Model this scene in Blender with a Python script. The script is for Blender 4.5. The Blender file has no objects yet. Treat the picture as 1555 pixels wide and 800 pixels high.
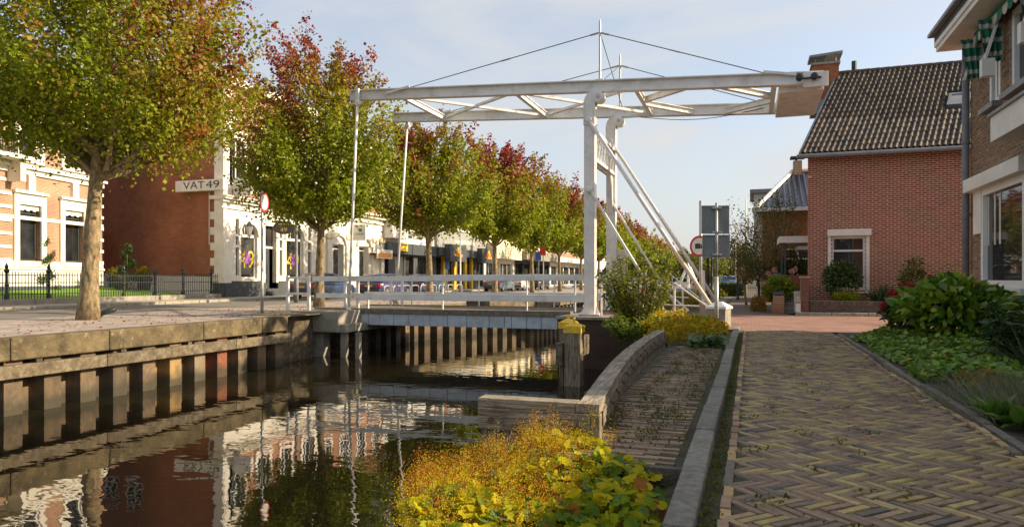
import bpy, bmesh, math, random
import numpy as np
from mathutils import Vector, Matrix

random.seed(7)
RNG = np.random.default_rng(11)
SC = bpy.context.scene
COL = SC.collection

# ------------------------------------------------------------------ camera, sky, sun, exposure
FPX = 1050.0                       # focal length in photo pixels (photo is 1555 x 800)
EYE = 1.1
YAW = math.atan2(1140 - 777.5, FPX)
CA, SA = math.cos(YAW), math.sin(YAW)
cam = bpy.data.cameras.new('camera')
cam.sensor_width = 36.0
cam.lens = FPX / 1555 * 36.0
cam.shift_y = 24.0 / 1555
cam.clip_start = 0.05
cam.clip_end = 6000
camo = bpy.data.objects.new('camera', cam)
COL.objects.link(camo)
camo.location = (0, 0, EYE)
camo.rotation_euler = (math.pi / 2, 0, YAW)
SC.camera = camo

SUN_AZ, SUN_EL = math.radians(72), math.radians(27)     # azimuth from +Y towards +X
world = bpy.data.worlds.new('World')
SC.world = world
world.use_nodes = True
wn, wl = world.node_tree.nodes, world.node_tree.links
wn.clear()
w_out = wn.new('ShaderNodeOutputWorld')
w_bg = wn.new('ShaderNodeBackground')
w_bg.inputs['Strength'].default_value = 0.15
w_sky = wn.new('ShaderNodeTexSky')
w_sky.sky_type = 'NISHITA'
w_sky.sun_disc = False
w_sky.sun_elevation = SUN_EL
w_sky.sun_rotation = SUN_AZ
w_sky.air_density = 1.0
w_sky.dust_density = 2.5
w_sky.ozone_density = 1.5
w_tc = wn.new('ShaderNodeTexCoord')
w_map = wn.new('ShaderNodeMapping')
w_map.inputs['Scale'].default_value = (1.1, 1.1, 4.2)
w_map.inputs['Rotation'].default_value = (0.25, 0.1, 0.4)
w_noise = wn.new('ShaderNodeTexNoise')
w_noise.inputs['Scale'].default_value = 1.7
w_noise.inputs['Detail'].default_value = 6
w_noise.inputs['Roughness'].default_value = 0.55
w_noise.inputs['Distortion'].default_value = 0.6
w_ramp = wn.new('ShaderNodeValToRGB')
w_ramp.color_ramp.elements[0].position = 0.38
w_ramp.color_ramp.elements[0].color = (0.35, 0.35, 0.35, 1)
w_ramp.color_ramp.elements[1].position = 0.66
w_ramp.color_ramp.elements[1].color = (0.95, 0.95, 0.95, 1)
w_mix = wn.new('ShaderNodeMixRGB')
w_mix.inputs['Color2'].default_value = (3.15, 3.15, 3.12, 1)      # thin high cloud veil
wl.new(w_tc.outputs['Generated'], w_map.inputs['Vector'])
wl.new(w_map.outputs['Vector'], w_noise.inputs['Vector'])
wl.new(w_noise.outputs['Fac'], w_ramp.inputs['Fac'])
wl.new(w_ramp.outputs['Color'], w_mix.inputs['Fac'])
wl.new(w_sky.outputs['Color'], w_mix.inputs['Color1'])
wl.new(w_mix.outputs['Color'], w_bg.inputs['Color'])
wl.new(w_bg.outputs['Background'], w_out.inputs['Surface'])

sun = bpy.data.lights.new('sun', 'SUN')
sun.energy = 5.0
sun.angle = math.radians(0.55)
sun.color = (1.0, 0.83, 0.58)
suno = bpy.data.objects.new('sun', sun)
COL.objects.link(suno)
sdir = Vector((math.sin(SUN_AZ) * math.cos(SUN_EL), math.cos(SUN_AZ) * math.cos(SUN_EL), math.sin(SUN_EL)))
suno.rotation_euler = sdir.to_track_quat('Z', 'Y').to_euler()
suno.location = (30, 10, 30)

SC.view_settings.view_transform = 'Standard'
SC.view_settings.look = 'None'
SC.view_settings.exposure = 0.7
SC.view_settings.gamma = 1.0
SC.render.engine = 'CYCLES'


# ------------------------------------------------------------------ pixel helpers (ray -> place on a known plane)
def at_depth(px, py, d):
    l = (px - 777.5) / FPX * d
    return Vector((l * CA - d * SA, l * SA + d * CA, EYE + (424 - py) / FPX * d))

def ground(px, py, z=0.0):
    return at_depth(px, py, (EYE - z) * FPX / (py - 424))

def x_on_y(px, Y):
    u = (px - 777.5) / FPX
    return (u * CA - SA) * Y / (CA + u * SA)

def y_on_x(px, X):
    u = (px - 777.5) / FPX
    return -X * (CA + SA * u) / (SA - CA * u)

def depth(x, y):
    return -x * SA + y * CA

def z_at(py, x, y):
    return EYE + (424 - py) / FPX * depth(x, y)


# ------------------------------------------------------------------ materials
def nn(nt, kind, **kw):
    n = nt.nodes.new(kind)
    for k, v in kw.items():
        n.inputs[k].default_value = v
    return n

def base_mat(name):
    m = bpy.data.materials.new(name)
    m.use_nodes = True
    nt = m.node_tree
    return m, nt, nt.nodes['Principled BSDF']

def mat(name, col, rough=0.7, var=0.15, scale=6.0, bump=0.0, bscale=None, metal=0.0, spec=0.5,
        dirt=None, dirt_scale=1.5, dirt_amt=0.5, attr=False, stretch=(1, 1, 1), dirt_lo=0.5):
    """noise-varied surface; attr=True multiplies in the per-piece colour attribute"""
    m, nt, b = base_mat(name)
    L = nt.links
    tc = nn(nt, 'ShaderNodeNewGeometry')
    mp = nn(nt, 'ShaderNodeMapping', Scale=stretch)
    L.new(tc.outputs['Position'], mp.inputs['Vector'])
    nz = nn(nt, 'ShaderNodeTexNoise', Scale=scale, Detail=6.0, Roughness=0.6)
    L.new(mp.outputs['Vector'], nz.inputs['Vector'])
    rp = nn(nt, 'ShaderNodeValToRGB')
    c0 = [max(0, c * (1 - var * 1.6)) for c in col]
    c1 = [min(1, c * (1 + var * 1.6)) for c in col]
    rp.color_ramp.elements[0].position = 0.3
    rp.color_ramp.elements[1].position = 0.7
    rp.color_ramp.elements[0].color = (*c0, 1)
    rp.color_ramp.elements[1].color = (*c1, 1)
    L.new(nz.outputs['Fac'], rp.inputs['Fac'])
    out = rp.outputs['Color']
    if attr:
        at = nn(nt, 'ShaderNodeAttribute')
        at.attribute_name = 'Col'
        mx = nn(nt, 'ShaderNodeMixRGB', Fac=1.0)
        mx.blend_type = 'MULTIPLY'
        L.new(out, mx.inputs['Color1'])
        L.new(at.outputs['Color'], mx.inputs['Color2'])
        out = mx.outputs['Color']
    if dirt:
        dz = nn(nt, 'ShaderNodeTexNoise', Scale=dirt_scale, Detail=8.0, Roughness=0.7)
        L.new(tc.outputs['Position'], dz.inputs['Vector'])
        dr = nn(nt, 'ShaderNodeValToRGB')
        dr.color_ramp.elements[0].position = dirt_lo
        dr.color_ramp.elements[1].position = dirt_lo + 0.16
        dr.color_ramp.elements[0].color = (0, 0, 0, 1)
        dr.color_ramp.elements[1].color = (dirt_amt,) * 3 + (1,)
        L.new(dz.outputs['Fac'], dr.inputs['Fac'])
        mx = nn(nt, 'ShaderNodeMixRGB', Color2=(*dirt, 1))
        L.new(dr.outputs['Color'], mx.inputs['Fac'])
        L.new(out, mx.inputs['Color1'])
        out = mx.outputs['Color']
    L.new(out, b.inputs['Base Color'])
    b.inputs['Roughness'].default_value = rough
    b.inputs['Metallic'].default_value = metal
    b.inputs['Specular IOR Level'].default_value = spec
    if bump > 0:
        bz = nn(nt, 'ShaderNodeTexNoise', Scale=bscale or scale * 4, Detail=5.0)
        L.new(mp.outputs['Vector'], bz.inputs['Vector'])
        bp = nn(nt, 'ShaderNodeBump', Strength=bump, Distance=0.02)
        L.new(bz.outputs['Fac'], bp.inputs['Height'])
        L.new(bp.outputs['Normal'], b.inputs['Normal'])
    return m

def brick_mat(name, axis, c1, c2, mortar, bw=0.22, bh=0.066, rough=0.85, dirt=None, ms=0.009):
    """far brickwork: axis is the horizontal run, 'X', 'Y' or an angle"""
    m, nt, b = base_mat(name)
    L = nt.links
    g = nn(nt, 'ShaderNodeNewGeometry')
    sp = nn(nt, 'ShaderNodeSeparateXYZ')
    L.new(g.outputs['Position'], sp.inputs['Vector'])
    cb = nn(nt, 'ShaderNodeCombineXYZ')
    L.new(sp.outputs[axis], cb.inputs['X'])
    L.new(sp.outputs['Z'], cb.inputs['Y'])
    bt = nn(nt, 'ShaderNodeTexBrick', Scale=1.0)
    bt.inputs['Color1'].default_value = (*c1, 1)
    bt.inputs['Color2'].default_value = (*c2, 1)
    bt.inputs['Mortar'].default_value = (*mortar, 1)
    bt.inputs['Mortar Size'].default_value = ms
    bt.inputs['Brick Width'].default_value = bw
    bt.inputs['Row Height'].default_value = bh
    L.new(cb.outputs['Vector'], bt.inputs['Vector'])
    nz = nn(nt, 'ShaderNodeTexNoise', Scale=0.7, Detail=7.0, Roughness=0.7)
    L.new(g.outputs['Position'], nz.inputs['Vector'])
    rp = nn(nt, 'ShaderNodeValToRGB')
    rp.color_ramp.elements[0].position = 0.35
    rp.color_ramp.elements[0].color = (0.72, 0.68, 0.66, 1)
    rp.color_ramp.elements[1].position = 0.7
    rp.color_ramp.elements[1].color = (1.15, 1.12, 1.08, 1)
    L.new(nz.outputs['Fac'], rp.inputs['Fac'])
    mx = nn(nt, 'ShaderNodeMixRGB', Fac=1.0)
    mx.blend_type = 'MULTIPLY'
    L.new(bt.outputs['Color'], mx.inputs['Color1'])
    L.new(rp.outputs['Color'], mx.inputs['Color2'])
    L.new(mx.outputs['Color'], b.inputs['Base Color'])
    b.inputs['Roughness'].default_value = rough
    bp = nn(nt, 'ShaderNodeBump', Strength=0.4, Distance=0.01)
    bp.invert = True
    L.new(bt.outputs['Fac'], bp.inputs['Height'])
    L.new(bp.outputs['Normal'], b.inputs['Normal'])
    return m

def leaf_mat(name, trans=0.45, rough=0.5, spec=0.25):
    m = bpy.data.materials.new(name)
    m.use_nodes = True
    nt = m.node_tree
    nt.nodes.clear()
    L = nt.links
    o = nn(nt, 'ShaderNodeOutputMaterial')
    at = nn(nt, 'ShaderNodeAttribute')
    at.attribute_name = 'Col'
    b = nn(nt, 'ShaderNodeBsdfPrincipled', Roughness=rough)
    b.inputs['Specular IOR Level'].default_value = spec
    t = nn(nt, 'ShaderNodeBsdfTranslucent')
    br = nn(nt, 'ShaderNodeMixRGB', Fac=1.0, Color2=(1.15, 1.1, 0.7, 1))
    br.blend_type = 'MULTIPLY'
    L.new(at.outputs['Color'], b.inputs['Base Color'])
    L.new(at.outputs['Color'], br.inputs['Color1'])
    L.new(br.outputs['Color'], t.inputs['Color'])
    mx = nn(nt, 'ShaderNodeMixShader', Fac=trans)
    L.new(b.outputs[0], mx.inputs[1])
    L.new(t.outputs[0], mx.inputs[2])
    L.new(mx.outputs[0], o.inputs['Surface'])
    return m

def glass_mat(name, col=(0.02, 0.022, 0.026), rough=0.03):
    m, nt, b = base_mat(name)
    g = nn(nt, 'ShaderNodeNewGeometry')
    nz = nn(nt, 'ShaderNodeTexNoise', Scale=0.9, Detail=3.0)
    nt.links.new(g.outputs['Position'], nz.inputs['Vector'])
    rp = nn(nt, 'ShaderNodeValToRGB')
    rp.color_ramp.elements[0].position = 0.35
    rp.color_ramp.elements[1].position = 0.7
    rp.color_ramp.elements[0].color = (*[c * 0.5 for c in col], 1)
    rp.color_ramp.elements[1].color = (*[c * 1.9 for c in col], 1)
    nt.links.new(nz.outputs['Fac'], rp.inputs['Fac'])
    nt.links.new(rp.outputs['Color'], b.inputs['Base Color'])
    b.inputs['Roughness'].default_value = rough
    b.inputs['Specular IOR Level'].default_value = 0.8
    bp = nn(nt, 'ShaderNodeBump', Strength=0.04, Distance=0.02)
    n2 = nn(nt, 'ShaderNodeTexNoise', Scale=1.4, Detail=1.0)
    nt.links.new(g.outputs['Position'], n2.inputs['Vector'])
    nt.links.new(n2.outputs['Fac'], bp.inputs['Height'])
    nt.links.new(bp.outputs['Normal'], b.inputs['Normal'])
    return m

def water_mat():
    m, nt, b = base_mat('water')
    L = nt.links
    b.inputs['Base Color'].default_value = (0.016, 0.013, 0.006, 1)
    b.inputs['Roughness'].default_value = 0.015
    b.inputs['IOR'].default_value = 1.8
    g = nn(nt, 'ShaderNodeNewGeometry')
    mp = nn(nt, 'ShaderNodeMapping', Scale=(1.0, 1.7, 1.0), Rotation=(0, 0, YAW))
    L.new(g.outputs['Position'], mp.inputs['Vector'])
    n1 = nn(nt, 'ShaderNodeTexNoise', Scale=2.1, Detail=2.0, Roughness=0.45, Distortion=0.3)
    n2 = nn(nt, 'ShaderNodeTexNoise', Scale=0.45, Detail=2.0)
    L.new(mp.outputs['Vector'], n1.inputs['Vector'])
    L.new(g.outputs['Position'], n2.inputs['Vector'])
    # calmer and rougher patches, as a breath of wind leaves them
    rp = nn(nt, 'ShaderNodeMapRange')
    rp.inputs['From Min'].default_value = 0.35
    rp.inputs['From Max'].default_value = 0.65
    rp.inputs['To Min'].default_value = 0.35
    rp.inputs['To Max'].default_value = 1.0
    L.new(n2.outputs['Fac'], rp.inputs['Value'])
    mu = nn(nt, 'ShaderNodeMath')
    mu.operation = 'MULTIPLY'
    L.new(n1.outputs['Fac'], mu.inputs[0])
    L.new(rp.outputs['Result'], mu.inputs[1])
    bp = nn(nt, 'ShaderNodeBump', Strength=0.2, Distance=0.025)
    L.new(mu.outputs[0], bp.inputs['Height'])
    L.new(bp.outputs['Normal'], b.inputs['Normal'])
    return m

MT = {}
def init_mats():
    M = MT
    M['asphalt'] = mat('asphalt', (0.17, 0.15, 0.125), 0.9, 0.12, 3, 0.3, 60, dirt=(0.2, 0.19, 0.17), dirt_scale=0.6)
    M['paver_pale'] = mat('pale_pavers', (0.34, 0.3, 0.27), 0.9, 0.14, 5, 0.4, 25, dirt=(0.2, 0.17, 0.14), dirt_scale=0.8, dirt_amt=0.6)
    M['pavement'] = mat('pavement', (0.36, 0.34, 0.3), 0.9, 0.12, 4, 0.3, 25, dirt=(0.22, 0.2, 0.17), dirt_scale=0.7)
    M['soil'] = mat('soil', (0.055, 0.04, 0.03), 0.95, 0.4, 12, 0.9, 40)
    M['ground'] = mat('ground', (0.09, 0.085, 0.05), 0.95, 0.35, 3, 0.6, 20)
    M['joint'] = mat('sand_joint', (0.06, 0.056, 0.03), 0.95, 0.35, 9, 0.8, 60, dirt=(0.045, 0.06, 0.012), dirt_scale=3.0, dirt_amt=0.8)
    M['lawn'] = mat('lawn', (0.15, 0.3, 0.02), 0.9, 0.25, 20, 0.8, 80)
    M['concrete'] = mat('concrete', (0.3, 0.27, 0.22), 0.9, 0.18, 5, 0.5, 40, dirt=(0.1, 0.095, 0.07), dirt_scale=2.5, dirt_amt=0.7)
    M['coping'] = mat('mossy_coping', (0.13, 0.1, 0.055), 0.95, 0.42, 2.2, 0.9, 18, dirt=(0.42, 0.39, 0.31), dirt_scale=7.0, dirt_amt=0.75, attr=True, dirt_lo=0.59)
    M['kerb'] = mat('kerb_concrete', (0.23, 0.215, 0.185), 0.9, 0.22, 18, 0.7, 90, dirt=(0.09, 0.09, 0.06), dirt_scale=4.0, dirt_amt=0.6, attr=True)
    M['timber'] = mat('grey_timber', (0.28, 0.235, 0.175), 0.9, 0.4, 5, 0.9, 14, dirt=(0.075, 0.06, 0.035), dirt_scale=7, dirt_amt=0.7, attr=True, stretch=(9, 0.7, 9))
    M['timber_x'] = mat('grey_timber_across', (0.28, 0.235, 0.175), 0.9, 0.4, 5, 0.9, 14, dirt=(0.075, 0.06, 0.035), dirt_scale=7, dirt_amt=0.7, attr=True, stretch=(0.7, 9, 9))
    M['timber_z'] = mat('grey_timber_upright', (0.28, 0.235, 0.175), 0.9, 0.4, 5, 0.9, 14, dirt=(0.075, 0.06, 0.035), dirt_scale=7, dirt_amt=0.7, attr=True, stretch=(9, 9, 0.7))
    M['timber_dark'] = mat('dark_timber', (0.13, 0.105, 0.07), 0.9, 0.3, 7, 0.6, 30, dirt=(0.28, 0.25, 0.19), dirt_scale=7, dirt_amt=0.4, attr=True)
    M['pile'] = mat('rusty_steel_pile', (1.0, 1.0, 1.0), 0.8, 0.3, 5, 0.5, 25, dirt=(0.06, 0.045, 0.03), dirt_scale=2.2, dirt_amt=0.75, attr=True, stretch=(1, 1, 0.35), dirt_lo=0.46)
    pm = M['pile']
    nt = pm.node_tree
    pb = nt.nodes['Principled BSDF']
    src = pb.inputs['Base Color'].links[0].from_socket
    g_ = nn(nt, 'ShaderNodeNewGeometry')
    sp_ = nn(nt, 'ShaderNodeSeparateXYZ')
    nt.links.new(g_.outputs['Position'], sp_.inputs['Vector'])
    nz_ = nn(nt, 'ShaderNodeTexNoise', Scale=2.5, Detail=5.0)
    nt.links.new(g_.outputs['Position'], nz_.inputs['Vector'])
    ad_ = nn(nt, 'ShaderNodeMath')
    ad_.operation = 'MULTIPLY_ADD'
    nt.links.new(nz_.outputs['Fac'], ad_.inputs[0])
    ad_.inputs[1].default_value = -0.45
    nt.links.new(sp_.outputs['Z'], ad_.inputs[2])
    mr_ = nn(nt, 'ShaderNodeMapRange')
    mr_.inputs['From Min'].default_value = -1.3
    mr_.inputs['From Max'].default_value = -1.52
    mr_.inputs['To Max'].default_value = 0.85
    nt.links.new(ad_.outputs[0], mr_.inputs['Value'])
    mx_ = nn(nt, 'ShaderNodeMixRGB', Color2=(0.035, 0.03, 0.016, 1))      # algae line at the water
    nt.links.new(mr_.outputs['Result'], mx_.inputs['Fac'])
    nt.links.new(src, mx_.inputs['Color1'])
    nt.links.new(mx_.outputs['Color'], pb.inputs['Base Color'])
    M['white_steel'] = mat('white_painted_steel', (0.74, 0.72, 0.68), 0.42, 0.05, 3, 0.08, 20, dirt=(0.4, 0.34, 0.26), dirt_scale=2.4, dirt_amt=0.4)
    M['grey_steel'] = mat('blue_grey_painted_steel', (0.42, 0.47, 0.52), 0.5, 0.08, 3, 0.1, 20, dirt=(0.25, 0.24, 0.22), dirt_scale=2.4, dirt_amt=0.5)
    M['galv'] = mat('galvanised_steel', (0.42, 0.42, 0.41), 0.45, 0.12, 8, 0.0, metal=0.5)
    M['deck'] = mat('deck_planks', (0.16, 0.135, 0.1), 0.9, 0.25, 6, 0.5, 30)
    M['cable'] = mat('dark_cable', (0.06, 0.055, 0.05), 0.5, 0.1, 6, metal=0.3)
    M['rust'] = mat('rusty_brown_steel', (0.1, 0.06, 0.045), 0.8, 0.3, 9, 0.3)
    M['black_iron'] = mat('black_iron', (0.018, 0.024, 0.024), 0.45, 0.2, 8)
    M['yellow_cap'] = mat('yellow_paint', (0.75, 0.48, 0.015), 0.5, 0.1, 9, 0.1, dirt=(0.25, 0.15, 0.03), dirt_scale=8, dirt_amt=0.5)
    M['white_paint'] = mat('white_paint', (0.72, 0.69, 0.63), 0.6, 0.05, 3, 0.0, dirt=(0.5, 0.46, 0.38), dirt_scale=1.8, dirt_amt=0.4)
    M['white_stucco'] = mat('white_stucco', (0.76, 0.71, 0.61), 0.75, 0.06, 2, 0.15, 30, dirt=(0.55, 0.48, 0.38), dirt_scale=1.2, dirt_amt=0.4)
    M['cream_stucco'] = mat('cream_stucco', (0.7, 0.61, 0.4), 0.8, 0.08, 2, 0.1, 20)
    M['plinth'] = mat('dark_plinth', (0.06, 0.065, 0.07), 0.7, 0.15, 4, 0.1)
    M['dark_panel'] = mat('dark_fascia', (0.06, 0.07, 0.08), 0.5, 0.1, 2)
    M['grey_panel'] = mat('grey_fascia', (0.3, 0.3, 0.27), 0.6, 0.06, 2)
    M['yellow'] = mat('shop_yellow', (0.8, 0.5, 0.02), 0.5, 0.06, 3)
    M['orange'] = mat('sign_orange', (0.75, 0.3, 0.04), 0.5, 0.06, 3)
    M['purple'] = mat('window_sticker_purple', (0.3, 0.1, 0.42), 0.5, 0.05, 3)
    M['sticker_yellow'] = mat('window_sticker_yellow', (0.72, 0.52, 0.04), 0.5, 0.05, 3)
    M['black'] = mat('black_lettering', (0.02, 0.02, 0.02), 0.5, 0.1, 5)
    M['green_mark'] = mat('green_mark', (0.02, 0.2, 0.07), 0.5, 0.1, 5)
    M['red_paint'] = mat('red_paint', (0.5, 0.03, 0.03), 0.5, 0.08, 5)
    M['blue_paint'] = mat('blue_sign', (0.02, 0.12, 0.45), 0.5, 0.08, 5)
    M['gold'] = mat('gold_lettering', (0.6, 0.42, 0.12), 0.5, 0.08, 5)
    M['sign_oval'] = mat('dark_olive_sign', (0.05, 0.045, 0.03), 0.5, 0.1, 5)
    M['frame_white'] = mat('window_frame_white', (0.72, 0.71, 0.67), 0.5, 0.04, 3)
    M['frame_dark'] = mat('window_frame_dark', (0.04, 0.045, 0.045), 0.5, 0.1, 3)
    M['glass'] = glass_mat('window_glass')
    M['glass_shop'] = glass_mat('shop_glass', (0.035, 0.034, 0.032), 0.05)
    M['interior'] = mat('curtain', (0.5, 0.47, 0.42), 0.9, 0.15, 3)
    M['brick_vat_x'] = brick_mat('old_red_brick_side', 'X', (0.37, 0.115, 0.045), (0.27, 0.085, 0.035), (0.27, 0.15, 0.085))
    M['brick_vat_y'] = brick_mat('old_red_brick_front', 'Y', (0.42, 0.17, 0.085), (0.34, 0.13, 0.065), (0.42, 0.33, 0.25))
    M['brick_villa'] = brick_mat('villa_brick', 'Y', (0.44, 0.2, 0.11), (0.36, 0.16, 0.09), (0.55, 0.46, 0.35))
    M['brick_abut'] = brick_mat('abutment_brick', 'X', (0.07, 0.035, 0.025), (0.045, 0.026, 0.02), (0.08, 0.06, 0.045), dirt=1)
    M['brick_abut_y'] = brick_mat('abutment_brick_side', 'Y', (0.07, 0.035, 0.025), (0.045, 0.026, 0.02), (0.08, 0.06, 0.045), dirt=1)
    M['brick_road'] = None
    M['mortar_pale'] = mat('pale_mortar', (0.58, 0.44, 0.33), 0.95, 0.12, 8, 0.3, 60)
    M['mortar_grey'] = mat('grey_mortar', (0.22, 0.19, 0.155), 0.95, 0.15, 8, 0.3, 60)
    M['piece_brick'] = mat('fired_brick', (1, 1, 1), 0.85, 0.16, 14, 0.35, 70, attr=True)
    M['paver'] = mat('clay_paver', (1, 1, 1), 0.72, 0.22, 22, 0.5, 90, attr=True, dirt=(0.09, 0.085, 0.03), dirt_scale=2.6, dirt_amt=0.45, dirt_lo=0.52)
    M['tile'] = mat('clay_roof_tile', (1, 1, 1), 0.65, 0.3, 9, 0.5, 40, attr=True, dirt=(0.26, 0.19, 0.07), dirt_scale=9.0, dirt_amt=0.35, dirt_lo=0.64)
    M['roof_dark'] = mat('dark_roof_tile', (0.06, 0.06, 0.065), 0.7, 0.25, 3, 0.4, 8)
    M['zinc'] = mat('zinc', (0.22, 0.23, 0.24), 0.5, 0.12, 5, metal=0.4)
    M['grey_pipe'] = mat('grey_downpipe', (0.17, 0.17, 0.18), 0.55, 0.12, 5)
    M['bark'] = mat('bark', (0.23, 0.165, 0.09), 0.95, 0.5, 11, 1.0, 20, dirt=(0.12, 0.12, 0.05), dirt_scale=3, dirt_amt=0.6, stretch=(1, 1, 0.4))
    M['twig'] = mat('twig', (0.12, 0.08, 0.05), 0.9, 0.3, 9)
    M['leaf'] = leaf_mat('tree_leaf', 0.42, 0.5, 0.25)
    M['leaf_gloss'] = leaf_mat('glossy_leaf', 0.28, 0.35, 0.5)
    M['leaf_soft'] = leaf_mat('soft_leaf', 0.5, 0.6, 0.15)
    M['litter'] = leaf_mat('fallen_leaf', 0.1, 0.8, 0.1)
    M['water'] = water_mat()
    M['stripe_green'] = mat('awning_green', (0.02, 0.17, 0.11), 0.85, 0.12, 6)
    M['stripe_white'] = mat('awning_white', (0.5, 0.47, 0.41), 0.85, 0.12, 6)
    M['hedge'] = mat('hedge', (0.05, 0.07, 0.015), 0.9, 0.4, 20)
    M['terracotta'] = mat('black_pot', (0.03, 0.03, 0.032), 0.6, 0.15, 6)
    M['tyre'] = mat('tyre', (0.015, 0.015, 0.015), 0.85, 0.1, 6)
    M['rim'] = mat('rim', (0.35, 0.35, 0.36), 0.35, 0.1, 6, metal=0.7)
    M['tail_light'] = mat('tail_light', (0.55, 0.03, 0.02), 0.25, 0.1, 6)
    M['plate_yellow'] = mat('number_plate', (0.75, 0.45, 0.02), 0.5, 0.04, 6)
    M['skylight_pane'] = glass_mat('skylight_glass', (0.2, 0.2, 0.21), 0.15)
init_mats()

def car_paint(name, col):
    m, nt, b = base_mat(name)
    nz = nn(nt, 'ShaderNodeTexNoise', Scale=2.0)
    rp = nn(nt, 'ShaderNodeValToRGB')
    rp.color_ramp.elements[0].color = (*[c * 0.9 for c in col], 1)
    rp.color_ramp.elements[1].color = (*[c * 1.1 for c in col], 1)
    nt.links.new(nz.outputs['Fac'], rp.inputs['Fac'])
    nt.links.new(rp.outputs['Color'], b.inputs['Base Color'])
    b.inputs['Roughness'].default_value = 0.28
    b.inputs['Coat Weight'].default_value = 0.6
    return m


# ------------------------------------------------------------------ object helpers
ORG = {}
def thing(name, label, cat, loc=(0, 0, 0), group=None):
    o = bpy.data.objects.new(name, None)
    o.empty_display_size = 0.2
    o.location = loc
    COL.objects.link(o)
    o['label'] = label
    o['category'] = cat
    if group:
        o['group'] = group
    ORG[o.name] = Vector(loc)
    return o

def tag(o, label, cat, group=None):
    o['label'] = label
    o['category'] = cat
    if group:
        o['group'] = group
    return o

def mesh_obj(name, verts, faces, material, parent=None, smooth=False, cols=None):
    """one mesh object; verts in world coordinates, stored relative to the parent's base"""
    me = bpy.data.meshes.new(name)
    og = ORG.get(parent.name, Vector((0, 0, 0))) if parent else Vector((0, 0, 0))
    V = np.asarray(verts, dtype=np.float32).reshape(-1, 3) - np.array(og, dtype=np.float32)
    me.from_pydata(V.tolist(), [], [list(f) for f in faces])
    if smooth:
        me.polygons.foreach_set('use_smooth', [True] * len(me.polygons))
    if cols is not None:
        a = me.color_attributes.new('Col', 'FLOAT_COLOR', 'POINT')
        c = np.ones((len(V), 4), dtype=np.float32)
        c[:, :3] = cols
        a.data.foreach_set('color', c.ravel())
    me.materials.append(MT[material] if isinstance(material, str) else material)
    me.update()
    o = bpy.data.objects.new(name, me)
    COL.objects.link(o)
    if parent:
        o.parent = parent
        ORG[o.name] = og
    return o

def np_mesh(name, V, Fq, material, parent=None, cols=None, smooth=False, n=4):
    """fast mesh from numpy arrays, faces all with n corners"""
    me = bpy.data.meshes.new(name)
    og = ORG.get(parent.name, Vector((0, 0, 0))) if parent else Vector((0, 0, 0))
    V = np.asarray(V, dtype=np.float32) - np.array(og, dtype=np.float32)
    Fq = np.asarray(Fq, dtype=np.int32)
    me.vertices.add(len(V))
    me.vertices.foreach_set('co', V.ravel())
    me.loops.add(Fq.size)
    me.loops.foreach_set('vertex_index', Fq.ravel())
    me.polygons.add(len(Fq))
    me.polygons.foreach_set('loop_start', np.arange(0, Fq.size, n, dtype=np.int32))
    if smooth:
        me.polygons.foreach_set('use_smooth', np.ones(len(Fq), dtype=bool))
    me.update(calc_edges=True)
    if cols is not None:
        a = me.color_attributes.new('Col', 'FLOAT_COLOR', 'POINT')
        c = np.ones((len(V), 4), dtype=np.float32)
        c[:, :3] = cols
        a.data.foreach_set('color', c.ravel())
    me.materials.append(MT[material] if isinstance(material, str) else material)
    o = bpy.data.objects.new(name, me)
    COL.objects.link(o)
    if parent:
        o.parent = parent
        ORG[o.name] = og
    return o

class Fr:
    """a wall frame: origin, horizontal run U, outward normal N (V is up)"""
    def __init__(s, o, U, N):
        s.o, s.U, s.N = Vector(o), Vector(U).normalized(), Vector(N).normalized()
    def p(s, u, v, w=0.0):
        return s.o + s.U * u + Vector((0, 0, v)) + s.N * w

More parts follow.
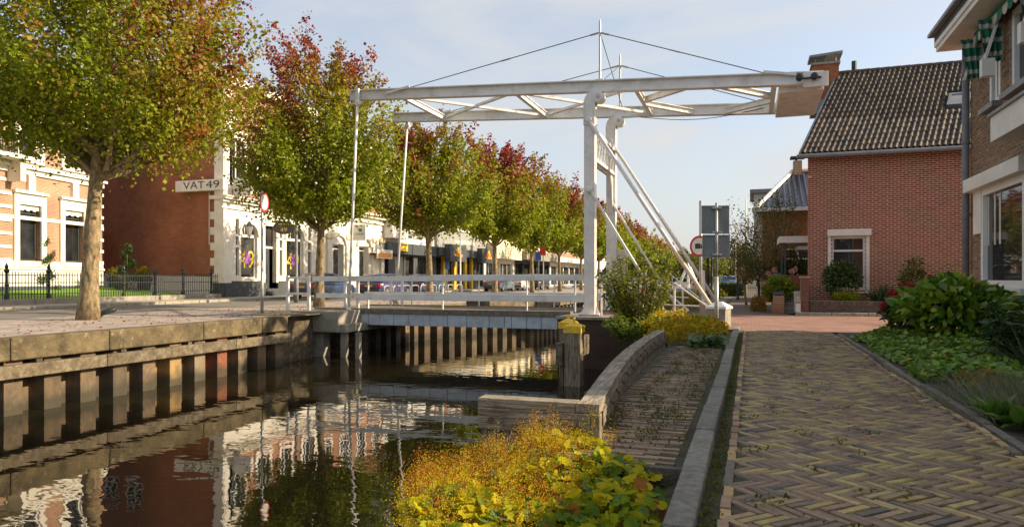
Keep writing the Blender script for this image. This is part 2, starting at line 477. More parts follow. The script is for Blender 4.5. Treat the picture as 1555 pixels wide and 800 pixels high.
class MB:
    def __init__(s):
        s.v, s.f = [], []
    def add(s, vs, fs):
        b = len(s.v)
        s.v += [tuple(x) for x in vs]
        s.f += [[b + i for i in f] for f in fs]
        return s
    def hexa(s, p):
        return s.add(p, [(0, 3, 2, 1), (4, 5, 6, 7), (0, 1, 5, 4), (1, 2, 6, 5), (2, 3, 7, 6), (3, 0, 4, 7)])
    def box(s, x0, x1, y0, y1, z0, z1):
        return s.hexa([(x0, y0, z0), (x1, y0, z0), (x1, y1, z0), (x0, y1, z0), (x0, y0, z1), (x1, y0, z1), (x1, y1, z1), (x0, y1, z1)])
    def fbox(s, F, u0, u1, v0, v1, w0, w1):
        return s.hexa([F.p(u0, v0, w1), F.p(u1, v0, w1), F.p(u1, v0, w0), F.p(u0, v0, w0), F.p(u0, v1, w1), F.p(u1, v1, w1), F.p(u1, v1, w0), F.p(u0, v1, w0)])
    def bar(s, a, b, w, h, up=(0, 0, 1)):
        """rectangular bar from a to b, width w across, height h along up"""
        a, b = Vector(a), Vector(b)
        d = (b - a).normalized()
        up = Vector(up)
        sd = d.cross(up)
        if sd.length < 1e-4:
            sd = d.cross(Vector((1, 0, 0)))
        sd.normalize()
        up = sd.cross(d)
        q = []
        for P in (a, b):
            q += [P - sd * w / 2 - up * h / 2, P + sd * w / 2 - up * h / 2, P + sd * w / 2 + up * h / 2, P - sd * w / 2 + up * h / 2]
        return s.hexa(q)
    def ibeam(s, a, b, w, h, tf, tw, up=(0, 0, 1)):
        """I section: top flange, web, bottom flange"""
        a, b = Vector(a), Vector(b)
        d = (b - a).normalized()
        sd = d.cross(Vector(up)).normalized()
        u = sd.cross(d)
        s.bar(a + u * (h / 2 - tf / 2), b + u * (h / 2 - tf / 2), w, tf, u)
        s.bar(a - u * (h / 2 - tf / 2), b - u * (h / 2 - tf / 2), w, tf, u)
        s.bar(a, b, tw, h - 2 * tf - 0.002, u)
        return s
    def tube(s, pts, rad, n=8, cap=True):
        pts = [Vector(p) for p in pts]
        if not hasattr(rad, '__len__'):
            rad = [rad] * len(pts)
        b0 = len(s.v)
        prev = None
        for i, P in enumerate(pts):
            d = (pts[min(i + 1, len(pts) - 1)] - pts[max(i - 1, 0)]).normalized()
            ref = prev if prev is not None else (Vector((1, 0, 0)) if abs(d.x) < 0.9 else Vector((0, 1, 0)))
            e1 = (ref - d * ref.dot(d)).normalized()
            prev = e1
            e2 = d.cross(e1)
            for k in range(n):
                t = 2 * math.pi * k / n
                s.v.append(tuple(P + (e1 * math.cos(t) + e2 * math.sin(t)) * rad[i]))
        for i in range(len(pts) - 1):
            for k in range(n):
                a = b0 + i * n + k
                c = b0 + i * n + (k + 1) % n
                s.f.append([a, c, c + n, a + n])
        if cap:
            s.f.append([b0 + k for k in range(n)][::-1])
            e = b0 + (len(pts) - 1) * n
            s.f.append([e + k for k in range(n)])
        return s
    def lathe(s, c, prof, n=16, axis='Z'):
        """prof: list of (r, h) along the axis"""
        b0 = len(s.v)
        c = Vector(c)
        for r, h in prof:
            for k in range(n):
                t = 2 * math.pi * k / n
                q = {'Z': (r * math.cos(t), r * math.sin(t), h), 'X': (h, r * math.cos(t), r * math.sin(t)), 'Y': (r * math.cos(t), h, r * math.sin(t))}[axis]
                s.v.append(tuple(c + Vector(q)))
        for i in range(len(prof) - 1):
            for k in range(n):
                a = b0 + i * n + k
                d = b0 + i * n + (k + 1) % n
                s.f.append([a, d, d + n, a + n])
        s.f.append([b0 + k for k in range(n)][::-1])
        e = b0 + (len(prof) - 1) * n
        s.f.append([e + k for k in range(n)])
        return s
    def prism(s, poly, F, w0, w1):
        """polygon (u, v) extruded along the frame's normal"""
        n = len(poly)
        vs = [F.p(u, v, w0) for u, v in poly] + [F.p(u, v, w1) for u, v in poly]
        fs = [list(range(n))[::-1], [n + i for i in range(n)]] + [(i, (i + 1) % n, n + (i + 1) % n, n + i) for i in range(n)]
        return s.add(vs, fs)
    def panel(s, F, u0, u1, v0, v1, holes, t=0.25):
        """wall sheet with openings and their reveals"""
        us = sorted(set([u0, u1] + [h[0] for h in holes] + [h[2] for h in holes]))
        vs = sorted(set([v0, v1] + [h[1] for h in holes] + [h[3] for h in holes]))
        us = [u for u in us if u0 <= u <= u1]
        vs = [v for v in vs if v0 <= v <= v1]
        for i in range(len(us) - 1):
            for j in range(len(vs) - 1):
                cu, cv = (us[i] + us[i + 1]) / 2, (vs[j] + vs[j + 1]) / 2
                if any(h[0] < cu < h[2] and h[1] < cv < h[3] for h in holes):
                    continue
                s.add([F.p(us[i], vs[j]), F.p(us[i + 1], vs[j]), F.p(us[i + 1], vs[j + 1]), F.p(us[i], vs[j + 1])], [(0, 1, 2, 3)])
        for a, b, c, d in holes:
            for q in (((a, b), (a, d)), ((c, d), (c, b)), ((a, d), (c, d)), ((c, b), (a, b))):
                (p0, p1) = q
                s.add([F.p(*p0), F.p(*p1), F.p(*p1, -t), F.p(*p0, -t)], [(0, 1, 2, 3)])
        return s
    def build(s, name, material, parent=None, smooth=False, col=None, bevel=0.0):
        cols = np.tile(np.array(col, dtype=np.float32), (len(s.v), 1)) if col is not None else None
        o = mesh_obj(name, s.v, s.f, material, parent, smooth, cols)
        if bevel > 0:
            md = o.modifiers.new('bevel', 'BEVEL')
            md.width = bevel
            md.segments = 2
            md.limit_method = 'ANGLE'
        return o

def structure(o):
    o['kind'] = 'structure'
    return o

def stuff(o, label=None, cat=None):
    o['kind'] = 'stuff'
    if label:
        tag(o, label, cat)
    return o

def pieces(parent, name, tv, tf, mats, locs, colidx, palette, material, nmax=300, order=None, rest=None):
    """alike pieces: the first nmax (by order) are objects sharing mesh data, the rest one joined part"""
    tv = np.asarray(tv, dtype=np.float32)
    mats = np.asarray(mats, dtype=np.float32)
    locs = np.asarray(locs, dtype=np.float32)
    N = len(locs)
    og = ORG.get(parent.name, Vector((0, 0, 0)))
    idx = np.argsort(order) if order is not None else np.arange(N)
    first, later = idx[:nmax], idx[nmax:]
    meshes = {}
    for i in first:
        k = int(colidx[i])
        if k not in meshes:
            me = bpy.data.meshes.new(name)
            me.from_pydata(tv.tolist(), [], [list(f) for f in tf])
            a = me.color_attributes.new('Col', 'FLOAT_COLOR', 'POINT')
            c = np.ones((len(tv), 4), dtype=np.float32)
            c[:, :3] = palette[k]
            a.data.foreach_set('color', c.ravel())
            me.materials.append(MT[material])
            meshes[k] = me
        o = bpy.data.objects.new(name, meshes[k])
        m = Matrix(mats[i].tolist()).to_4x4()
        m.translation = Vector(locs[i].tolist()) - og
        COL.objects.link(o)
        o.parent = parent
        o.matrix_basis = m
    if len(later):
        V = (np.einsum('nij,kj->nki', mats[later], tv) + locs[later][:, None, :]).reshape(-1, 3)
        K = len(tv)
        C = np.repeat(np.asarray(palette, dtype=np.float32)[np.asarray(colidx)[later]], K, axis=0)
        quads = [f for f in tf if len(f) == 4]
        fa = np.array(quads, dtype=np.int32)
        Fq = (fa[None] + (np.arange(len(later)) * K)[:, None, None]).reshape(-1, 4)
        o = np_mesh(rest or name + 's', V, Fq, material, parent, C)
        o['kind'] = 'stuff'

BRICK_F = [(4, 5, 6, 7), (0, 1, 5, 4), (1, 2, 6, 5), (2, 3, 7, 6), (3, 0, 4, 7)]
def brick_tpl(l, w, h, bv=0.004):
    """a brick with chamfered top, centred in plan, top at z = 0"""
    a, b = l / 2, w / 2
    return ([(-a, -b, -h), (a, -b, -h), (a, b, -h), (-a, b, -h), (-a + bv, -b + bv, 0), (a - bv, -b + bv, 0), (a - bv, b - bv, 0), (-a + bv, b - bv, 0)], BRICK_F)

def rotz(a):
    c, s = np.cos(a), np.sin(a)
    z, o = np.zeros_like(c), np.ones_like(c)
    return np.stack([np.stack([c, -s, z], -1), np.stack([s, c, z], -1), np.stack([z, z, o], -1)], -2)


# ------------------------------------------------------------------ leaves
LEAF = {
    'quad': ([(0, 0, 0), (0.5, -0.42, 0.06), (1, 0, 0), (0.5, 0.42, 0.06)], [(0, 1, 2, 3)]),
    'oval': ([(0, 0, 0), (0.35, -0.3, 0.07), (0.7, -0.24, 0.05), (1, 0, -0.08), (0.7, 0.24, 0.05), (0.35, 0.3, 0.07), (0.35, 0, 0), (0.7, 0, -0.02)],
             [(0, 1, 6, 5), (1, 2, 7, 6), (6, 7, 4, 5), (2, 3, 4, 7)]),
    'blade': ([(0, -0.05, 0), (0, 0.05, 0), (0.45, 0.06, 0.06), (0.45, -0.06, 0.06), (1, 0.006, -0.1), (1, -0.006, -0.1)], [(0, 3, 2, 1), (3, 5, 4, 2)]),
}
def round_leaf():
    """scalloped, slightly cupped and pleated leaf"""
    v = [(0.4, 0, -0.05)]
    n = 18
    for k in range(n):
        t = math.pi + 2 * math.pi * k / n
        r = 0.5 * (1.0 if k % 2 == 0 else 0.84) * (1 + 0.06 * math.cos(2 * t))
        v.append((0.45 + r * math.cos(t), r * math.sin(t), 0.05 + (0.05 if k % 2 else -0.03) + 0.07 * math.cos(t) * math.cos(t)))
    v[1] = (0.2, 0, -0.02)
    f = [(0, 1 + k, 1 + (k + 1) % n, 1 + (k + 2) % n) for k in range(0, n, 2)]
    return v, f
LEAF['round'] = round_leaf()

def unit(a):
    return a / (np.linalg.norm(a, axis=-1, keepdims=True) + 1e-9)

def leaf_arrays(P, D, Nn, length, width, shape):
    """leaf template placed at P, along D, facing Nn; returns V, F"""
    tv, tf = LEAF[shape]
    tv = np.array(tv, dtype=np.float32)
    D = unit(D)
    S = unit(np.cross(Nn, D))
    U = np.cross(D, S)
    L = np.broadcast_to(np.asarray(length, dtype=np.float32), (len(P),))[:, None, None]
    Wd = np.broadcast_to(np.asarray(width, dtype=np.float32), (len(P),))[:, None, None]
    V = P[:, None, :] + tv[None, :, 0:1] * D[:, None, :] * L + tv[None, :, 1:2] * S[:, None, :] * Wd + tv[None, :, 2:3] * U[:, None, :] * L
    K = len(tv)
    fa = np.array(tf, dtype=np.int32)
    F = (fa[None] + (np.arange(len(P)) * K)[:, None, None]).reshape(-1, 4)
    return V.reshape(-1, 3), F, K

def leaf_obj(name, P, D, Nn, length, width, cols, shape='quad', material='leaf', parent=None):
    V, F, K = leaf_arrays(P, D, Nn, length, width, shape)
    return np_mesh(name, V, F, material, parent, np.repeat(cols, K, axis=0))

def rand_dirs(n, rng=RNG):
    return unit(rng.normal(size=(n, 3)))


# ------------------------------------------------------------------ broad-leaved tree
def make_tree(name, label, base, height, crown_z, R, nsh, nlf, lsize, trunk_r, redf, seed, group=None, lean=(0, 0), cat='tree', green=((0.235, 0.3, 0.012), (0.1, 0.16, 0.009), (0.4, 0.37, 0.016)), red=((0.2, 0.02, 0.036), (0.33, 0.045, 0.036))):
    rng = np.random.default_rng(seed)
    t = thing(name, label, cat, base, group)
    bx, by, bz = base
    tr = MB()
    top = bz + crown_z + (height - crown_z) * 0.62
    pts, rad = [], []
    nseg = 14
    for i in range(nseg + 1):
        f = i / nseg
        z = bz - 0.05 + (top - bz) * f
        pts.append((bx + lean[0] * f + 0.05 * math.sin(f * 5 + seed), by + lean[1] * f + 0.04 * math.cos(f * 4 + seed), z))
        flare = 1 + 0.35 * math.exp(-f * 28)
        rad.append(trunk_r * flare * (1 - 0.82 * f ** 1.2) * (1 + 0.04 * math.sin(i * 2.3)))
    tr.tube(pts, rad, 12)
    tr.build('trunk', 'bark', t, True)
    H = height - crown_z
    # shoots: rise from the stem and reach the crown's envelope
    hf = rng.beta(1.35, 1.2, nsh) * 0.9
    th = rng.uniform(0, 2 * math.pi, nsh)
    prof = np.where(hf < 0.28, 0.62 + 0.38 * np.sqrt(np.clip(hf / 0.28, 0, 1)), np.clip(1 - ((hf - 0.28) / 0.78) ** 2.3, 0.05, 1))
    rr = R * prof * np.sqrt(rng.uniform(0.25, 1.1, nsh))
    spk = (rng.random(nsh) < 0.22) & (hf > 0.38) & (hf < 0.86)
    rr = np.where(spk, rr * 1.06, rr)
    lump = 1 + 0.16 * np.sin(3 * th + seed) + 0.1 * np.sin(5 * th + 9 * hf + seed * 2)
    rr = rr * lump
    E = np.stack([bx + lean[0] + rr * np.cos(th), by + lean[1] + rr * np.sin(th), bz + crown_z + H * hf * rng.uniform(0.93, 1.06, nsh) + spk * 0.2 * H * rng.random(nsh)], -1)
    drop = rr * rng.uniform(0.75, 1.5, nsh) + 0.5
    low = E[:, 2] < bz + crown_z + 0.18 * H
    drop = np.where(low, rr * rng.uniform(0.0, 0.55, nsh), drop)
    S = np.stack([bx + lean[0] * 0.7 + 0.12 * (E[:, 0] - bx), by + lean[1] * 0.7 + 0.12 * (E[:, 1] - by), np.maximum(E[:, 2] - drop, bz + crown_z * 0.86)], -1)
    # some shoots are drawn as limbs
    lm = MB()
    sel = rng.choice(nsh, min(nsh, 46), replace=False)
    for i in sel:
        a, b = S[i], E[i]
        a2 = np.array([bx + lean[0] * 0.6, by + lean[1] * 0.6, max(a[2] - 0.35, bz + crown_z * 0.8)])
        m = a * 0.5 + b * 0.5 + np.array([0, 0, -0.12])
        k = trunk_r * 0.42
        lm.tube([a2, a, m, b], [k, k * 0.75, k * 0.42, 0.008], 6, False)
    lm.build('limbs', 'bark', t, True)
    # leaves
    tt = rng.beta(1.7, 1.05, (nsh, nlf))
    tt = 0.22 + 0.82 * tt
    axis = E - S
    ln = np.linalg.norm(axis, axis=1)[:, None]
    P = S[:, None, :] + axis[:, None, :] * tt[:, :, None]
    P[:, :, 2] -= (0.1 * np.sin(tt * math.pi)) * ln * 0.5
    sr = (0.07 + 0.095 * ln * (1.1 - tt))[:, :, None]
    P = P + rng.normal(size=P.shape) * sr
    P = P.reshape(-1, 3)
    n = len(P)
    out = unit(P - np.array([bx, by, bz + crown_z + 0.3 * H]))
    Nn = unit(out * 0.5 + np.array([0.1, 0, 0.55]) + rng.normal(size=(n, 3)) * 0.55)
    D = unit(rng.normal(size=(n, 3)) + np.array([0, 0, -0.35]))
    ls = lsize * rng.uniform(0.65, 1.3, n)
    # leaf colour: mixed greens; whole shoots turn, tips first
    g = np.array(green)
    w = rng.dirichlet((3.2, 2.2, 1.5), n)
    shw = rng.normal(0, 0.16, nsh)[:, None]
    C = w @ g
    hr = (P[:, 2] - bz - crown_z) / H
    az = np.arctan2(P[:, 1] - by, P[:, 0] - bx)
    rd = (redf(hr, az).reshape(nsh, nlf) + shw * 1.5 + 0.22 * (tt - 0.6)).ravel()
    rd = 1 / (1 + np.exp(-(rd - 0.5 + rng.normal(0, 0.06, n)) * 8))
    rc = np.array(red)[(rng.random(n) < 0.4).astype(int)]
    mid = np.array((0.3, 0.19, 0.022))
    C = np.where(rd[:, None] < 0.5, C * (1 - 2 * rd[:, None]) + mid * 2 * rd[:, None], mid * (2 - 2 * rd[:, None]) + rc * (2 * rd[:, None] - 1))
    C = C * rng.uniform(0.75, 1.25, (n, 1))
    leaf_obj('crown', P, D, Nn, ls, ls * 1.05, C, 'quad', 'leaf', t)
    return t

def clump(name, label, cat, centre, radii, n, lsize, lw, colset, shape='oval', material='leaf_gloss', group=None, seed=1, up=0.5, hollow=0.35, stems=8, lumps=7, lob=0.35, base_z=None, tagit=True, weights=None):
    """leafy shrub: leaves through a lumpy ellipsoid volume, denser near its surface, with stems"""
    rng = np.random.default_rng(seed)
    c = np.array(centre, dtype=float)
    r = np.array(radii, dtype=float)
    bz = base_z if base_z is not None else c[2] - r[2]
    t = thing(name, label, cat, (c[0], c[1], bz), group)
    # lobes
    ld = rand_dirs(lumps, rng)
    ld[:, 2] = np.abs(ld[:, 2]) * 0.8 - 0.15
    ctr = c + ld * r * rng.uniform(0.35, 0.75, (lumps, 1))
    ctr = np.vstack([c, ctr])
    sc = np.concatenate([[0.72], rng.uniform(lob, lob + 0.25, lumps)])
    wh = rng.choice(len(ctr), n, p=(sc ** 2) / (sc ** 2).sum())
    d = rand_dirs(n, rng)
    rad = (hollow + (1 - hollow) * rng.random(n) ** 0.45)
    P = ctr[wh] + d * rad[:, None] * r * sc[wh][:, None]
    P[:, 2] = np.maximum(P[:, 2], bz + 0.02 + rng.random(n) * 0.06)
    out = unit((P - c) / r)
    D = unit(out * 0.8 + rng.normal(size=(n, 3)) * 0.55 + np.array([0, 0, 0.1]))
    Nn = unit(out * 0.4 + np.array([0, 0, up]) + rng.normal(size=(n, 3)) * 0.4)
    cs = np.array(colset)
    C = cs[rng.choice(len(cs), n, p=weights)] * rng.uniform(0.7, 1.3, (n, 1))
    ls = lsize * rng.uniform(0.6, 1.25, n)
    leaf_obj('foliage', P, D, Nn, ls, ls * lw, C, shape, material, t)
    if stems:
        m = MB()
        for k in range(stems):
            e = ctr[rng.integers(len(ctr))] + rng.normal(size=3) * r * 0.2
            b = np.array([c[0] + rng.normal() * r[0] * 0.12, c[1] + rng.normal() * r[1] * 0.12, bz - 0.03])
            m.tube([b, b * 0.5 + e * 0.5 + np.array([0, 0, 0.1 * r[2]]), e], [0.02, 0.013, 0.005], 5, False)
        m.build('stems', 'twig', t)
    return t

def text_mesh(name, body, size, F, u, v, w, material, parent, width=None, depth_=0.004):
    """flat lettering standing on a wall frame at (u, v), optionally fitted to a width"""
    cu = bpy.data.curves.new('lettering', 'FONT')
    cu.body = body
    cu.size = size
    cu.extrude = depth_
    cu.resolution_u = 4
    o = bpy.data.objects.new('lettering', cu)
    COL.objects.link(o)
    dg = bpy.context.evaluated_depsgraph_get()
    me = bpy.data.meshes.new_from_object(o.evaluated_get(dg))
    bpy.data.objects.remove(o)
    xs = [q.co.x for q in me.vertices]
    k = (width / (max(xs) - min(xs))) if width else 1.0
    x0 = min(xs)
    vs = [F.p(u + (q.co.x - x0) * k, v + q.co.y, w + q.co.z) for q in me.vertices]
    fs = [list(p.vertices) for p in me.polygons]
    bpy.data.meshes.remove(me)
    return mesh_obj(name, vs, fs, material, parent)

def window(F, u0, v0, u1, v1, parent, recess=0.14, fw=0.07, mv=(), mh=(), fm='frame_white', gm='glass', sill=None, depth_=0.07):
    m = MB()
    w0, w1 = -recess, -recess + depth_
    m.fbox(F, u0, u0 + fw, v0, v1, w0, w1).fbox(F, u1 - fw, u1, v0, v1, w0, w1)
    m.fbox(F, u0 + fw, u1 - fw, v0, v0 + fw, w0, w1).fbox(F, u0 + fw, u1 - fw, v1 - fw, v1, w0, w1)
    for x in mv:
        c = u0 + (u1 - u0) * x
        m.fbox(F, c - fw * 0.4, c + fw * 0.4, v0 + fw, v1 - fw, w0, w1 - 0.01)
    for y in mh:
        c = v0 + (v1 - v0) * y
        m.fbox(F, u0 + fw, u1 - fw, c - fw * 0.4, c + fw * 0.4, w0, w1 - 0.006)
    o = m.build('window', fm, parent)
    g = MB()
    g.add([F.p(u0 + fw * .5, v0 + fw * .5, w0 + 0.02), F.p(u1 - fw * .5, v0 + fw * .5, w0 + 0.02), F.p(u1 - fw * .5, v1 - fw * .5, w0 + 0.02), F.p(u0 + fw * .5, v1 - fw * .5, w0 + 0.02)], [(0, 1, 2, 3)])
    g.build('pane', gm, o)
    if sill:
        s = MB()
        s.fbox(F, u0 - 0.06, u1 + 0.06, v0 - 0.08, v0 - 0.002, -recess + 0.02, 0.08)
        s.build('sill', sill, o)
    return o


# ================================================================== SETTING
WATER = -1.45
KERB_L, KERB_R = -0.36, -0.23

LEFT_BANK = [(-13.15, -40), (-13.15, 17.3), (-13.15, 26), (-10.7, 34.5), (-9.9, 60), (-9.9, 420)]
RIGHT_BANK = [(-0.38, -40), (-0.38, 4.2), (-1.05, 4.7), (-1.14, 6.0), (-1.26, 8.0), (-1.32, 11.9), (-2.29, 19.39), (-5.29, 19.4), (-5.3, 25.2), (-4.2, 26), (-4.2, 420)]

def build_ground():
    V, F = [], []
    def strip(line, xfar):
        for (p, q) in zip(line[:-1], line[1:]):
            b_ = len(V)
            V.extend([(p[0], p[1], -0.03), (q[0], q[1], -0.03), (xfar, q[1], -0.03), (xfar, p[1], -0.03)])
            F.append((b_, b_ + 1, b_ + 2, b_ + 3) if xfar < -100 else (b_ + 3, b_ + 2, b_ + 1, b_))
    strip(LEFT_BANK, -2500)
    strip(RIGHT_BANK, 2500)
    b_ = len(V)
    V.extend([(-2500, 420, -0.03), (2500, 420, -0.03), (2500, 4000, -0.03), (-2500, 4000, -0.03)])
    F.append((b_, b_ + 1, b_ + 2, b_ + 3))
    structure(mesh_obj('ground', V, F, 'ground'))
    w = MB().add([(-16, -40, WATER), (2, -40, WATER), (2, 430, WATER), (-16, 430, WATER)], [(0, 1, 2, 3)])
    structure(w.build('water', 'water'))
    b = MB().box(-16.5, 2.2, -41, 431, -4.2, -3.2)
    structure(b.build('canal_bed', 'soil'))

def sheet(name, x0, x1, y0, y1, z, m):
    o = MB().add([(x0, y0, z), (x1, y0, z), (x1, y1, z), (x0, y1, z)], [(0, 1, 2, 3)]).build(name, m)
    return structure(o)

def brick_sheet_mat(name, c1, c2, mortar, bw, bh, rot=0.0):
    m, nt, b = base_mat(name)
    L = nt.links
    g = nn(nt, 'ShaderNodeNewGeometry')
    mp = nn(nt, 'ShaderNodeMapping', Rotation=(0, 0, rot))
    L.new(g.outputs['Position'], mp.inputs['Vector'])
    bt = nn(nt, 'ShaderNodeTexBrick', Scale=1.0)
    bt.inputs['Color1'].default_value = (*c1, 1)
    bt.inputs['Color2'].default_value = (*c2, 1)
    bt.inputs['Mortar'].default_value = (*mortar, 1)
    bt.inputs['Mortar Size'].default_value = 0.006
    bt.inputs['Brick Width'].default_value = bw
    bt.inputs['Row Height'].default_value = bh
    L.new(mp.outputs['Vector'], bt.inputs['Vector'])
    nz = nn(nt, 'ShaderNodeTexNoise', Scale=1.1, Detail=7.0, Roughness=0.7)
    L.new(g.outputs['Position'], nz.inputs['Vector'])
    rp = nn(nt, 'ShaderNodeValToRGB')
    rp.color_ramp.elements[0].position = 0.35
    rp.color_ramp.elements[0].color = (0.62, 0.6, 0.56, 1)
    rp.color_ramp.elements[1].position = 0.68
    rp.color_ramp.elements[1].color = (1.15, 1.12, 1.1, 1)
    L.new(nz.outputs['Fac'], rp.inputs['Fac'])
    mx = nn(nt, 'ShaderNodeMixRGB', Fac=1.0)
    mx.blend_type = 'MULTIPLY'
    L.new(bt.outputs['Color'], mx.inputs['Color1'])
    L.new(rp.outputs['Color'], mx.inputs['Color2'])
    L.new(mx.outputs['Color'], b.inputs['Base Color'])
    b.inputs['Roughness'].default_value = 0.85
    bp = nn(nt, 'ShaderNodeBump', Strength=0.5, Distance=0.01)
    bp.invert = True
    L.new(bt.outputs['Fac'], bp.inputs['Height'])
    L.new(bp.outputs['Normal'], b.inputs['Normal'])
    return m

def path_z(x, y):
    return 0.012 * np.sin(y * 0.9 + x * 1.7) + 0.01 * np.sin(y * 2.3 - x * 3.1) + 0.02 * (1 - ((x - 0.7) / 0.95) ** 2)

def build_path():
    MT['path_far'] = brick_sheet_mat('path_bricks_far', (0.2, 0.14, 0.1), (0.15, 0.11, 0.09), (0.08, 0.07, 0.045), 0.2, 0.06)
    MT['crossing'] = brick_sheet_mat('crossing_bricks', (0.34, 0.18, 0.13), (0.27, 0.14, 0.11), (0.16, 0.12, 0.09), 0.2, 0.1)
    # herringbone path
    xs = np.linspace(-0.24, 1.66, 9)
    ys = np.linspace(-3, 15.75, 60)
    X, Y = np.meshgrid(xs, ys)
    V = np.stack([X, Y, path_z(X, Y) - 0.009], -1).reshape(-1, 3)
    nx = len(xs)
    Fq = [(j * nx + i, j * nx + i + 1, (j + 1) * nx + i + 1, (j + 1) * nx + i) for j in range(len(ys) - 1) for i in range(nx - 1)]
    path = np_mesh('brick_path', V, Fq, 'joint', None)
    structure(path)
    n, Wd = 4, 0.0525
    tv, tf = brick_tpl(n * Wd - 0.007, Wd - 0.006, 0.05)
    locs, ang = [], []
    c45 = math.sqrt(0.5)
    rng_i = range(-420, 421)
    for i in rng_i:
        for m_ in range(0, 60):
            for kind in (0, 1):
                if kind == 0:
                    a, b = i + n / 2 + 2 * n * m_, i + 0.5
                    an = 0.0
                else:
                    a, b = i + 0.5 + 2 * n * m_, i + 1 + n / 2
                    an = math.pi / 2
                a *= Wd
                b *= Wd
                x = (a + b) * c45
                y = (a - b) * c45
                if -0.06 < x < 1.53 and 1.7 < y < 15.6:
                    locs.append((x, y))
                    ang.append(math.pi / 4 - an)
    locs = np.array(locs)
    rng = np.random.default_rng(3)
    N = len(locs)
    z = path_z(locs[:, 0], locs[:, 1]) + rng.normal(0, 0.0022, N)
    L3 = np.column_stack([locs + rng.normal(0, 0.0012, (N, 2)), z])
    R = rotz(np.array(ang) + rng.normal(0, 0.02, N))
    tilt = rng.normal(0, 0.012, (N, 2))
    R[:, 2, 0] += tilt[:, 0]
    R[:, 2, 1] += tilt[:, 1]
    pal = [(0.43, 0.32, 0.13), (0.52, 0.4, 0.16), (0.29, 0.195, 0.125), (0.33, 0.225, 0.145), (0.22, 0.165, 0.12), (0.38, 0.265, 0.145), (0.46, 0.34, 0.16), (0.16, 0.14, 0.115)]
    ci = rng.choice(8, N, p=[.15, .12, .2, .2, .09, .12, .07, .05])
    pieces(path, 'brick', tv, tf, R, L3, ci, pal, 'paver', 300, locs[:, 1] + np.abs(locs[:, 0] - 0.9) * 0.6, 'bricks')
    # border courses laid lengthwise
    tv2, tf2 = brick_tpl(0.196, 0.056, 0.05)
    for bx in (-0.112, 1.565):
        yy = np.arange(1.7, 15.6, 0.203)
        k = len(yy)
        loc = np.column_stack([bx + rng.normal(0, 0.003, k), yy, path_z(np.full(k, bx), yy) + 0.004 + rng.normal(0, 0.003, k)])
        pieces(path, 'border_brick', tv2, tf2, rotz(np.full(k, math.pi / 2) + rng.normal(0, 0.03, k)), loc, rng.choice(8, k), [(p[0] * 1.15, p[1] * 1.05, p[2]) for p in pal], 'paver')
    # kerb stones
    kb = thing('kerb', 'long low concrete kerb beside the herringbone brick path', 'kerb', (-0.3, 4, 0))
    y = -3.0
    k = 0
    while y < 15.6:
        m = MB().box(KERB_L + 0.006 * math.sin(y), KERB_R + 0.006 * math.sin(y), y, y + 0.985, -0.2, 0.06 + 0.006 * math.sin(y * 3))
        c = random.uniform(0.8, 1.15)
        m.build('kerb_stone', 'kerb', kb, col=(c, c, c * 0.97), bevel=0.012)
        y += 1.0
    kr = thing('edging', 'thin sunken concrete edging between path and planted bed', 'edging', (1.65, 8, 0))
    y = 1.0
    while y < 14.6:
        c = random.uniform(0.6, 0.95)
        MB().box(1.625 + 0.012 * math.sin(y * 1.3), 1.69 + 0.012 * math.sin(y * 1.3), y, y + 0.99, -0.2, 0.035 + 0.008 * math.sin(y * 2.1)).build('edging_stone', 'kerb', kr, col=(c, c * 0.95, c * 0.85), bevel=0.008)
        y += 1.0
    # side strip of bricks laid across
    st = sheet('side_strip', -1.14, KERB_L + 0.004, 4.16, 11.9, -0.018, 'joint')
    tv3, tf3 = brick_tpl(0.203, 0.052, 0.05)
    loc = []
    row = 0
    y = 4.2
    while y < 11.85:
        x = -1.06 + (row % 2) * 0.105
        while x < -0.44:
            loc.append((x, y))
            x += 0.21
        y += 0.0585
        row += 1
    loc = np.array(loc)
    k = len(loc)
    L3 = np.column_stack([loc + rng.normal(0, 0.003, (k, 2)), -0.004 + rng.normal(0, 0.004, k)])
    keep = (rng.random(k) > 0.03)
    pal2 = [(0.26, 0.175, 0.12), (0.31, 0.21, 0.145), (0.21, 0.15, 0.11), (0.36, 0.26, 0.14)]
    pieces(st, 'brick', tv3, tf3, rotz(rng.normal(0, 0.025, k))[keep], L3[keep], rng.choice(4, k)[keep], pal2, 'paver', 300, loc[keep][:, 1], 'bricks')
    MB().box(-1.1, KERB_L - 0.004, 4.1, 4.155, -0.25, 0.0).build('edge_stone', 'kerb', st, col=(0.5, 0.45, 0.4))
    sheet('crossing', -2.25, 14, 15.75, 22.9, 0.0, MT['crossing'])
    sheet('far_path', -0.9, 1.15, 22.9, 70, 0.004, MT['path_far'])
    sheet('planting_bed', 1.7, 4.32, -3, 15.7, 0.0, 'soil')
    # kerb line along the far side of the crossing
    fk = thing('crossing_kerb', 'pale kerb along the low garden wall at the crossing', 'kerb', (3, 22.9, 0))
    for k in range(8):
        MB().box(1.3 + k * 1.0, 2.285 + k * 1.0, 22.75, 22.9, -0.1, 0.1).build('kerb_stone', 'kerb', fk, col=(1.7, 1.65, 1.55), bevel=0.012)
    # moss and weeds in gutter and joints
    rng = np.random.default_rng(5)
    P = []
    for _ in range(2600):
        y = 2.2 + 12.5 * rng.random() ** 1.3
        P.append((rng.normal(-0.185, 0.022), y, 0.0))
    for _ in range(120):
        cx, cy = rng.uniform(-1.05, -0.42), rng.uniform(4.6, 11.8)
        for _ in range(34):
            P.append((cx + rng.normal(0, 0.05), cy + rng.normal(0, 0.12), 0.0))
    for _ in range(45):
        cx, cy = rng.uniform(-0.05, 0.8), rng.uniform(2.3, 12)
        for _ in range(16):
            P.append((cx + rng.normal(0, 0.04), cy + rng.normal(0, 0.05), 0.02))
    P = np.array(P)
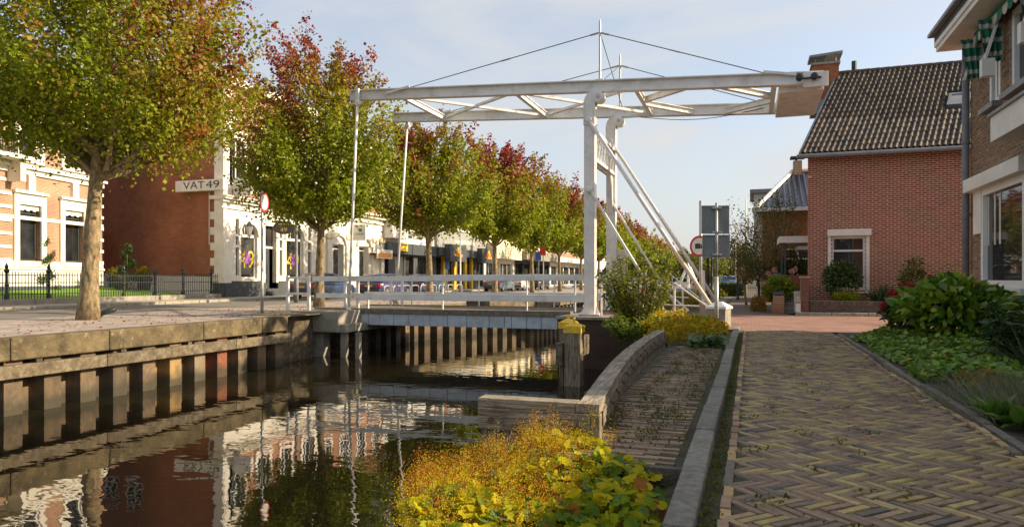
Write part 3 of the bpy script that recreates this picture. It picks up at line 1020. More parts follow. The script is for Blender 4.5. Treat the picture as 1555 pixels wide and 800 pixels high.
    P[:, 2] += np.where(P[:, 0] > -0.25, path_z(P[:, 0], P[:, 1]), 0.0) + rng.random(len(P)) * 0.012
    k = len(P)
    D = unit(np.column_stack([rng.normal(size=(k, 2)), np.abs(rng.normal(0, 0.7, k))]))
    C = np.array([(0.09, 0.12, 0.015), (0.14, 0.15, 0.02), (0.05, 0.075, 0.012), (0.17, 0.1, 0.035)])[rng.choice(4, k, p=[.35, .25, .25, .15])]
    stuff(leaf_obj('weeds', P, D, np.tile([0, 0, 1.0], (k, 1)) + rng.normal(0, 0.3, (k, 3)), rng.uniform(0.008, 0.032, k), 0.02, C, 'quad', 'leaf_soft'),
          'low moss and weeds in the gutter and paving joints', 'weeds')

def build_left_bank():
    MT['quay_pavers'] = brick_sheet_mat('quay_pavers', (0.42, 0.36, 0.32), (0.35, 0.3, 0.27), (0.2, 0.17, 0.14), 0.3, 0.3)
    MT['footway'] = brick_sheet_mat('footway_slabs', (0.42, 0.39, 0.34), (0.37, 0.34, 0.3), (0.24, 0.21, 0.18), 0.3, 0.3)
    o = MB()
    o.add([(-19.2, -20, 0), (-13.35, -20, 0), (-13.35, 26, 0), (-19.2, 26, 0), (-10.95, 34.5, 0), (-19.2, 34.5, 0), (-10.1, 60, 0), (-19.2, 60, 0), (-10.1, 300, 0), (-19.2, 300, 0)],
          [(0, 1, 2, 3), (3, 2, 4, 5), (5, 4, 6, 7), (7, 6, 8, 9)])
    structure(o.build('quay_paving', MT['quay_pavers']))
    sheet('road', -24.55, -19.2, -20, 320, -0.006, 'asphalt')
    k = thing('road_kerb', 'low kerb between the asphalt road and the far footway', 'kerb', (-24.6, 30, 0))
    for i in range(50):
        MB().box(-24.7, -24.552, -2 + i * 2.0, -0.02 + i * 2.0, -0.1, 0.12).build('kerb_stone', 'kerb', k, col=(1.6, 1.5, 1.35), bevel=0.015)
    sheet('footway', -27.3, -24.7, -20, 320, 0.115, MT['footway'])
    sheet('forecourt', -60, -27.3, -20, 320, 0.112, 'pavement')
    # fallen leaves on the quay
    rng = np.random.default_rng(8)
    n = 900
    P = np.column_stack([-13.6 - 5 * rng.random(n) ** 1.5, 3 + 30 * rng.random(n), np.full(n, 0.006) + rng.random(n) * 0.01])
    C = np.array([(0.3, 0.03, 0.03), (0.25, 0.08, 0.03), (0.35, 0.2, 0.04), (0.2, 0.02, 0.03)])[rng.choice(4, n)]
    stuff(leaf_obj('fallen_leaves', P, unit(rng.normal(size=(n, 3)) * [1, 1, 0.2]), np.array([0, 0, 1]) + rng.normal(0, 0.3, (n, 3)), rng.uniform(0.05, 0.1, n), 0.07, C, 'quad', 'litter'),
          'red fallen leaves scattered on the pale quay paving', 'leaves')

PILE_T = ([(-0.30, -0.38, 0), (-0.30, -0.19, 0), (0, -0.10, 0), (0, 0.25, 0), (-0.30, 0.345, 0), (-0.30, 0.385, 0)])
def build_quay():
    zt, zb = -0.3, -2.6
    tv = [(x, y, zb) for x, y, _ in PILE_T] + [(x, y, zt) for x, y, _ in PILE_T]
    tf = [(i, i + 1, i + 7, i + 6) for i in range(5)]
    pal = [(0.17, 0.115, 0.062), (0.22, 0.15, 0.085), (0.13, 0.09, 0.055), (0.25, 0.19, 0.12), (0.34, 0.1, 0.045), (0.38, 0.24, 0.09)]
    rng = np.random.default_rng(2)
    def run(thingo, line, pitch, pal_fix=None):
        locs, ang = [], []
        for (a, b) in zip(line[:-1], line[1:]):
            a, b = np.array(a), np.array(b)
            ln = np.linalg.norm(b - a)
            k = int(ln / pitch)
            for i in range(k):
                q = a + (b - a) * ((i + 0.5) * ln / k / ln)
                locs.append((q[0], q[1], 0))
                ang.append(math.atan2(b[1] - a[1], b[0] - a[0]) - math.pi / 2)
        k = len(locs)
        ci = rng.choice(4, k, p=[.35, .3, .2, .15])
        if pal_fix:
            for i, c in pal_fix.items():
                ci[i] = c
        s = rng.uniform(0.98, 1.02, k)
        R = rotz(np.array(ang))
        pieces(thingo, 'sheet_pile', tv, tf, R, np.array(locs), ci, pal, 'pile', 300)
    t = thing('quay_wall', 'sheet pile quay wall with mossy coping left of the bridge', 'quay wall', (-13, 9, WATER))
    run(t, [(-13.1, 1.0), (-13.1, 17.3)], 0.76, {17: 4, 15: 5, 18: 1})
    MB().box(-14.6, -13.5, 17.25, 19.19, -2.6, -0.04).build('return_wall', 'timber_dark', t, col=(0.55, 0.5, 0.42))  # dark tint stands in for the shade of the recess here
    MB().box(-14.9, -13.2, 17.26, 19.19, -0.038, 0.008).build('return_coping', 'coping', t, col=(1, 1, 1))
    y = -1.0
    for i, L in enumerate([2.6, 2.2, 2.9, 2.4, 2.1, 2.7, 2.2, 3.0]):
        c = random.uniform(0.75, 1.15)
        y1 = min(y + L, 17.25)
        MB().box(-13.42, -12.98, y, y1 - 0.012, -0.42, 0.012).build('coping_stone', 'coping', t, col=(c, c * 0.97, c * 0.9), bevel=0.03)
        y = y1
    y = -1.0
    for L in [4.1, 3.6, 4.4, 3.9, 2.4]:
        y1 = min(y + L, 17.3)
        c = random.uniform(0.9, 1.2)
        MB().box(-13.1, -12.93, y, y1 - 0.01, -0.75, -0.5).build('timber_waling', 'timber_dark', t, col=(c, c * 0.95, c * 0.85), bevel=0.015)
        y = y1
    for i in range(9):
        yy = 2 + i * 1.9
        MB().box(-13.3, -13.0, yy, yy + 0.12, -0.5, -0.43).build('packing_block', 'timber_dark', t, col=(0.6, 0.55, 0.5))
    t2 = thing('quay_wall', 'long rusty sheet pile quay wall running on beyond the bridge', 'quay wall', (-12, 40, WATER))
    line = [(-13.05, 21.4), (-13.05, 26), (-10.62, 34.5), (-9.82, 60), (-9.82, 150)]
    run(t2, line, 0.76)
    for a, b in zip(line[:-1], line[1:]):
        a, b = Vector((*a, 0)), Vector((*b, 0))
        k = max(1, int((b - a).length / 3))
        for i in range(k):
            p, q = a.lerp(b, i / k), a.lerp(b, (i + 1) / k - 0.004)
            c = random.uniform(0.85, 1.3)
            off = Vector((-0.15, 0, -0.2))
            MB().bar(p + off, q + off, 0.5, 0.42).build('coping_stone', 'coping', t2, col=(c, c * 0.97, c * 0.9), bevel=0.03)
    # right bank retaining walls
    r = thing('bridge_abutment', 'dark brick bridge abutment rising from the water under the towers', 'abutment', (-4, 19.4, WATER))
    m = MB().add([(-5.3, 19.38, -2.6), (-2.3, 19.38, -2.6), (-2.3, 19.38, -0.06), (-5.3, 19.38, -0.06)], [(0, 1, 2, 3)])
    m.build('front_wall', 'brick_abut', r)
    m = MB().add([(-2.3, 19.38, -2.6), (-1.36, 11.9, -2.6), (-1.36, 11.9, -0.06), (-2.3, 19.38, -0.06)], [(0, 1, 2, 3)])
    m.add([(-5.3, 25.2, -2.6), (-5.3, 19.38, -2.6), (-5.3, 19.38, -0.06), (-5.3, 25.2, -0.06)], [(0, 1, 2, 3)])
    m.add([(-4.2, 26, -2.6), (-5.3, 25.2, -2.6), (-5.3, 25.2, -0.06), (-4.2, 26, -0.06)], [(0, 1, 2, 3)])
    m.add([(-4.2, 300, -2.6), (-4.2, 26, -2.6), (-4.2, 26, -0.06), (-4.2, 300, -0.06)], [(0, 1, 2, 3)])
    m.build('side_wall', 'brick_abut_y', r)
    MB().box(-5.34, -2.3, 19.32, 19.9, -0.06, 0.03).build('cap_stone', 'concrete', r, bevel=0.02)
    MB().box(-5.34, -4.9, 19.9, 25.3, -0.06, 0.026).build('cap_stone', 'concrete', r, bevel=0.02)
    sheet('tower_apron', -5.2, -2.3, 19.9, 25.2, 0.0, MT['crossing'])
    # left abutment
    a = thing('bridge_abutment', 'weathered concrete bridge abutment on pillars at the left quay', 'abutment', (-13.5, 19.5, WATER))
    x0, x1 = x_on_y(441, 19.2), x_on_y(514, 19.2)
    MB().box(x0, x1, 19.2, 24.6, -0.62, 0.07).build('cap_block', 'concrete', a, bevel=0.04)
    MB().box(x1 - 0.02, x1 + 0.22, 19.25, 24.5, -0.62, -0.36).build('ledge', 'concrete', a, bevel=0.02)
    for px, w in ((485, 0.42), (523, 0.2), (545, 0.16), (462, 0.2)):
        x = x_on_y(px, 19.6)
        MB().box(x - w / 2, x + w / 2, 19.5, 19.5 + w, -2.6, -0.62).build('pillar', 'concrete', a, bevel=0.02)
    MB().box(x0 - 0.3, x0 + 1.9, 20.6, 20.9, -2.6, -0.625).build('back_wall', 'timber_dark', a, col=(0.5, 0.45, 0.4))

def build_foreground_bank():
    xs = np.array([-0.37, -0.6, -0.9, -1.3, -1.7, -2.1, -2.45, -2.8])
    zs = np.array([-0.06, -0.16, -0.3, -0.42, -0.6, -0.95, -1.4, -2.0])
    ys = np.linspace(-6, 4.75, 30)
    V = []
    rng = np.random.default_rng(4)
    for y in ys:
        for x, z in zip(xs, zs):
            V.append((x, y, z + rng.normal(0, 0.012)))
    n = len(xs)
    Fq = [(j * n + i + 1, j * n + i, (j + 1) * n + i, (j + 1) * n + i + 1) for j in range(len(ys) - 1) for i in range(n - 1)]
    structure(np_mesh('canal_bank', V, Fq, 'soil', None, smooth=True))

def build_timber():
    t = thing('timber_revetment', 'low weathered grey timber edging with bolts along the canal', 'timber edging', (-1.1, 5, -0.2))
    outer = [(-0.98, 4.75), (-1.04, 5.35), (-1.12, 6.1), (-1.19, 6.85), (-1.25, 7.6), (-1.3, 8.45), (-1.33, 9.3), (-1.35, 10.2), (-1.345, 11.0), (-1.34, 11.8)]
    def off(i, d):
        a = Vector(outer[max(i - 1, 0)])
        b = Vector(outer[min(i + 1, len(outer) - 1)])
        n = (b - a).normalized()
        p = Vector(outer[i])
        return Vector((p.x - n.y * d, p.y + n.x * d))
    zt = 0.25
    for i in range(0, len(outer) - 1, 3):
        e = min(i + 3, len(outer) - 1)
        m = MB()
        for k in range(i, e):
            q = [off(k, 0.0), off(k + 1, 0.0), off(k + 1, 0.15), off(k, 0.15)]
            if k == e - 1:
                dv = (q[1] - q[0]) * 0.006
                q[1] = q[1] - dv
                q[2] = q[2] - dv
            m.hexa([(p.x, p.y, zt - 0.055) for p in q] + [(p.x, p.y, zt) for p in q])
        c = random.uniform(0.95, 1.2)
        m.build('cap_board', 'timber', t, col=(c, c, c))
    for i in range(0, len(outer) - 1, 3):
        e = min(i + 3, len(outer) - 1)
        m = MB()
        for k in range(i, e):
            q = [off(k, -0.012), off(k + 1, -0.012), off(k + 1, 0.05), off(k, 0.05)]
            m.hexa([(p.x, p.y, zt - 0.17) for p in q] + [(p.x, p.y, zt - 0.058) for p in q])
        m.build('side_board', 'timber', t, col=(0.92, 0.9, 0.88))
    # upright planks
    def along(s):
        acc = 0
        for k in range(len(outer) - 1):
            a, b = Vector(outer[k]), Vector(outer[k + 1])
            L = (b - a).length
            if acc + L >= s:
                d = (b - a) / L
                return a + d * (s - acc), d
            acc += L
        return Vector(outer[-1]), (Vector(outer[-1]) - Vector(outer[-2])).normalized()
    s = 0.07
    while s < 7.1:
        p, d = along(s)
        n = Vector((-d.y, d.x))
        w = 0.066
        c = random.uniform(0.7, 1.05)
        q0, q1 = p - d * w + n * 0.012, p + d * w + n * 0.012
        q2, q3 = q1 + n * 0.05, q0 + n * 0.05
        MB().hexa([(v.x, v.y, -1.9) for v in (q0, q1, q2, q3)] + [(v.x, v.y, zt - 0.172) for v in (q0, q1, q2, q3)]).build('plank', 'timber_z', t, col=(c, c * 0.97, c * 0.93))
        s += 0.14
    s = 0.2
    k = 0
    while s < 7.0:
        p, d = along(s)
        n = Vector((-d.y, d.x))
        zz = zt - (0.09 if k % 2 else 0.14)
        b = p - n * 0.014
        MB().tube([(b.x, b.y, zz), (b.x - n.x * 0.012, b.y - n.y * 0.012, zz)], 0.014, 8).build('bolt', 'rust', t)
        s += 0.22 if k % 2 else 0.34
        k += 1
    # cross piece towards the water
    xa, xb = -1.0, -1.86
    yc = 4.66
    MB().box(xb, xa - 0.142, yc - 0.03, yc + 0.12, 0.185, 0.25).build('cap_board', 'timber_x', t, col=(1.15, 1.12, 1.05), bevel=0.006)
    MB().box(xa - 0.138, xa + 0.03, yc - 0.035, yc + 0.085, 0.186, 0.252).build('cap_board', 'timber', t, col=(1.05, 1.0, 0.95), bevel=0.006)
    MB().box(xb + 0.005, xa - 0.03, yc - 0.045, yc + 0.02, 0.03, 0.182).build('front_board', 'timber_x', t, col=(0.95, 0.9, 0.85), bevel=0.006)
    MB().box(xa - 0.026, xa + 0.035, yc - 0.05, yc + 0.03, -0.3, 0.183).build('corner_post', 'timber_z', t, col=(1.2, 1.12, 0.98), bevel=0.006)
    x = xb + 0.02
    while x < xa - 0.1:
        c = random.uniform(0.6, 0.95)
        MB().box(x, x + 0.145, yc - 0.02, yc + 0.03, -1.9, 0.028).build('plank', 'timber_z', t, col=(c, c * 0.95, c * 0.9))
        x += 0.152
    for bx in (-1.75, -1.38, -1.13):
        MB().tube([(bx, yc - 0.046, 0.1), (bx, yc - 0.066, 0.1)], 0.022, 8).build('bolt', 'rust', t)

build_ground()
build_path()
build_left_bank()
build_quay()
build_foreground_bank()
build_timber()


# ================================================================== DRAWBRIDGE
YF, YB, TX = 20.6, 24.0, -4.6
def beam_z(x):
    return 6.93 - 0.054 * (x - TX)

def build_bridge():
    t = thing('drawbridge', 'white steel drawbridge with balance beams, towers and plank deck over the canal', 'drawbridge', (-9, 22.3, 0))
    xl = x_on_y(482, YF)
    xr = -5.32
    # deck
    m = MB()
    n = 46
    for i in range(n):
        a = xl + (xr - xl) * i / n
        m.box(a, a + (xr - xl) / n - 0.012, YF + 0.02, YB - 0.02, 0.02, 0.09)
    m.build('deck_planks', 'deck', t)
    MB().box(xl - 0.1, xr + 0.1, YF - 0.06, YF + 0.018, -0.06, 0.115).build('edge_beam', 'deck', t, bevel=0.01)
    MB().box(xl - 0.1, xr + 0.1, YB - 0.018, YB + 0.06, -0.06, 0.115).build('edge_beam', 'deck', t, bevel=0.01)
    cuts = [482, 545, 560, 577, 598, 620, 653, 680, 709, 743, 766, 777, 800, 822, 860, 871]
    for i, (a, b) in enumerate(zip(cuts[:-1], cuts[1:])):
        xa, xb = x_on_y(a, YF), x_on_y(b, YF)
        MB().box(xa + 0.008, xb - 0.008, YF - 0.015, YF + 0.06, -0.44, -0.062).build('fascia_panel', 'grey_steel', t, bevel=0.006)
    MB().box(xl, xr, YB - 0.06, YB + 0.0, -0.44, -0.062).build('rear_girder', 'grey_steel', t)
    for yy in (21.5, 22.3, 23.1):
        MB().ibeam((xl, yy, -0.2), (xr, yy, -0.2), 0.16, 0.4, 0.02, 0.015).build('stringer', 'grey_steel', t)
    # towers
    zt = 6.35
    for y in (YF, YB):
        c = MB().box(TX - 0.165, TX + 0.165, y - 0.14, y + 0.14, 0.05, zt).build('tower_column', 'white_steel', t, bevel=0.012)
        MB().box(TX - 0.32, TX + 0.32, y - 0.26, y + 0.26, 0.03, 0.055).build('base_plate', 'white_steel', c)
        g = MB()
        Fz = Fr((TX, y, 0), (1, 0, 0), (0, -1, 0))
        for sx in (-1, 1):
            g.prism([(sx * 0.167, 0.056), (sx * 0.31, 0.056), (sx * 0.167, 0.3)][::sx], Fz, -0.01, 0.01)
        g.build('gusset', 'white_steel', c)
        bo = MB()
        for bx in (-0.28, 0.28):
            for by in (-0.2, 0.0, 0.2):
                bo.lathe((TX + bx, y + by, 0.055), [(0.022, 0), (0.022, 0.03), (0.01, 0.035)], 8)
        bo.build('anchor_bolts', 'white_steel', c)
        # curved head plate carrying the bearing
        poly = [(-0.175, 5.75), (-0.175, 6.42), (-0.12, 6.6), (0.0, 6.72), (0.14, 6.75)]
        for k in range(10):
            th = math.pi / 2 - k * math.pi * 1.15 / 9
            poly.append((0.27 + 0.17 * math.cos(th), 6.58 + 0.17 * math.sin(th)))
        poly += [(0.17, 6.36), (0.17, 5.75)]
        for w in (0.15, -0.175):
            h = MB().prism(poly[::-1], Fz, w, w + 0.025).build('head_plate', 'white_steel', t)
            r = MB()
            for k in range(9):
                zz = 5.82 + k * 0.075
                for rx in (-0.14, 0.13):
                    s_ = 1 if w > 0 else -1
                    r.lathe((TX + rx, y - (w + 0.0125) - s_ * 0.0125, zz), [(0.016, 0), (0.016, -0.014 * s_), (0.006, -0.02 * s_)], 6, 'Y')
            r.build('rivets', 'white_steel', h)
        MB().lathe((TX + 0.27, y - 0.2, 6.58), [(0.13, 0), (0.17, 0.01), (0.17, 0.39), (0.13, 0.4)], 20, 'Y').build('bearing', 'white_steel', t, False)
        MB().lathe((TX + 0.27, y - 0.23, 6.58), [(0.05, 0), (0.06, 0.02), (0.06, 0.44), (0.05, 0.46)], 12, 'Y').build('axle', 'galv', t)
        MB().box(TX - 0.1, TX + 0.75, y - 0.13, y + 0.13, 6.715, 6.74).build('bearing_plate', 'white_steel', t)
    # lattice portal between the towers
    lat = MB()
    y0, y1 = YF + 0.14, YB - 0.14
    z0, z1 = 4.75, 5.6
    for z in (z0, z1):
        lat.bar((TX + 0.08, y0, z), (TX + 0.08, y1, z), 0.14, 0.1)
        lat.bar((TX - 0.1, y0, z), (TX - 0.1, y1, z), 0.1, 0.1)
    k = 4
    for i in range(k):
        ya, yb = y0 + (y1 - y0) * i / k, y0 + (y1 - y0) * (i + 1) / k
        ym = (ya + yb) / 2
        lat.bar((TX + 0.1, ya, z0), (TX + 0.1, ym, z1), 0.02, 0.04, (1, 0, 0))
        lat.bar((TX + 0.1, ym, z1), (TX + 0.1, yb, z0), 0.02, 0.04, (1, 0, 0))
        lat.bar((TX + 0.125, ya + 0.01, z1), (TX + 0.125, ym, z0), 0.02, 0.03, (1, 0, 0))
        lat.bar((TX + 0.125, ym, z0), (TX + 0.125, yb, z1), 0.02, 0.03, (1, 0, 0))
    lat.build('portal_lattice', 'white_steel', t)
    for ya, yb in ((y0, y0 + 0.45), (y1, y1 - 0.45)):
        MB().add([(TX - 0.08, ya, 3.3), (TX - 0.08, ya, 4.7), (TX - 0.08, yb, 4.7), (TX + 0.08, ya, 3.3), (TX + 0.08, ya, 4.7), (TX + 0.08, yb, 4.7)],
                 [(0, 1, 2), (5, 4, 3), (0, 3, 4, 1), (1, 4, 5, 2), (2, 5, 3, 0)]).build('knee_brace', 'white_steel', t)
    # balance beams
    xa, xb = x_on_y(535, YF), 1.86
    xa2 = x_on_y(600, YB)
    bh = 0.35
    for y, x0 in ((YF, xa), (YB, xa2)):
        MB().ibeam((x0, y, beam_z(x0)), (xb, y, beam_z(xb)), 0.24, bh, 0.03, 0.03).build('balance_beam', 'white_steel', t)
        MB().box(x0 - 0.015, x0, y - 0.12, y + 0.12, beam_z(x0) - bh / 2, beam_z(x0) + bh / 2).build('beam_end_plate', 'white_steel', t)
    def cross(x):
        return (x, YF + 0.12, beam_z(x) - 0.08), (x, YB - 0.12, beam_z(x) - 0.08)
    nodes = [x_on_y(612, YF) , x_on_y(785, YF), x_on_y(966, YF), 0.62]
    for x in nodes:
        a, b = cross(x)
        MB().ibeam(a, b, 0.13, 0.2, 0.02, 0.02).build('cross_beam', 'white_steel', t)
    for i in (0, 1):
        for f in (0, 1):
            a = cross(nodes[i] + 0.12)[f]
            b = cross(nodes[i + 1] - 0.12)[1 - f]
            a = (a[0], a[1], a[2] + (0.02 if f else -0.03))
            b = (b[0], b[1], b[2] + (0.02 if f else -0.03))
            MB().bar(a, b, 0.1, 0.03).build('diagonal_brace', 'white_steel', t)
            MB().bar(Vector(a) + Vector((0, 0, 0.05)), Vector(b) + Vector((0, 0, 0.05)), 0.02, 0.07).build('diagonal_brace', 'white_steel', t)
    x0, x1 = nodes[2], nodes[3]
    mx = (YF + YB) / 2
    L = x1 - x0
    for sx, xe in ((1, x0), (-1, x1)):
        for ye, sy in ((YF + 0.12, 1), (YB - 0.12, -1)):
            a = Vector((xe + sx * 0.05, mx - sy * 0.25, beam_z(xe) - 0.08))
            b = Vector((xe + sx * L * 0.36, ye, beam_z(xe + sx * L * 0.36) - 0.08))
            MB().ibeam(a, b, 0.14, 0.18, 0.02, 0.02).build('corner_brace', 'white_steel', t)
    # counterweight
    c = MB().box(0.75, 1.9, YF + 0.13, YB - 0.13, 6.3, 6.66)
    c.build('counterweight', 'white_steel', t, bevel=0.015)
    cb = MB().box(1.35, 1.98, YF - 0.2, YF - 0.122, 6.32, 6.72).build('end_plate', 'white_steel', t, bevel=0.01)
    lamp = MB()
    for lx in (1.25, 1.62):
        lamp.lathe((lx, YF - 0.32, 6.56), [(0.04, 0.1), (0.09, 0.06), (0.1, -0.08), (0.06, -0.1)][::-1], 12, 'Y')
    lamp.box(1.2, 1.8, YF - 0.24, YF - 0.2, 6.54, 6.58)
    lamp.build('navigation_lamps', 'black_iron', t)
    # masts and cables
    zm = 8.54
    xm = x_on_y(911, YF)
    tops = []
    for y in (YF, YB):
        zb = beam_z(xm) + bh / 2
        MB().tube([(xm, y, zb), (xm, y, 8.85), (xm, y, 8.95)], [0.035, 0.03, 0.008], 8).build('mast', 'galv', t)
        MB().box(xm - 0.12, xm + 0.12, y - 0.1, y + 0.1, zb + 0.001, zb + 0.03).build('mast_foot', 'white_steel', t)
        xL, xR = (x_on_y(622, YF), x_on_y(1162, YF)) 
        for xe in (xL, xR):
            e = Vector((xe, y, beam_z(xe) + bh / 2 + 0.02))
            s = Vector((xm, y, zm))
            MB().tube([s, e], 0.014, 6).build('stay_cable', 'cable', t)
            d = (e - s).normalized()
            MB().tube([s + d * 0.05, s + d * 0.3], 0.032, 8).build('cable_socket', 'galv', t)
            mid = s.lerp(e, 0.47)
            tb = MB()
            for o_ in (0.03, -0.03):
                tb.tube([mid - d * 0.17 + Vector((0, o_, 0)), mid + d * 0.17 + Vector((0, o_, 0))], 0.013, 6)
            tb.build('turnbuckle', 'galv', t)
            e2 = e + d * 0.75
            MB().bar(e - d * 0.05 + Vector((0, -0.125, 0.0)), e + Vector((d.x * 0.85, -0.125, -0.14)), 0.02, 0.07).build('cable_anchor', 'white_steel', t)
        tops.append(Vector((xm, y, zm)))
    MB().tube([tops[0], (xm + 0.1, YB, beam_z(xm) + 0.1)], 0.012, 6).build('cross_cable', 'cable', t)
    MB().tube([tops[1], (xm + 0.1, YF, beam_z(xm) + 0.18)], 0.012, 6).build('cross_cable', 'cable', t)
    pts = [(TX + 1.0 + k * 0.5, YB - 0.05, beam_z(TX + 1) - 0.2 - 0.22 * math.sin(math.pi * k / 8)) for k in range(9)]
    MB().tube(pts, 0.012, 6).build('slack_cable', 'cable', t)
    # hanger rods
    for y, pt, pb in ((YF - 0.16, 547, 533), (YB + 0.16, 616, 597)):
        yy = YF if y < 22 else YB
        a = Vector((x_on_y(pt, yy), y, beam_z(x_on_y(pt, yy)) - 0.05))
        b = Vector((x_on_y(pb, yy), y, -0.15))
        MB().tube([a, b], 0.045, 10).build('hanger_rod', 'white_steel', t, True)
        s = 1 if y > 22 else -1
        MB().box(a.x - 0.06, a.x + 0.06, y - 0.05, y + 0.05, a.z - 0.35, a.z + 0.25).build('hanger_shackle', 'white_steel', t, bevel=0.02)
        MB().lathe((a.x, y - 0.08, a.z - 0.25), [(0.06, 0), (0.1, 0.02), (0.1, 0.14), (0.06, 0.16)], 12, 'Y').build('hanger_knuckle', 'white_steel', t)
        MB().lathe((b.x, y, -0.15), [(0.05, -0.2), (0.075, -0.15), (0.075, 0.25), (0.045, 0.32)], 10).build('hanger_foot', 'white_steel', t)
        hk = [(b.x, y, -0.33), (b.x + 0.04, y, -0.42), (b.x + 0.16, y, -0.43), (b.x + 0.24, y, -0.34)]
        MB().tube(hk, 0.03, 8).build('hook', 'white_steel', t)
    # inclined stays
    for y in (YF, YB):
        MB().tube([(TX - 0.02, y - 0.16, 5.9), (-1.06, y - 0.16, 0.33)], 0.06, 12).build('long_stay', 'white_steel', t, True)
        MB().tube([(TX + 0.02, y - 0.16, 3.8), (-2.28, y - 0.16, 0.02)], 0.042, 10).build('short_stay', 'white_steel', t, True)
        for z in (5.9, 3.8):
            MB().lathe((TX, y - 0.24, z), [(0.06, 0), (0.09, 0.015), (0.09, 0.08), (0.06, 0.1)], 12, 'Y').build('stay_knuckle', 'white_steel', t)
        MB().box(-1.35, -0.75, y - 0.46, y + 0.14, -0.1, 0.42).build('stay_footing', 'concrete', t, bevel=0.03)
    # railings
    for y in (YF + 0.1, YB - 0.1):
        A = [x_on_y(p, YF + 0.1) for p in (476, 660, 655, 906, 478, 632, 550)]
        yo = 0.07
        MB().box(A[0], A[1], y - yo, y - yo + 0.05, 1.03, 1.21).build('upper_rail', 'white_steel', t, bevel=0.01)
        MB().box(A[2], A[3], y - yo - 0.06, y - yo - 0.008, 1.06, 1.25).build('upper_rail', 'white_steel', t, bevel=0.01)
        MB().box(A[4] + 0.1, A[5], y - yo, y - yo + 0.05, 0.45, 0.62).build('lower_rail', 'white_steel', t, bevel=0.01)
        MB().box(A[6] - 0.1, A[3], y - yo - 0.06, y - yo - 0.008, 0.4, 0.62).build('lower_rail', 'white_steel', t, bevel=0.01)
        for p, w in ((524, 0.09), (543, 0.1), (559, 0.04), (672, 0.04), (800, 0.04), (873, 0.05)):
            x = x_on_y(p, YF + 0.1)
            MB().box(x - w / 2, x + w / 2, y - 0.015, y + 0.04, 0.1, 1.22 if w > 0.05 else 1.14).build('rail_post', 'white_steel', t)
        for x in (A[3] - 0.02,):
            MB().lathe((x, y - 0.1, 1.15), [(0.05, -0.02), (0.06, 0.0), (0.06, 0.06), (0.05, 0.08)], 10, 'Y').build('rail_pivot', 'white_steel', t)

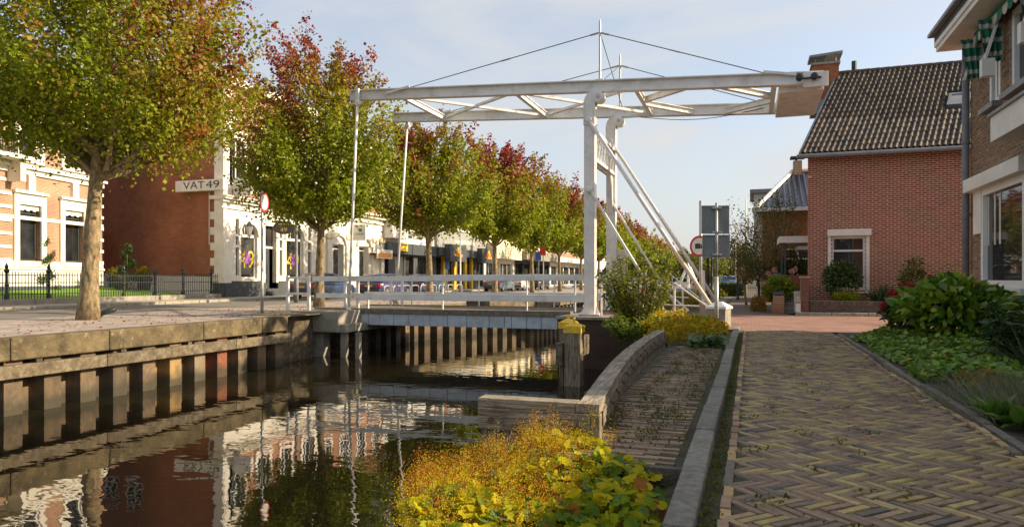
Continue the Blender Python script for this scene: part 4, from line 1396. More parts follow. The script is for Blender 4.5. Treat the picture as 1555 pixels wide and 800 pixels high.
def build_bridge_sides():
    Y = 19.5
    g = thing('gate_railing', 'small white gate frame standing on the left abutment', 'railing', (-14.2, Y, 0.07))
    a, b = x_on_y(437, Y), x_on_y(469, Y)
    for x in (a, b):
        MB().box(x - 0.05, x + 0.05, Y - 0.04, Y + 0.04, 0.05, 1.22).build('post', 'white_steel', g, bevel=0.008)
    for z in (1.15, 0.62):
        MB().box(a + 0.05, b - 0.05, Y - 0.025, Y + 0.025, z - 0.035, z + 0.035).build('rail', 'white_steel', g, bevel=0.006)
    # railing beside the towers on the right bank
    r = thing('tower_railing', 'white tubular railing on the right bank between the tower stays', 'railing', (-3, 20.2, 0))
    xs = [x_on_y(913, 20.2), x_on_y(1024, 19.0), x_on_y(1046, 22)]
    for (px, y, z1) in ((913, 20.2, 1.05), (1024, 19.2, 1.0), (1037, 23.0, 1.0), (1006, 23.0, 1.0)):
        x = x_on_y(px, y)
        MB().tube([(x, y, 0), (x, y, z1)], 0.03, 8).build('post', 'white_steel', r)
    for (pa, ya, za, pb, yb, zb, rr) in ((985, 19.2, 0.42, 1062, 19.2, 0.38, 0.02), (1024, 19.2, 1.0, 1080, 19.2, 0.3, 0.022), (1006, 23, 1.0, 1046, 23, 0.95, 0.02), (1006, 23, 0.55, 1046, 23, 0.5, 0.02), (1010, 23, 1.4, 1082, 23, 0.15, 0.022), (1000, 22.5, 0.9, 1046, 22.5, 0.1, 0.03)):
        MB().tube([(x_on_y(pa, ya), ya, za), (x_on_y(pb, yb), yb, zb)], rr, 8).build('rail', 'white_steel', r)
    # barrier arm behind the tower
    b = thing('barrier_arm', 'brown slanting barrier arm with white head beside the back tower', 'barrier', (x_on_y(905, 25), 25, 0))
    p0, p1 = Vector((x_on_y(876, 25), 25, z_at(468, x_on_y(876, 25), 25))), Vector((x_on_y(938, 25), 25, z_at(388, x_on_y(938, 25), 25)))
    MB().bar(p0, p1, 0.16, 0.2).build('arm', 'rust', b)
    MB().bar(p1 - (p1 - p0) * 0.06 + Vector((0.05, -0.15, 0.12)), p1 + (p1 - p0) * 0.16 + Vector((0.1, -0.15, -0.25)), 0.4, 0.3).build('head', 'white_paint', b, bevel=0.02)
    MB().box(x_on_y(925, 25.4), x_on_y(948, 25.4), 25.3, 25.7, 0, 1.9).build('support', 'white_paint', b, bevel=0.02)
    # red and white marker post in the shrub
    mk = thing('marker_post', 'slim red and white striped marker post inside the leafy shrub', 'marker post', (x_on_y(973, 18.2), 18.2, 0))
    x = x_on_y(973, 18.2)
    for k in range(9):
        MB().tube([(x + 0.012 * k, 18.2, 0.12 + k * 0.13), (x + 0.012 * (k + 1), 18.2, 0.25 + k * 0.13)], 0.045, 10).build('band', 'red_paint' if k % 2 else 'white_paint', mk)
    # concrete pier by the sign
    P = at_depth(1092, 497, 16.0)
    pr = thing('concrete_pier', 'square concrete pier with pale pyramid cap beside the grey sign pole', 'pier', (P.x, P.y, 0))
    def sq(h, r, a=0.5):
        return [(P.x + r * math.cos(a + k * math.pi / 2), P.y + r * math.sin(a + k * math.pi / 2), h) for k in range(4)]
    MB().hexa(sq(-0.1, 0.3) + sq(0.42, 0.3)).build('shaft', 'concrete', pr, bevel=0.015)
    cp = MB()
    cp.hexa(sq(0.422, 0.34) + sq(0.47, 0.34))
    cp.hexa(sq(0.471, 0.34) + sq(0.58, 0.1))
    cp.build('cap', 'white_paint', pr)
    # mooring posts and fender
    for (px, py, z1, lab) in ((872, 585, -0.02, 'grey mooring post with yellow cap standing in front of the abutment'), (863, 572, -0.02, 'second yellow capped mooring post just behind the front one')):
        Q = ground(px, py, WATER)
        w = 0.2
        mp = thing('mooring_post', lab, 'mooring post', (Q.x, Q.y, WATER), 'yellow capped mooring posts')
        MB().box(Q.x - w, Q.x + w, Q.y - w, Q.y + w, -2.8, z1 - 0.16).build('post', 'timber_z', mp, col=(0.85, 0.82, 0.75), bevel=0.02)
        cp = MB()
        r = w + 0.015
        cp.box(Q.x - r, Q.x + r, Q.y - r, Q.y + r, z1 - 0.158, z1)
        s = lambda h, rr: [(Q.x - rr, Q.y - rr, h), (Q.x + rr, Q.y - rr, h), (Q.x + rr, Q.y + rr, h), (Q.x - rr, Q.y + rr, h)]
        cp.hexa(s(z1 + 0.001, r) + s(z1 + 0.08, 0.06))
        cp.lathe((Q.x, Q.y, z1 + 0.075), [(0.035, 0), (0.03, 0.08), (0.04, 0.1), (0.02, 0.13)], 10)
        cp.build('cap', 'yellow_cap', mp)
    Q = ground(872, 585, WATER)
    fb = thing('fender_beam', 'dark timber fender beam bolted to the mooring posts', 'fender', (Q.x - 0.4, Q.y, -0.5))
    MB().box(Q.x - 0.38, Q.x - 0.215, Q.y - 0.3, Q.y + 2.6, -0.95, -0.42).build('beam', 'timber_dark', fb, col=(0.9, 0.85, 0.8), bevel=0.015)
    MB().box(Q.x - 0.31, Q.x - 0.23, Q.y - 0.15, Q.y + 0.05, -2.6, -0.952).build('leg', 'timber_dark', fb, col=(0.9, 0.85, 0.8))

build_bridge()
build_bridge_sides()


# ================================================================== BUILDINGS
def uv(F, px, py=None):
    """pixel -> (run, height) on a wall plane"""
    l = (px - 777.5) / FPX
    r = Vector((l * CA - SA, l * SA + CA))
    o, U = F.o, F.U
    det = U.x * (-r.y) + r.x * U.y
    u = (-o.x * (-r.y) - r.x * o.y) / det
    q = o + U * u
    if py is None:
        return u
    return u, z_at(py, q.x, q.y)

def back_box(t, F, u0, u1, z0, z1, dep, m, name='rear_walls', near=True):
    """sides and back of a building behind its facade"""
    a, b = F.p(u0 + 0.003, 0, -0.01), F.p(u1 - 0.003, 0, -0.01)
    c, d = F.p(u1 - 0.003, 0, -dep), F.p(u0 + 0.003, 0, -dep)
    q = [a, b, c, d]
    V = [(p.x, p.y, z0) for p in q] + [(p.x, p.y, z1) for p in q]
    mesh_obj(name, V, [(1, 2, 6, 5), (2, 3, 7, 6)] + ([(3, 0, 4, 7)] if near else []), m, t)

def hip_roof(t, F, u0, u1, z, dep, h, m='roof_dark', over=0.35, name='roof', ridge=0.3):
    a = [F.p(u0 - over, z, over), F.p(u1 + over, z, over), F.p(u1 + over, z, -dep - over), F.p(u0 - over, z, -dep - over)]
    w = (u1 - u0) * ridge
    r = [F.p(u0 + w, z + h, -dep / 2), F.p(u1 - w, z + h, -dep / 2)]
    return mesh_obj(name, a + r, [(0, 1, 5, 4), (1, 2, 5), (2, 3, 4, 5), (3, 0, 4), (3, 2, 1, 0)], m, t)

def build_villa():
    U = Vector((-0.21, 0.98, 0)).normalized()
    corner = Vector((-32.8, 27.8, 0))
    F = Fr(corner - U * 11, U, (U.y, -U.x, 0))
    W = 11.0
    t = thing('villa', 'brick villa with white stucco bands and tall sash windows behind the iron fence', 'house', tuple(corner))
    zp = uv(F, 90, 434)[1]      # top of dark plinth
    zs = uv(F, 90, 398)[1]      # top of white base
    zb0, zb1 = uv(F, 90, 273)[1], uv(F, 90, 257)[1]
    H = 11.2
    holes = []
    gw = [(uv(F, 28, 315), uv(F, 61, 389)), (uv(F, 97, 318), uv(F, 126, 391))]
    uw = [(uv(F, 30, 180), uv(F, 58, 250)), (uv(F, 99, 200), uv(F, 124, 261))]
    g = []
    for (a, b) in gw:
        g.append((a[0], 1.95, b[0], 4.55))
    for (a, b) in uw:
        g.append((a[0], 6.75, b[0], 9.1))
    g.append((0.8, 1.95, 2.0, 4.55))
    g.append((0.8, 6.75, 2.0, 9.1))
    m = MB().panel(F, 0, W, zs, H, g, 0.3)
    m.build('wall', 'brick_villa', t)
    MB().fbox(F, -0.02, W + 0.04, zp, zs, -0.3, 0.05).build('white_base', 'white_stucco', t)
    MB().fbox(F, -0.02, W + 0.08, 0.1, zp, -0.3, 0.09).build('plinth', 'plinth', t)
    back_box(t, F, 0, W, 0.1, H, 9, 'brick_vat_x')
    # band course between the storeys
    for (z0, z1, w) in ((5.95, 6.2, 0.1), (6.2, 6.33, 0.24), (6.33, 6.42, 0.16), (1.55, 1.66, 0.12), (H - 0.3, H, 0.35)):
        MB().fbox(F, -0.02, W + w * 0.6, z0, z1, -0.05, w).build('band_course', 'white_stucco', t, bevel=0.01)
    MB().fbox(F, -0.01, W + 0.05, 3.85, 4.02, -0.05, 0.045).build('band_course', 'white_stucco', t)
    # quoins
    for k in range(7):
        z = 1.9 + k * 0.6
        MB().fbox(F, W - 0.42, W + 0.06, z, z + 0.16, -0.4, 0.06).build('quoin', 'white_stucco', t)
        MB().fbox(F, g[0][0] - 1.2, g[0][0] - 0.4, z, z + 0.14, -0.05, 0.05).build('quoin', 'white_stucco', t)
    for i, (a, b, c, d) in enumerate(g):
        s = MB()
        s.fbox(F, a - 0.3, a - 0.001, b - 0.25, d + 0.5, -0.05, 0.09)
        s.fbox(F, c + 0.001, c + 0.3, b - 0.25, d + 0.5, -0.05, 0.09)
        s.fbox(F, a - 0.001, c + 0.001, d + 0.001, d + 0.5, -0.05, 0.07)
        s.fbox(F, a - 0.36, c + 0.36, d + 0.502, d + 0.64, -0.05, 0.2)
        s.fbox(F, a - 0.001, c + 0.001, b - 0.25, b - 0.001, -0.05, 0.12)
        s.build('surround', 'white_stucco', t, bevel=0.01)
        if d < 6:
            k = MB()
            for q in range(7):
                u = a + (c - a) * (q + 0.5) / 7
                k.fbox(F, u - (c - a) / 15, u + (c - a) / 15, d - 0.22 - 0.05 * (q % 2), d - 0.002, -0.1, -0.06)
            k.build('valance', 'white_stucco', t)
            mid = (a + c) / 2
            MB().fbox(F, mid - 0.2, mid + 0.2, d + 0.642, 5.94, -0.05, 0.16).build('keystone', 'white_stucco', t, bevel=0.02)
            window(F, a, b, c, d, t, 0.28, 0.09, (), (0.86,), 'frame_dark', 'glass')
        else:
            window(F, a, b, c, d, t, 0.28, 0.1, (0.5,), (0.28,), 'frame_dark', 'glass')
            MB().fbox(F, a - 0.002, a + 0.12, b + 0.002, d - 0.002, -0.2, -0.02).fbox(F, c - 0.12, c + 0.002, b + 0.002, d - 0.002, -0.2, -0.02).build('window_casing', 'white_paint', t)
    # balcony
    ub = uv(F, 24)
    sl = MB().fbox(F, ub - 3, ub, 6.43, 6.62, 0.02, 0.95).build('balcony_slab', 'white_stucco', t, bevel=0.02)
    r = MB()
    r.fbox(F, ub - 3, ub - 0.04, 7.4, 7.5, 0.8, 0.88).fbox(F, ub - 0.12, ub - 0.04, 7.4, 7.5, 0.02, 0.8).fbox(F, ub - 0.14, ub - 0.02, 6.622, 7.52, 0.81, 0.92)
    for k in range(18):
        u = ub - 0.26 - k * 0.15
        r.fbox(F, u, u + 0.05, 6.622, 7.4, 0.82, 0.86)
    r.build('balcony_railing', 'frame_dark', t)
    for u in (ub - 0.5, ub - 2.4):
        MB().prism([(u, 5.5), (u + 0.3, 5.5), (u + 0.3, 6.428), (u, 6.428)], F, 0.02, 0.7).build('bracket', 'white_stucco', t)
    hip_roof(t, F, 0, W, H, 9, 3.2)

def build_corner_house():
    X = -27.3
    Y0, Y1 = 30.68, 39.26
    F = Fr((X, Y0, 0), (0, 1, 0), (1, 0, 0))
    S = Fr((X, Y0, 0), (1, 0, 0), (0, -1, 0))
    W = Y1 - Y0
    H = 11.8
    t = thing('corner_house', 'corner building with red brick flank and ornate white shopfront carrying a long sign', 'building', (X, Y0, 0.1))
    # flank (faces the camera)
    a, b = uv(S, 192, 252), uv(S, 216, 213)
    a2, b2 = uv(S, 158, 255), uv(S, 178, 216)
    zpl = uv(S, 300, 419)[1]
    zpi0, zpi1 = 0.1, H
    up = uv(S, 340)          # left edge of the white corner pier (u<0)
    up = -0.02
    pierw = abs(uv(S, 340) - uv(S, 341)) * 0 + 0.62
    wins = [(a[0], a[1], b[0], b[1]), (a2[0], a2[1], b2[0], b2[1])]
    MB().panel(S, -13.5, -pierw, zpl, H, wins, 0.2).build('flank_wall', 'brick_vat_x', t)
    MB().panel(S, -13.5, -pierw, 0.1, zpl, [], 0.2).build('flank_base', 'white_paint', t)
    for (u0, v0, u1, v1) in wins:
        s = MB().fbox(S, u0 - 0.1, u1 + 0.1, v0 - 0.14, v0 - 0.002, -0.05, 0.06).build('sill', 'white_stucco', t)
        w = window(S, u0, v0, u1, v1, t, 0.1, 0.09, (0.5,), (0.52,), 'frame_white', 'glass')
    MB().fbox(S, -13.5, -8.8, 2.1, 3.9, 0.01, 0.6).build('white_cabinet', 'white_paint', t)
    # white corner pier with toothed edge
    p = MB().fbox(S, -pierw, 0.02, 0.9, H, -0.4, 0.05)
    p.build('corner_pier', 'white_stucco', t)
    for k in range(5):
        z = 1.0 + k * 0.85
        MB().fbox(S, -pierw - 0.28, -pierw + 0.002, z, z + 0.42, -0.1, 0.045).build('tooth', 'white_stucco', t)
    MB().fbox(S, -pierw - 0.05, 0.1, 0.1, 0.898, -0.4, 0.1).build('plinth', 'plinth', t)
    # sign on the flank
    s0, s1 = uv(S, 275, 289), uv(S, 353, 268)
    sg = MB().fbox(S, s0[0], 0.32, 5.95, 6.55, 0.06, 0.42).build('name_sign', 'white_paint', t, bevel=0.02)
    la, lb = uv(S, 287), uv(S, 341)
    k0 = la + (lb - la) * 0.63
    text_mesh('lettering', 'VAT', 0.58, S, la, 6.07, 0.421, 'black', sg, k0 - la - 0.08, 0.006)
    text_mesh('lettering', '49', 0.58, S, k0 + 0.02, 6.07, 0.421, 'black', sg, lb - k0, 0.006)
    # conduits and lamp on the flank
    MB().tube([S.p(-pierw - 0.35, 3.0, 0.03), S.p(-pierw - 0.35, 5.9, 0.03)], 0.03, 6).build('conduit', 'white_paint', t)
    # ---- shopfront
    zc = 5.35
    ar = [(uv(F, 366), uv(F, 391)), (uv(F, 435), uv(F, 461))]
    zsill, zspring = 1.15, 3.6
    dr = (uv(F, 403), uv(F, 420))
    side = [(uv(F, 358), uv(F, 363)), (uv(F, 424.5), uv(F, 429)), (uv(F, 468), uv(F, 473))]
    holes = [(a, zsill, b, zspring + (b - a) / 2) for a, b in ar] + [(dr[0], 0.45, dr[1], 4.3)]
    for a, b in side:
        holes += [(a, 1.3, b, 2.9), (a, 3.0, b, 3.5), (a, 3.6, b, 4.5)]
    MB().panel(F, 0, W, 0.9, zc, holes, 0.3).build('shopfront_wall', 'white_stucco', t)
    pl = MB()
    pl.fbox(F, -0.05, dr[0], 0.1, 0.898, -0.3, 0.14).fbox(F, dr[1], W, 0.1, 0.898, -0.3, 0.14)
    pl.fbox(F, 0.6, dr[0] - 0.2, 0.9, 1.0, -0.02, 0.08).fbox(F, dr[1] + 0.2, W - 0.5, 0.9, 1.0, -0.02, 0.08)
    pl.build('plinth', 'plinth', t)
    for k in range(3):
        MB().fbox(F, dr[0] - 0.1, dr[1] + 0.1, 0.1 + 0.15 * k, 0.248 + 0.15 * k, -0.4, 0.62 - 0.22 * k).build('step', 'plinth', t)
    for (a, b) in ar:
        r = (b - a) / 2
        c = (a + b) / 2
        sp = MB()
        n = 14
        for k in range(n):
            t0, t1 = math.pi * k / n, math.pi * (k + 1) / n
            p0 = (c - r * math.cos(t0), zspring + r * math.sin(t0))
            p1 = (c - r * math.cos(t1), zspring + r * math.sin(t1))
            top = zspring + r
            sp.add([F.p(p0[0], p0[1], 0.004), F.p(p1[0], p1[1], 0.004), F.p(p1[0], top + 0.01, 0.004), F.p(p0[0], top + 0.01, 0.004)], [(0, 1, 2, 3)])
            sp.add([F.p(p0[0], p0[1], 0.004), F.p(p0[0], p0[1], -0.24), F.p(p1[0], p1[1], -0.24), F.p(p1[0], p1[1], 0.004)], [(0, 1, 2, 3)])
            q0 = (c - (r + 0.2) * math.cos(t0), zspring + (r + 0.2) * math.sin(t0))
            q1 = (c - (r + 0.2) * math.cos(t1), zspring + (r + 0.2) * math.sin(t1))
            sp.hexa([F.p(*p0, 0.09), F.p(*p1, 0.09), F.p(*p1, 0.005), F.p(*p0, 0.005), F.p(*q0, 0.09), F.p(*q1, 0.09), F.p(*q1, 0.005), F.p(*q0, 0.005)])
        sp.build('arch', 'white_stucco', t)
        w = window(F, a, zsill, b, zspring, t, 0.24, 0.09, (), (), 'frame_white', 'glass_shop')
        w2 = window(F, a, zspring + 0.01, b, zspring + r, t, 0.24, 0.06, (0.36, 0.64), (), 'frame_white', 'glass_shop')
        text_mesh('numerals', '49', 1.45, F, c - 0.62, 1.75, -0.205, 'sticker_yellow', w, 1.25, 0.004)
        st = [(c + 0.05 + (0.33 if k % 2 else 0.17) * math.cos(k * math.pi / 8), 2.3 + (0.45 if k % 2 else 0.27) * math.sin(k * math.pi / 8)) for k in range(16)]
        MB().prism(st, F, -0.198, -0.192).build('sticker', 'purple', w)
    for a, b in side:
        for v0, v1 in ((1.3, 2.9), (3.0, 3.5), (3.6, 4.5)):
            window(F, a, v0, b, v1, t, 0.16, 0.03, (), (), 'frame_white', 'glass_shop')
    d = MB().fbox(F, dr[0] + 0.06, dr[1] - 0.3, 0.55, 2.95, -0.36, -0.3).build('door', 'frame_dark', t)
    MB().fbox(F, dr[0] + 0.25, dr[1] - 0.45, 0.9, 2.75, -0.298, -0.29).build('door_pane', 'glass_shop', d)
    MB().fbox(F, dr[0] + 0.2, dr[0] + 0.36, 1.1, 1.4, -0.289, -0.27).build('letter_plate', 'white_paint', d)
    MB().fbox(F, dr[0], dr[1], 2.95, 3.08, -0.36, -0.24).build('door_transom', 'frame_white', t)
    MB().fbox(F, dr[0] + 0.05, dr[1] - 0.05, 3.1, 4.25, -0.34, -0.3).build('fanlight', 'glass_shop', t)
    # cornice
    for (z0, z1, w) in ((5.0, 5.12, 0.1), (5.352, 5.5, 0.18), (5.5, 5.62, 0.34), (5.62, 5.7, 0.42)):
        MB().fbox(F, -0.25, W, z0, z1, -0.02, w).build('cornice', 'white_stucco', t, bevel=0.015)
    MB().fbox(S, -pierw - 0.2, 0.2, 5.5, 5.7, 0.05, 0.2).build('cornice', 'white_stucco', t)
    # upper storey
    up = []
    uw = 1.0
    for k in range(4):
        c = W * (k + 0.5) / 4
        up.append((c - uw / 2, 6.4, c + uw / 2, 8.9))
    MB().panel(F, 0, W, zc, H, up, 0.25).build('upper_wall', 'brick_vat_y', t)
    for (a, b, c, d) in up:
        s = MB()
        s.fbox(F, a - 0.2, a - 0.001, b - 0.1, d + 0.3, -0.02, 0.06).fbox(F, c + 0.001, c + 0.2, b - 0.1, d + 0.3, -0.02, 0.06)
        s.fbox(F, a - 0.2, c + 0.2, d + 0.302, d + 0.5, -0.02, 0.16).fbox(F, a - 0.25, c + 0.25, b - 0.3, b - 0.102, -0.02, 0.14)
        s.fbox(F, a, c, d + 0.002, d + 0.3, -0.02, 0.05)
        s.build('surround', 'white_stucco', t)
        window(F, a, b, c, d, t, 0.2, 0.09, (0.5,), (0.62,), 'frame_white', 'glass')
    for k in range(2):
        MB().fbox(F, 0.02 + k * (W - 0.6), 0.58 + k * (W - 0.6), 5.71, H, -0.02, 0.06).build('pilaster', 'white_stucco', t)
    MB().fbox(F, -0.2, W + 0.2, 9.9, 10.15, -0.02, 0.14).build('band_course', 'white_stucco', t)
    MB().fbox(F, -0.4, W + 0.3, H - 0.02, H + 0.4, -0.02, 0.5).build('eaves_cornice', 'white_stucco', t, bevel=0.03)
    back_box(t, F, 0.0, W, 0.1, H, 13.4, 'brick_vat_x', near=False)
    hip_roof(t, F, 0, W, H + 0.3, 13.4, 2.6)
    # hanging oval sign, lantern, projecting white sign
    P = F.p(uv(F, 415), 4.42, 0)
    o = thing('hanging_sign', 'dark oval hanging sign with gold numerals on the white shopfront', 'sign', (P.x, P.y, P.z))
    G = Fr((X + 0.75, P.y, 0), (0.9, 0.43, 0), (0.43, -0.9, 0))
    ov = [(0.62 * math.cos(k * math.pi / 12), 4.2 + 0.4 * math.sin(k * math.pi / 12)) for k in range(24)]
    MB().prism(ov, G, -0.03, 0.03).build('board', 'sign_oval', o)
    text_mesh('lettering', '49', 0.36, G, -0.2, 3.95, 0.032, 'gold', o, 0.4, 0.003)
    MB().prism([(u * 1.0, 4.38 + 0.0) for u in (-0.3, 0.3)] + [(0.3, 4.43), (-0.3, 4.43)], G, 0.032, 0.036).build('gold_rule', 'gold', o)
    MB().tube([F.p(uv(F, 415), 4.72, 0), F.p(uv(F, 415), 4.72, 1.5)], 0.025, 6).build('bracket', 'black_iron', o)
    P = F.p(uv(F, 371), 4.0, 0.35)
    o = thing('wall_lantern', 'black wall lantern on the corner of the white shopfront', 'lamp', tuple(P))
    MB().lathe(P, [(0.05, -0.5), (0.11, -0.42), (0.2, 0.05), (0.22, 0.1)], 6).build('glass_body', 'galv', o)
    MB().lathe(P, [(0.24, 0.101), (0.12, 0.28), (0.03, 0.4)], 6).build('cap', 'black_iron', o)
    MB().tube([P + Vector((-0.4, 0, -0.6)), P + Vector((0, 0, -0.6)), P + Vector((0, 0, -0.48))], 0.025, 6).build('bracket', 'black_iron', o)
    o = thing('projecting_sign', 'white boxed projecting sign above the shopfront cornice', 'sign', tuple(F.p(0.5, 6, 0.6)))
    G = Fr((X, Y0 + 0.7, 0), (1, 0, 0), (0, -1, 0))
    MB().fbox(G, 0.1, 1.3, 5.75, 6.75, -0.12, 0.12).build('box', 'white_paint', o, bevel=0.02)
    text_mesh('lettering', '49', 0.42, G, 0.45, 5.95, 0.121, 'purple', o, 0.5, 0.003)
    return F

def shop_row():
    X = -27.3
    def front(y0, y1):
        return Fr((X, y0, 0), (0, 1, 0), (1, 0, 0)), y1 - y0
    def upper(t, F, W, z0, z1, n, ww, wh, wallm, tm='white_stucco', sill=0.9, fm='frame_white', floors=1, mh=(0.6,)):
        hs = []
        fh = (z1 - z0) / floors
        for f in range(floors):
            for k in range(n):
                c = W * (k + 0.5) / n
                hs.append((c - ww / 2, z0 + f * fh + sill, c + ww / 2, z0 + f * fh + sill + wh))
        MB().panel(F, 0, W, z0, z1, hs, 0.22).build('upper_wall', wallm, t)
        for (a, b, c, d) in hs:
            s = MB().fbox(F, a - 0.14, c + 0.14, d + 0.002, d + 0.25, -0.02, 0.07).fbox(F, a - 0.14, c + 0.14, b - 0.16, b - 0.002, -0.02, 0.1)
            s.fbox(F, a - 0.14, a - 0.002, b, d, -0.02, 0.05).fbox(F, c + 0.002, c + 0.14, b, d, -0.02, 0.05)
            s.build('surround', tm, t)
            window(F, a, b, c, d, t, 0.18, 0.08, (0.5,), mh, fm, 'glass')
    # ---- arched white shop
    F, W = front(39.27, 48.0)
    t = thing('arched_shop', 'white arcaded shop with rounded arches and a heavy cornice', 'building', (X, 39.27, 0.1))
    zc = uv(F, 540, 326)[1]
    cs = [uv(F, 513), uv(F, 548)]
    MB().fbox(F, 0, W, 0.1, 0.5, -0.3, 0.05).build('plinth', 'plinth', t)
    holes = []
    for pa, pb in ((505, 522), (545, 560)):
        a, b = uv(F, pa), uv(F, pb)
        holes.append((a, 0.5, b, 3.55))
    MB().panel(F, 0, W, 0.5, zc, holes, 0.5).build('wall', 'white_stucco', t)
    for (a, b, c, d) in holes:
        window(F, a, b, c, d, t, 0.45, 0.1, (0.45,), (0.9,), 'frame_white', 'glass_shop')
        cc = (a + c) / 2
        r = (c - a) / 2 + 0.1
        ar = MB()
        for k in range(12):
            t0, t1 = math.pi * k / 12, math.pi * (k + 1) / 12
            p = lambda tt, rr: F.p(cc - rr * math.cos(tt), 3.56 + rr * 0.75 * math.sin(tt), 0.16)
            q = lambda tt, rr: F.p(cc - rr * math.cos(tt), 3.56 + rr * 0.75 * math.sin(tt), 0.0)
            ar.hexa([p(t0, r), p(t1, r), q(t1, r), q(t0, r), p(t0, r + 0.28), p(t1, r + 0.28), q(t1, r + 0.28), q(t0, r + 0.28)])
        ar.build('arch', 'white_stucco', t)
    for px in (499, 527, 567, 579):
        u = uv(F, px)
        MB().fbox(F, u - 0.25, u + 0.25, 0.5, 3.9, 0.0, 0.14).build('pilaster', 'white_stucco', t, bevel=0.02)
        MB().fbox(F, u - 0.35, u + 0.35, 3.9, 4.25, 0.0, 0.24).build('capital', 'cream_stucco', t, bevel=0.04)
    for (z0, z1, w) in ((zc - 0.5, zc - 0.35, 0.15), (zc - 0.1, zc + 0.08, 0.3), (zc + 0.08, zc + 0.2, 0.5)):
        MB().fbox(F, 0, W + 0.2, z0, z1, -0.02, w).build('cornice', 'white_stucco', t, bevel=0.015)
    upper(t, F, W, zc + 0.2, zc + 5, 4, 1.0, 2.2, 'brick_vat_y', sill=1.0)
    MB().fbox(F, 0, W + 0.2, zc + 5, zc + 5.4, -0.3, 0.4).build('eaves_cornice', 'white_stucco', t)
    back_box(t, F, 0, W, 0.1, zc + 5, 12, 'brick_vat_x')
    hip_roof(t, F, 0, W, zc + 5.3, 12, 2.5)
    u = uv(F, 548)
    G = Fr((X, 39.27 + 4.2, 0), (0.97, 0.24, 0), (0.24, -0.97, 0))
    s = thing('square_sign', 'square white shop sign with black lettering and a green square', 'sign', tuple(F.p(4.2, 4, 0.6)))
    ga, gb = uv(G, 531), uv(G, 556)
    z0, z1 = uv(G, 544, 365)[1], uv(G, 544, 341)[1]
    MB().fbox(G, ga, gb, z0, z1, -0.1, 0.1).build('box', 'white_paint', s, bevel=0.02)
    gw = gb - ga
    text_mesh('lettering', 'DE GRAAF', 0.22, G, ga + gw * 0.1, z0 + (z1 - z0) * 0.33, 0.101, 'black', s, gw * 0.78, 0.003)
    MB().fbox(G, ga + gw * 0.56, ga + gw * 0.76, z0 + (z1 - z0) * 0.54, z0 + (z1 - z0) * 0.74, 0.101, 0.106).build('green_square', 'green_mark', s)
    br = MB()
    br.fbox(G, ga + gw * 0.38, ga + gw * 0.52, z0 + (z1 - z0) * 0.84, z0 + (z1 - z0) * 0.86, 0.101, 0.105).fbox(G, ga + gw * 0.5, ga + gw * 0.52, z0 + (z1 - z0) * 0.7, z0 + (z1 - z0) * 0.84, 0.101, 0.105)
    br.build('corner_mark', 'black', s)
    # ---- white house with dark fascia
    F, W = front(48.01, 57.4)
    t = thing('bay_house', 'white house with bay windows above a dark grey shop fascia', 'building', (X, 48, 0.1))
    zf0, zf1 = uv(F, 620, 387)[1], uv(F, 620, 371)[1]
    hs = []
    for pa, pb in ((572, 590), (600, 628), (634, 655)):
        hs.append((max(0.3, uv(F, pa)), 0.4, min(W - 0.2, uv(F, pb)), zf0 - 0.1))
    MB().panel(F, 0, W, 0.1, zf0, hs, 0.5).build('shop_wall', 'plinth', t)
    for h in hs:
        window(F, *h, t, 0.4, 0.08, (0.33, 0.66), (), 'frame_dark', 'glass_shop')
    MB().fbox(F, 0, W, zf0, zf1, -0.1, 0.45).build('fascia', 'dark_panel', t, bevel=0.01)
    upper(t, F, W, zf1, zf1 + 6.2, 4, 1.15, 1.9, 'white_paint', floors=2, sill=0.7)
    bay = MB().fbox(F, 0.1, 2.7, zf1 + 0.3, zf1 + 3.2, 0.0, 0.8).build('bay', 'white_paint', t, bevel=0.03)
    Fb = Fr(F.p(0, 0, 0.8), F.U, F.N)
    for k in range(2):
        window(Fb, 0.3 + 1.2 * k, zf1 + 1.0, 1.3 + 1.2 * k, zf1 + 2.9, t, -0.02, 0.08, (), (0.6,), 'frame_white', 'glass')
    MB().fbox(F, -0.02, 2.85, zf1 + 3.2, zf1 + 3.4, 0.0, 0.95).build('bay_cornice', 'white_stucco', t)
    for k in range(3):
        u = 3.6 + k * 2.0
        rl = MB().fbox(F, u, u + 1.4, zf1 + 1.0, zf1 + 1.06, 0.25, 0.3).fbox(F, u, u + 1.4, zf1 + 0.66, zf1 + 0.7, 0.05, 0.3)
        for q in range(8):
            rl.fbox(F, u + q * 0.19, u + q * 0.19 + 0.03, zf1 + 0.7, zf1 + 1.0, 0.26, 0.29)
        rl.build('window_guard', 'black_iron', t)
    MB().fbox(F, 0, W, zf1 + 6.2, zf1 + 6.5, -0.3, 0.35).build('eaves_cornice', 'white_stucco', t)
    back_box(t, F, 0, W, 0.1, zf1 + 6.2, 11, 'brick_vat_x')
    hip_roof(t, F, 0, W, zf1 + 6.4, 11, 3)
    def plate(name, label, px0, py0, px1, py1, m, marks, off=0.9, Fx=F):
        G = Fr(Fx.p(0, 0, off), Fx.U, Fx.N)
        a, b = uv(G, px0, py1), uv(G, px1, py0)
        s = thing(name, label, 'sign', tuple(G.p((a[0] + b[0]) / 2, a[1])))
        o = MB().fbox(G, a[0], b[0], a[1], b[1], -0.08, 0.0).build('plate', m, s)
        for (x0, y0, x1, y1, mm) in marks:
            MB().fbox(G, a[0] + (b[0] - a[0]) * x0, a[0] + (b[0] - a[0]) * x1, a[1] + (b[1] - a[1]) * y0, a[1] + (b[1] - a[1]) * y1, 0.001, 0.006).build('print', mm, o)
        MB().fbox(Fx, a[0] + 0.05, b[0] - 0.05, (a[1] + b[1]) / 2 - 0.05, (a[1] + b[1]) / 2 + 0.05, 0.0, off - 0.081).build('bracket', 'black_iron', s)
        return s
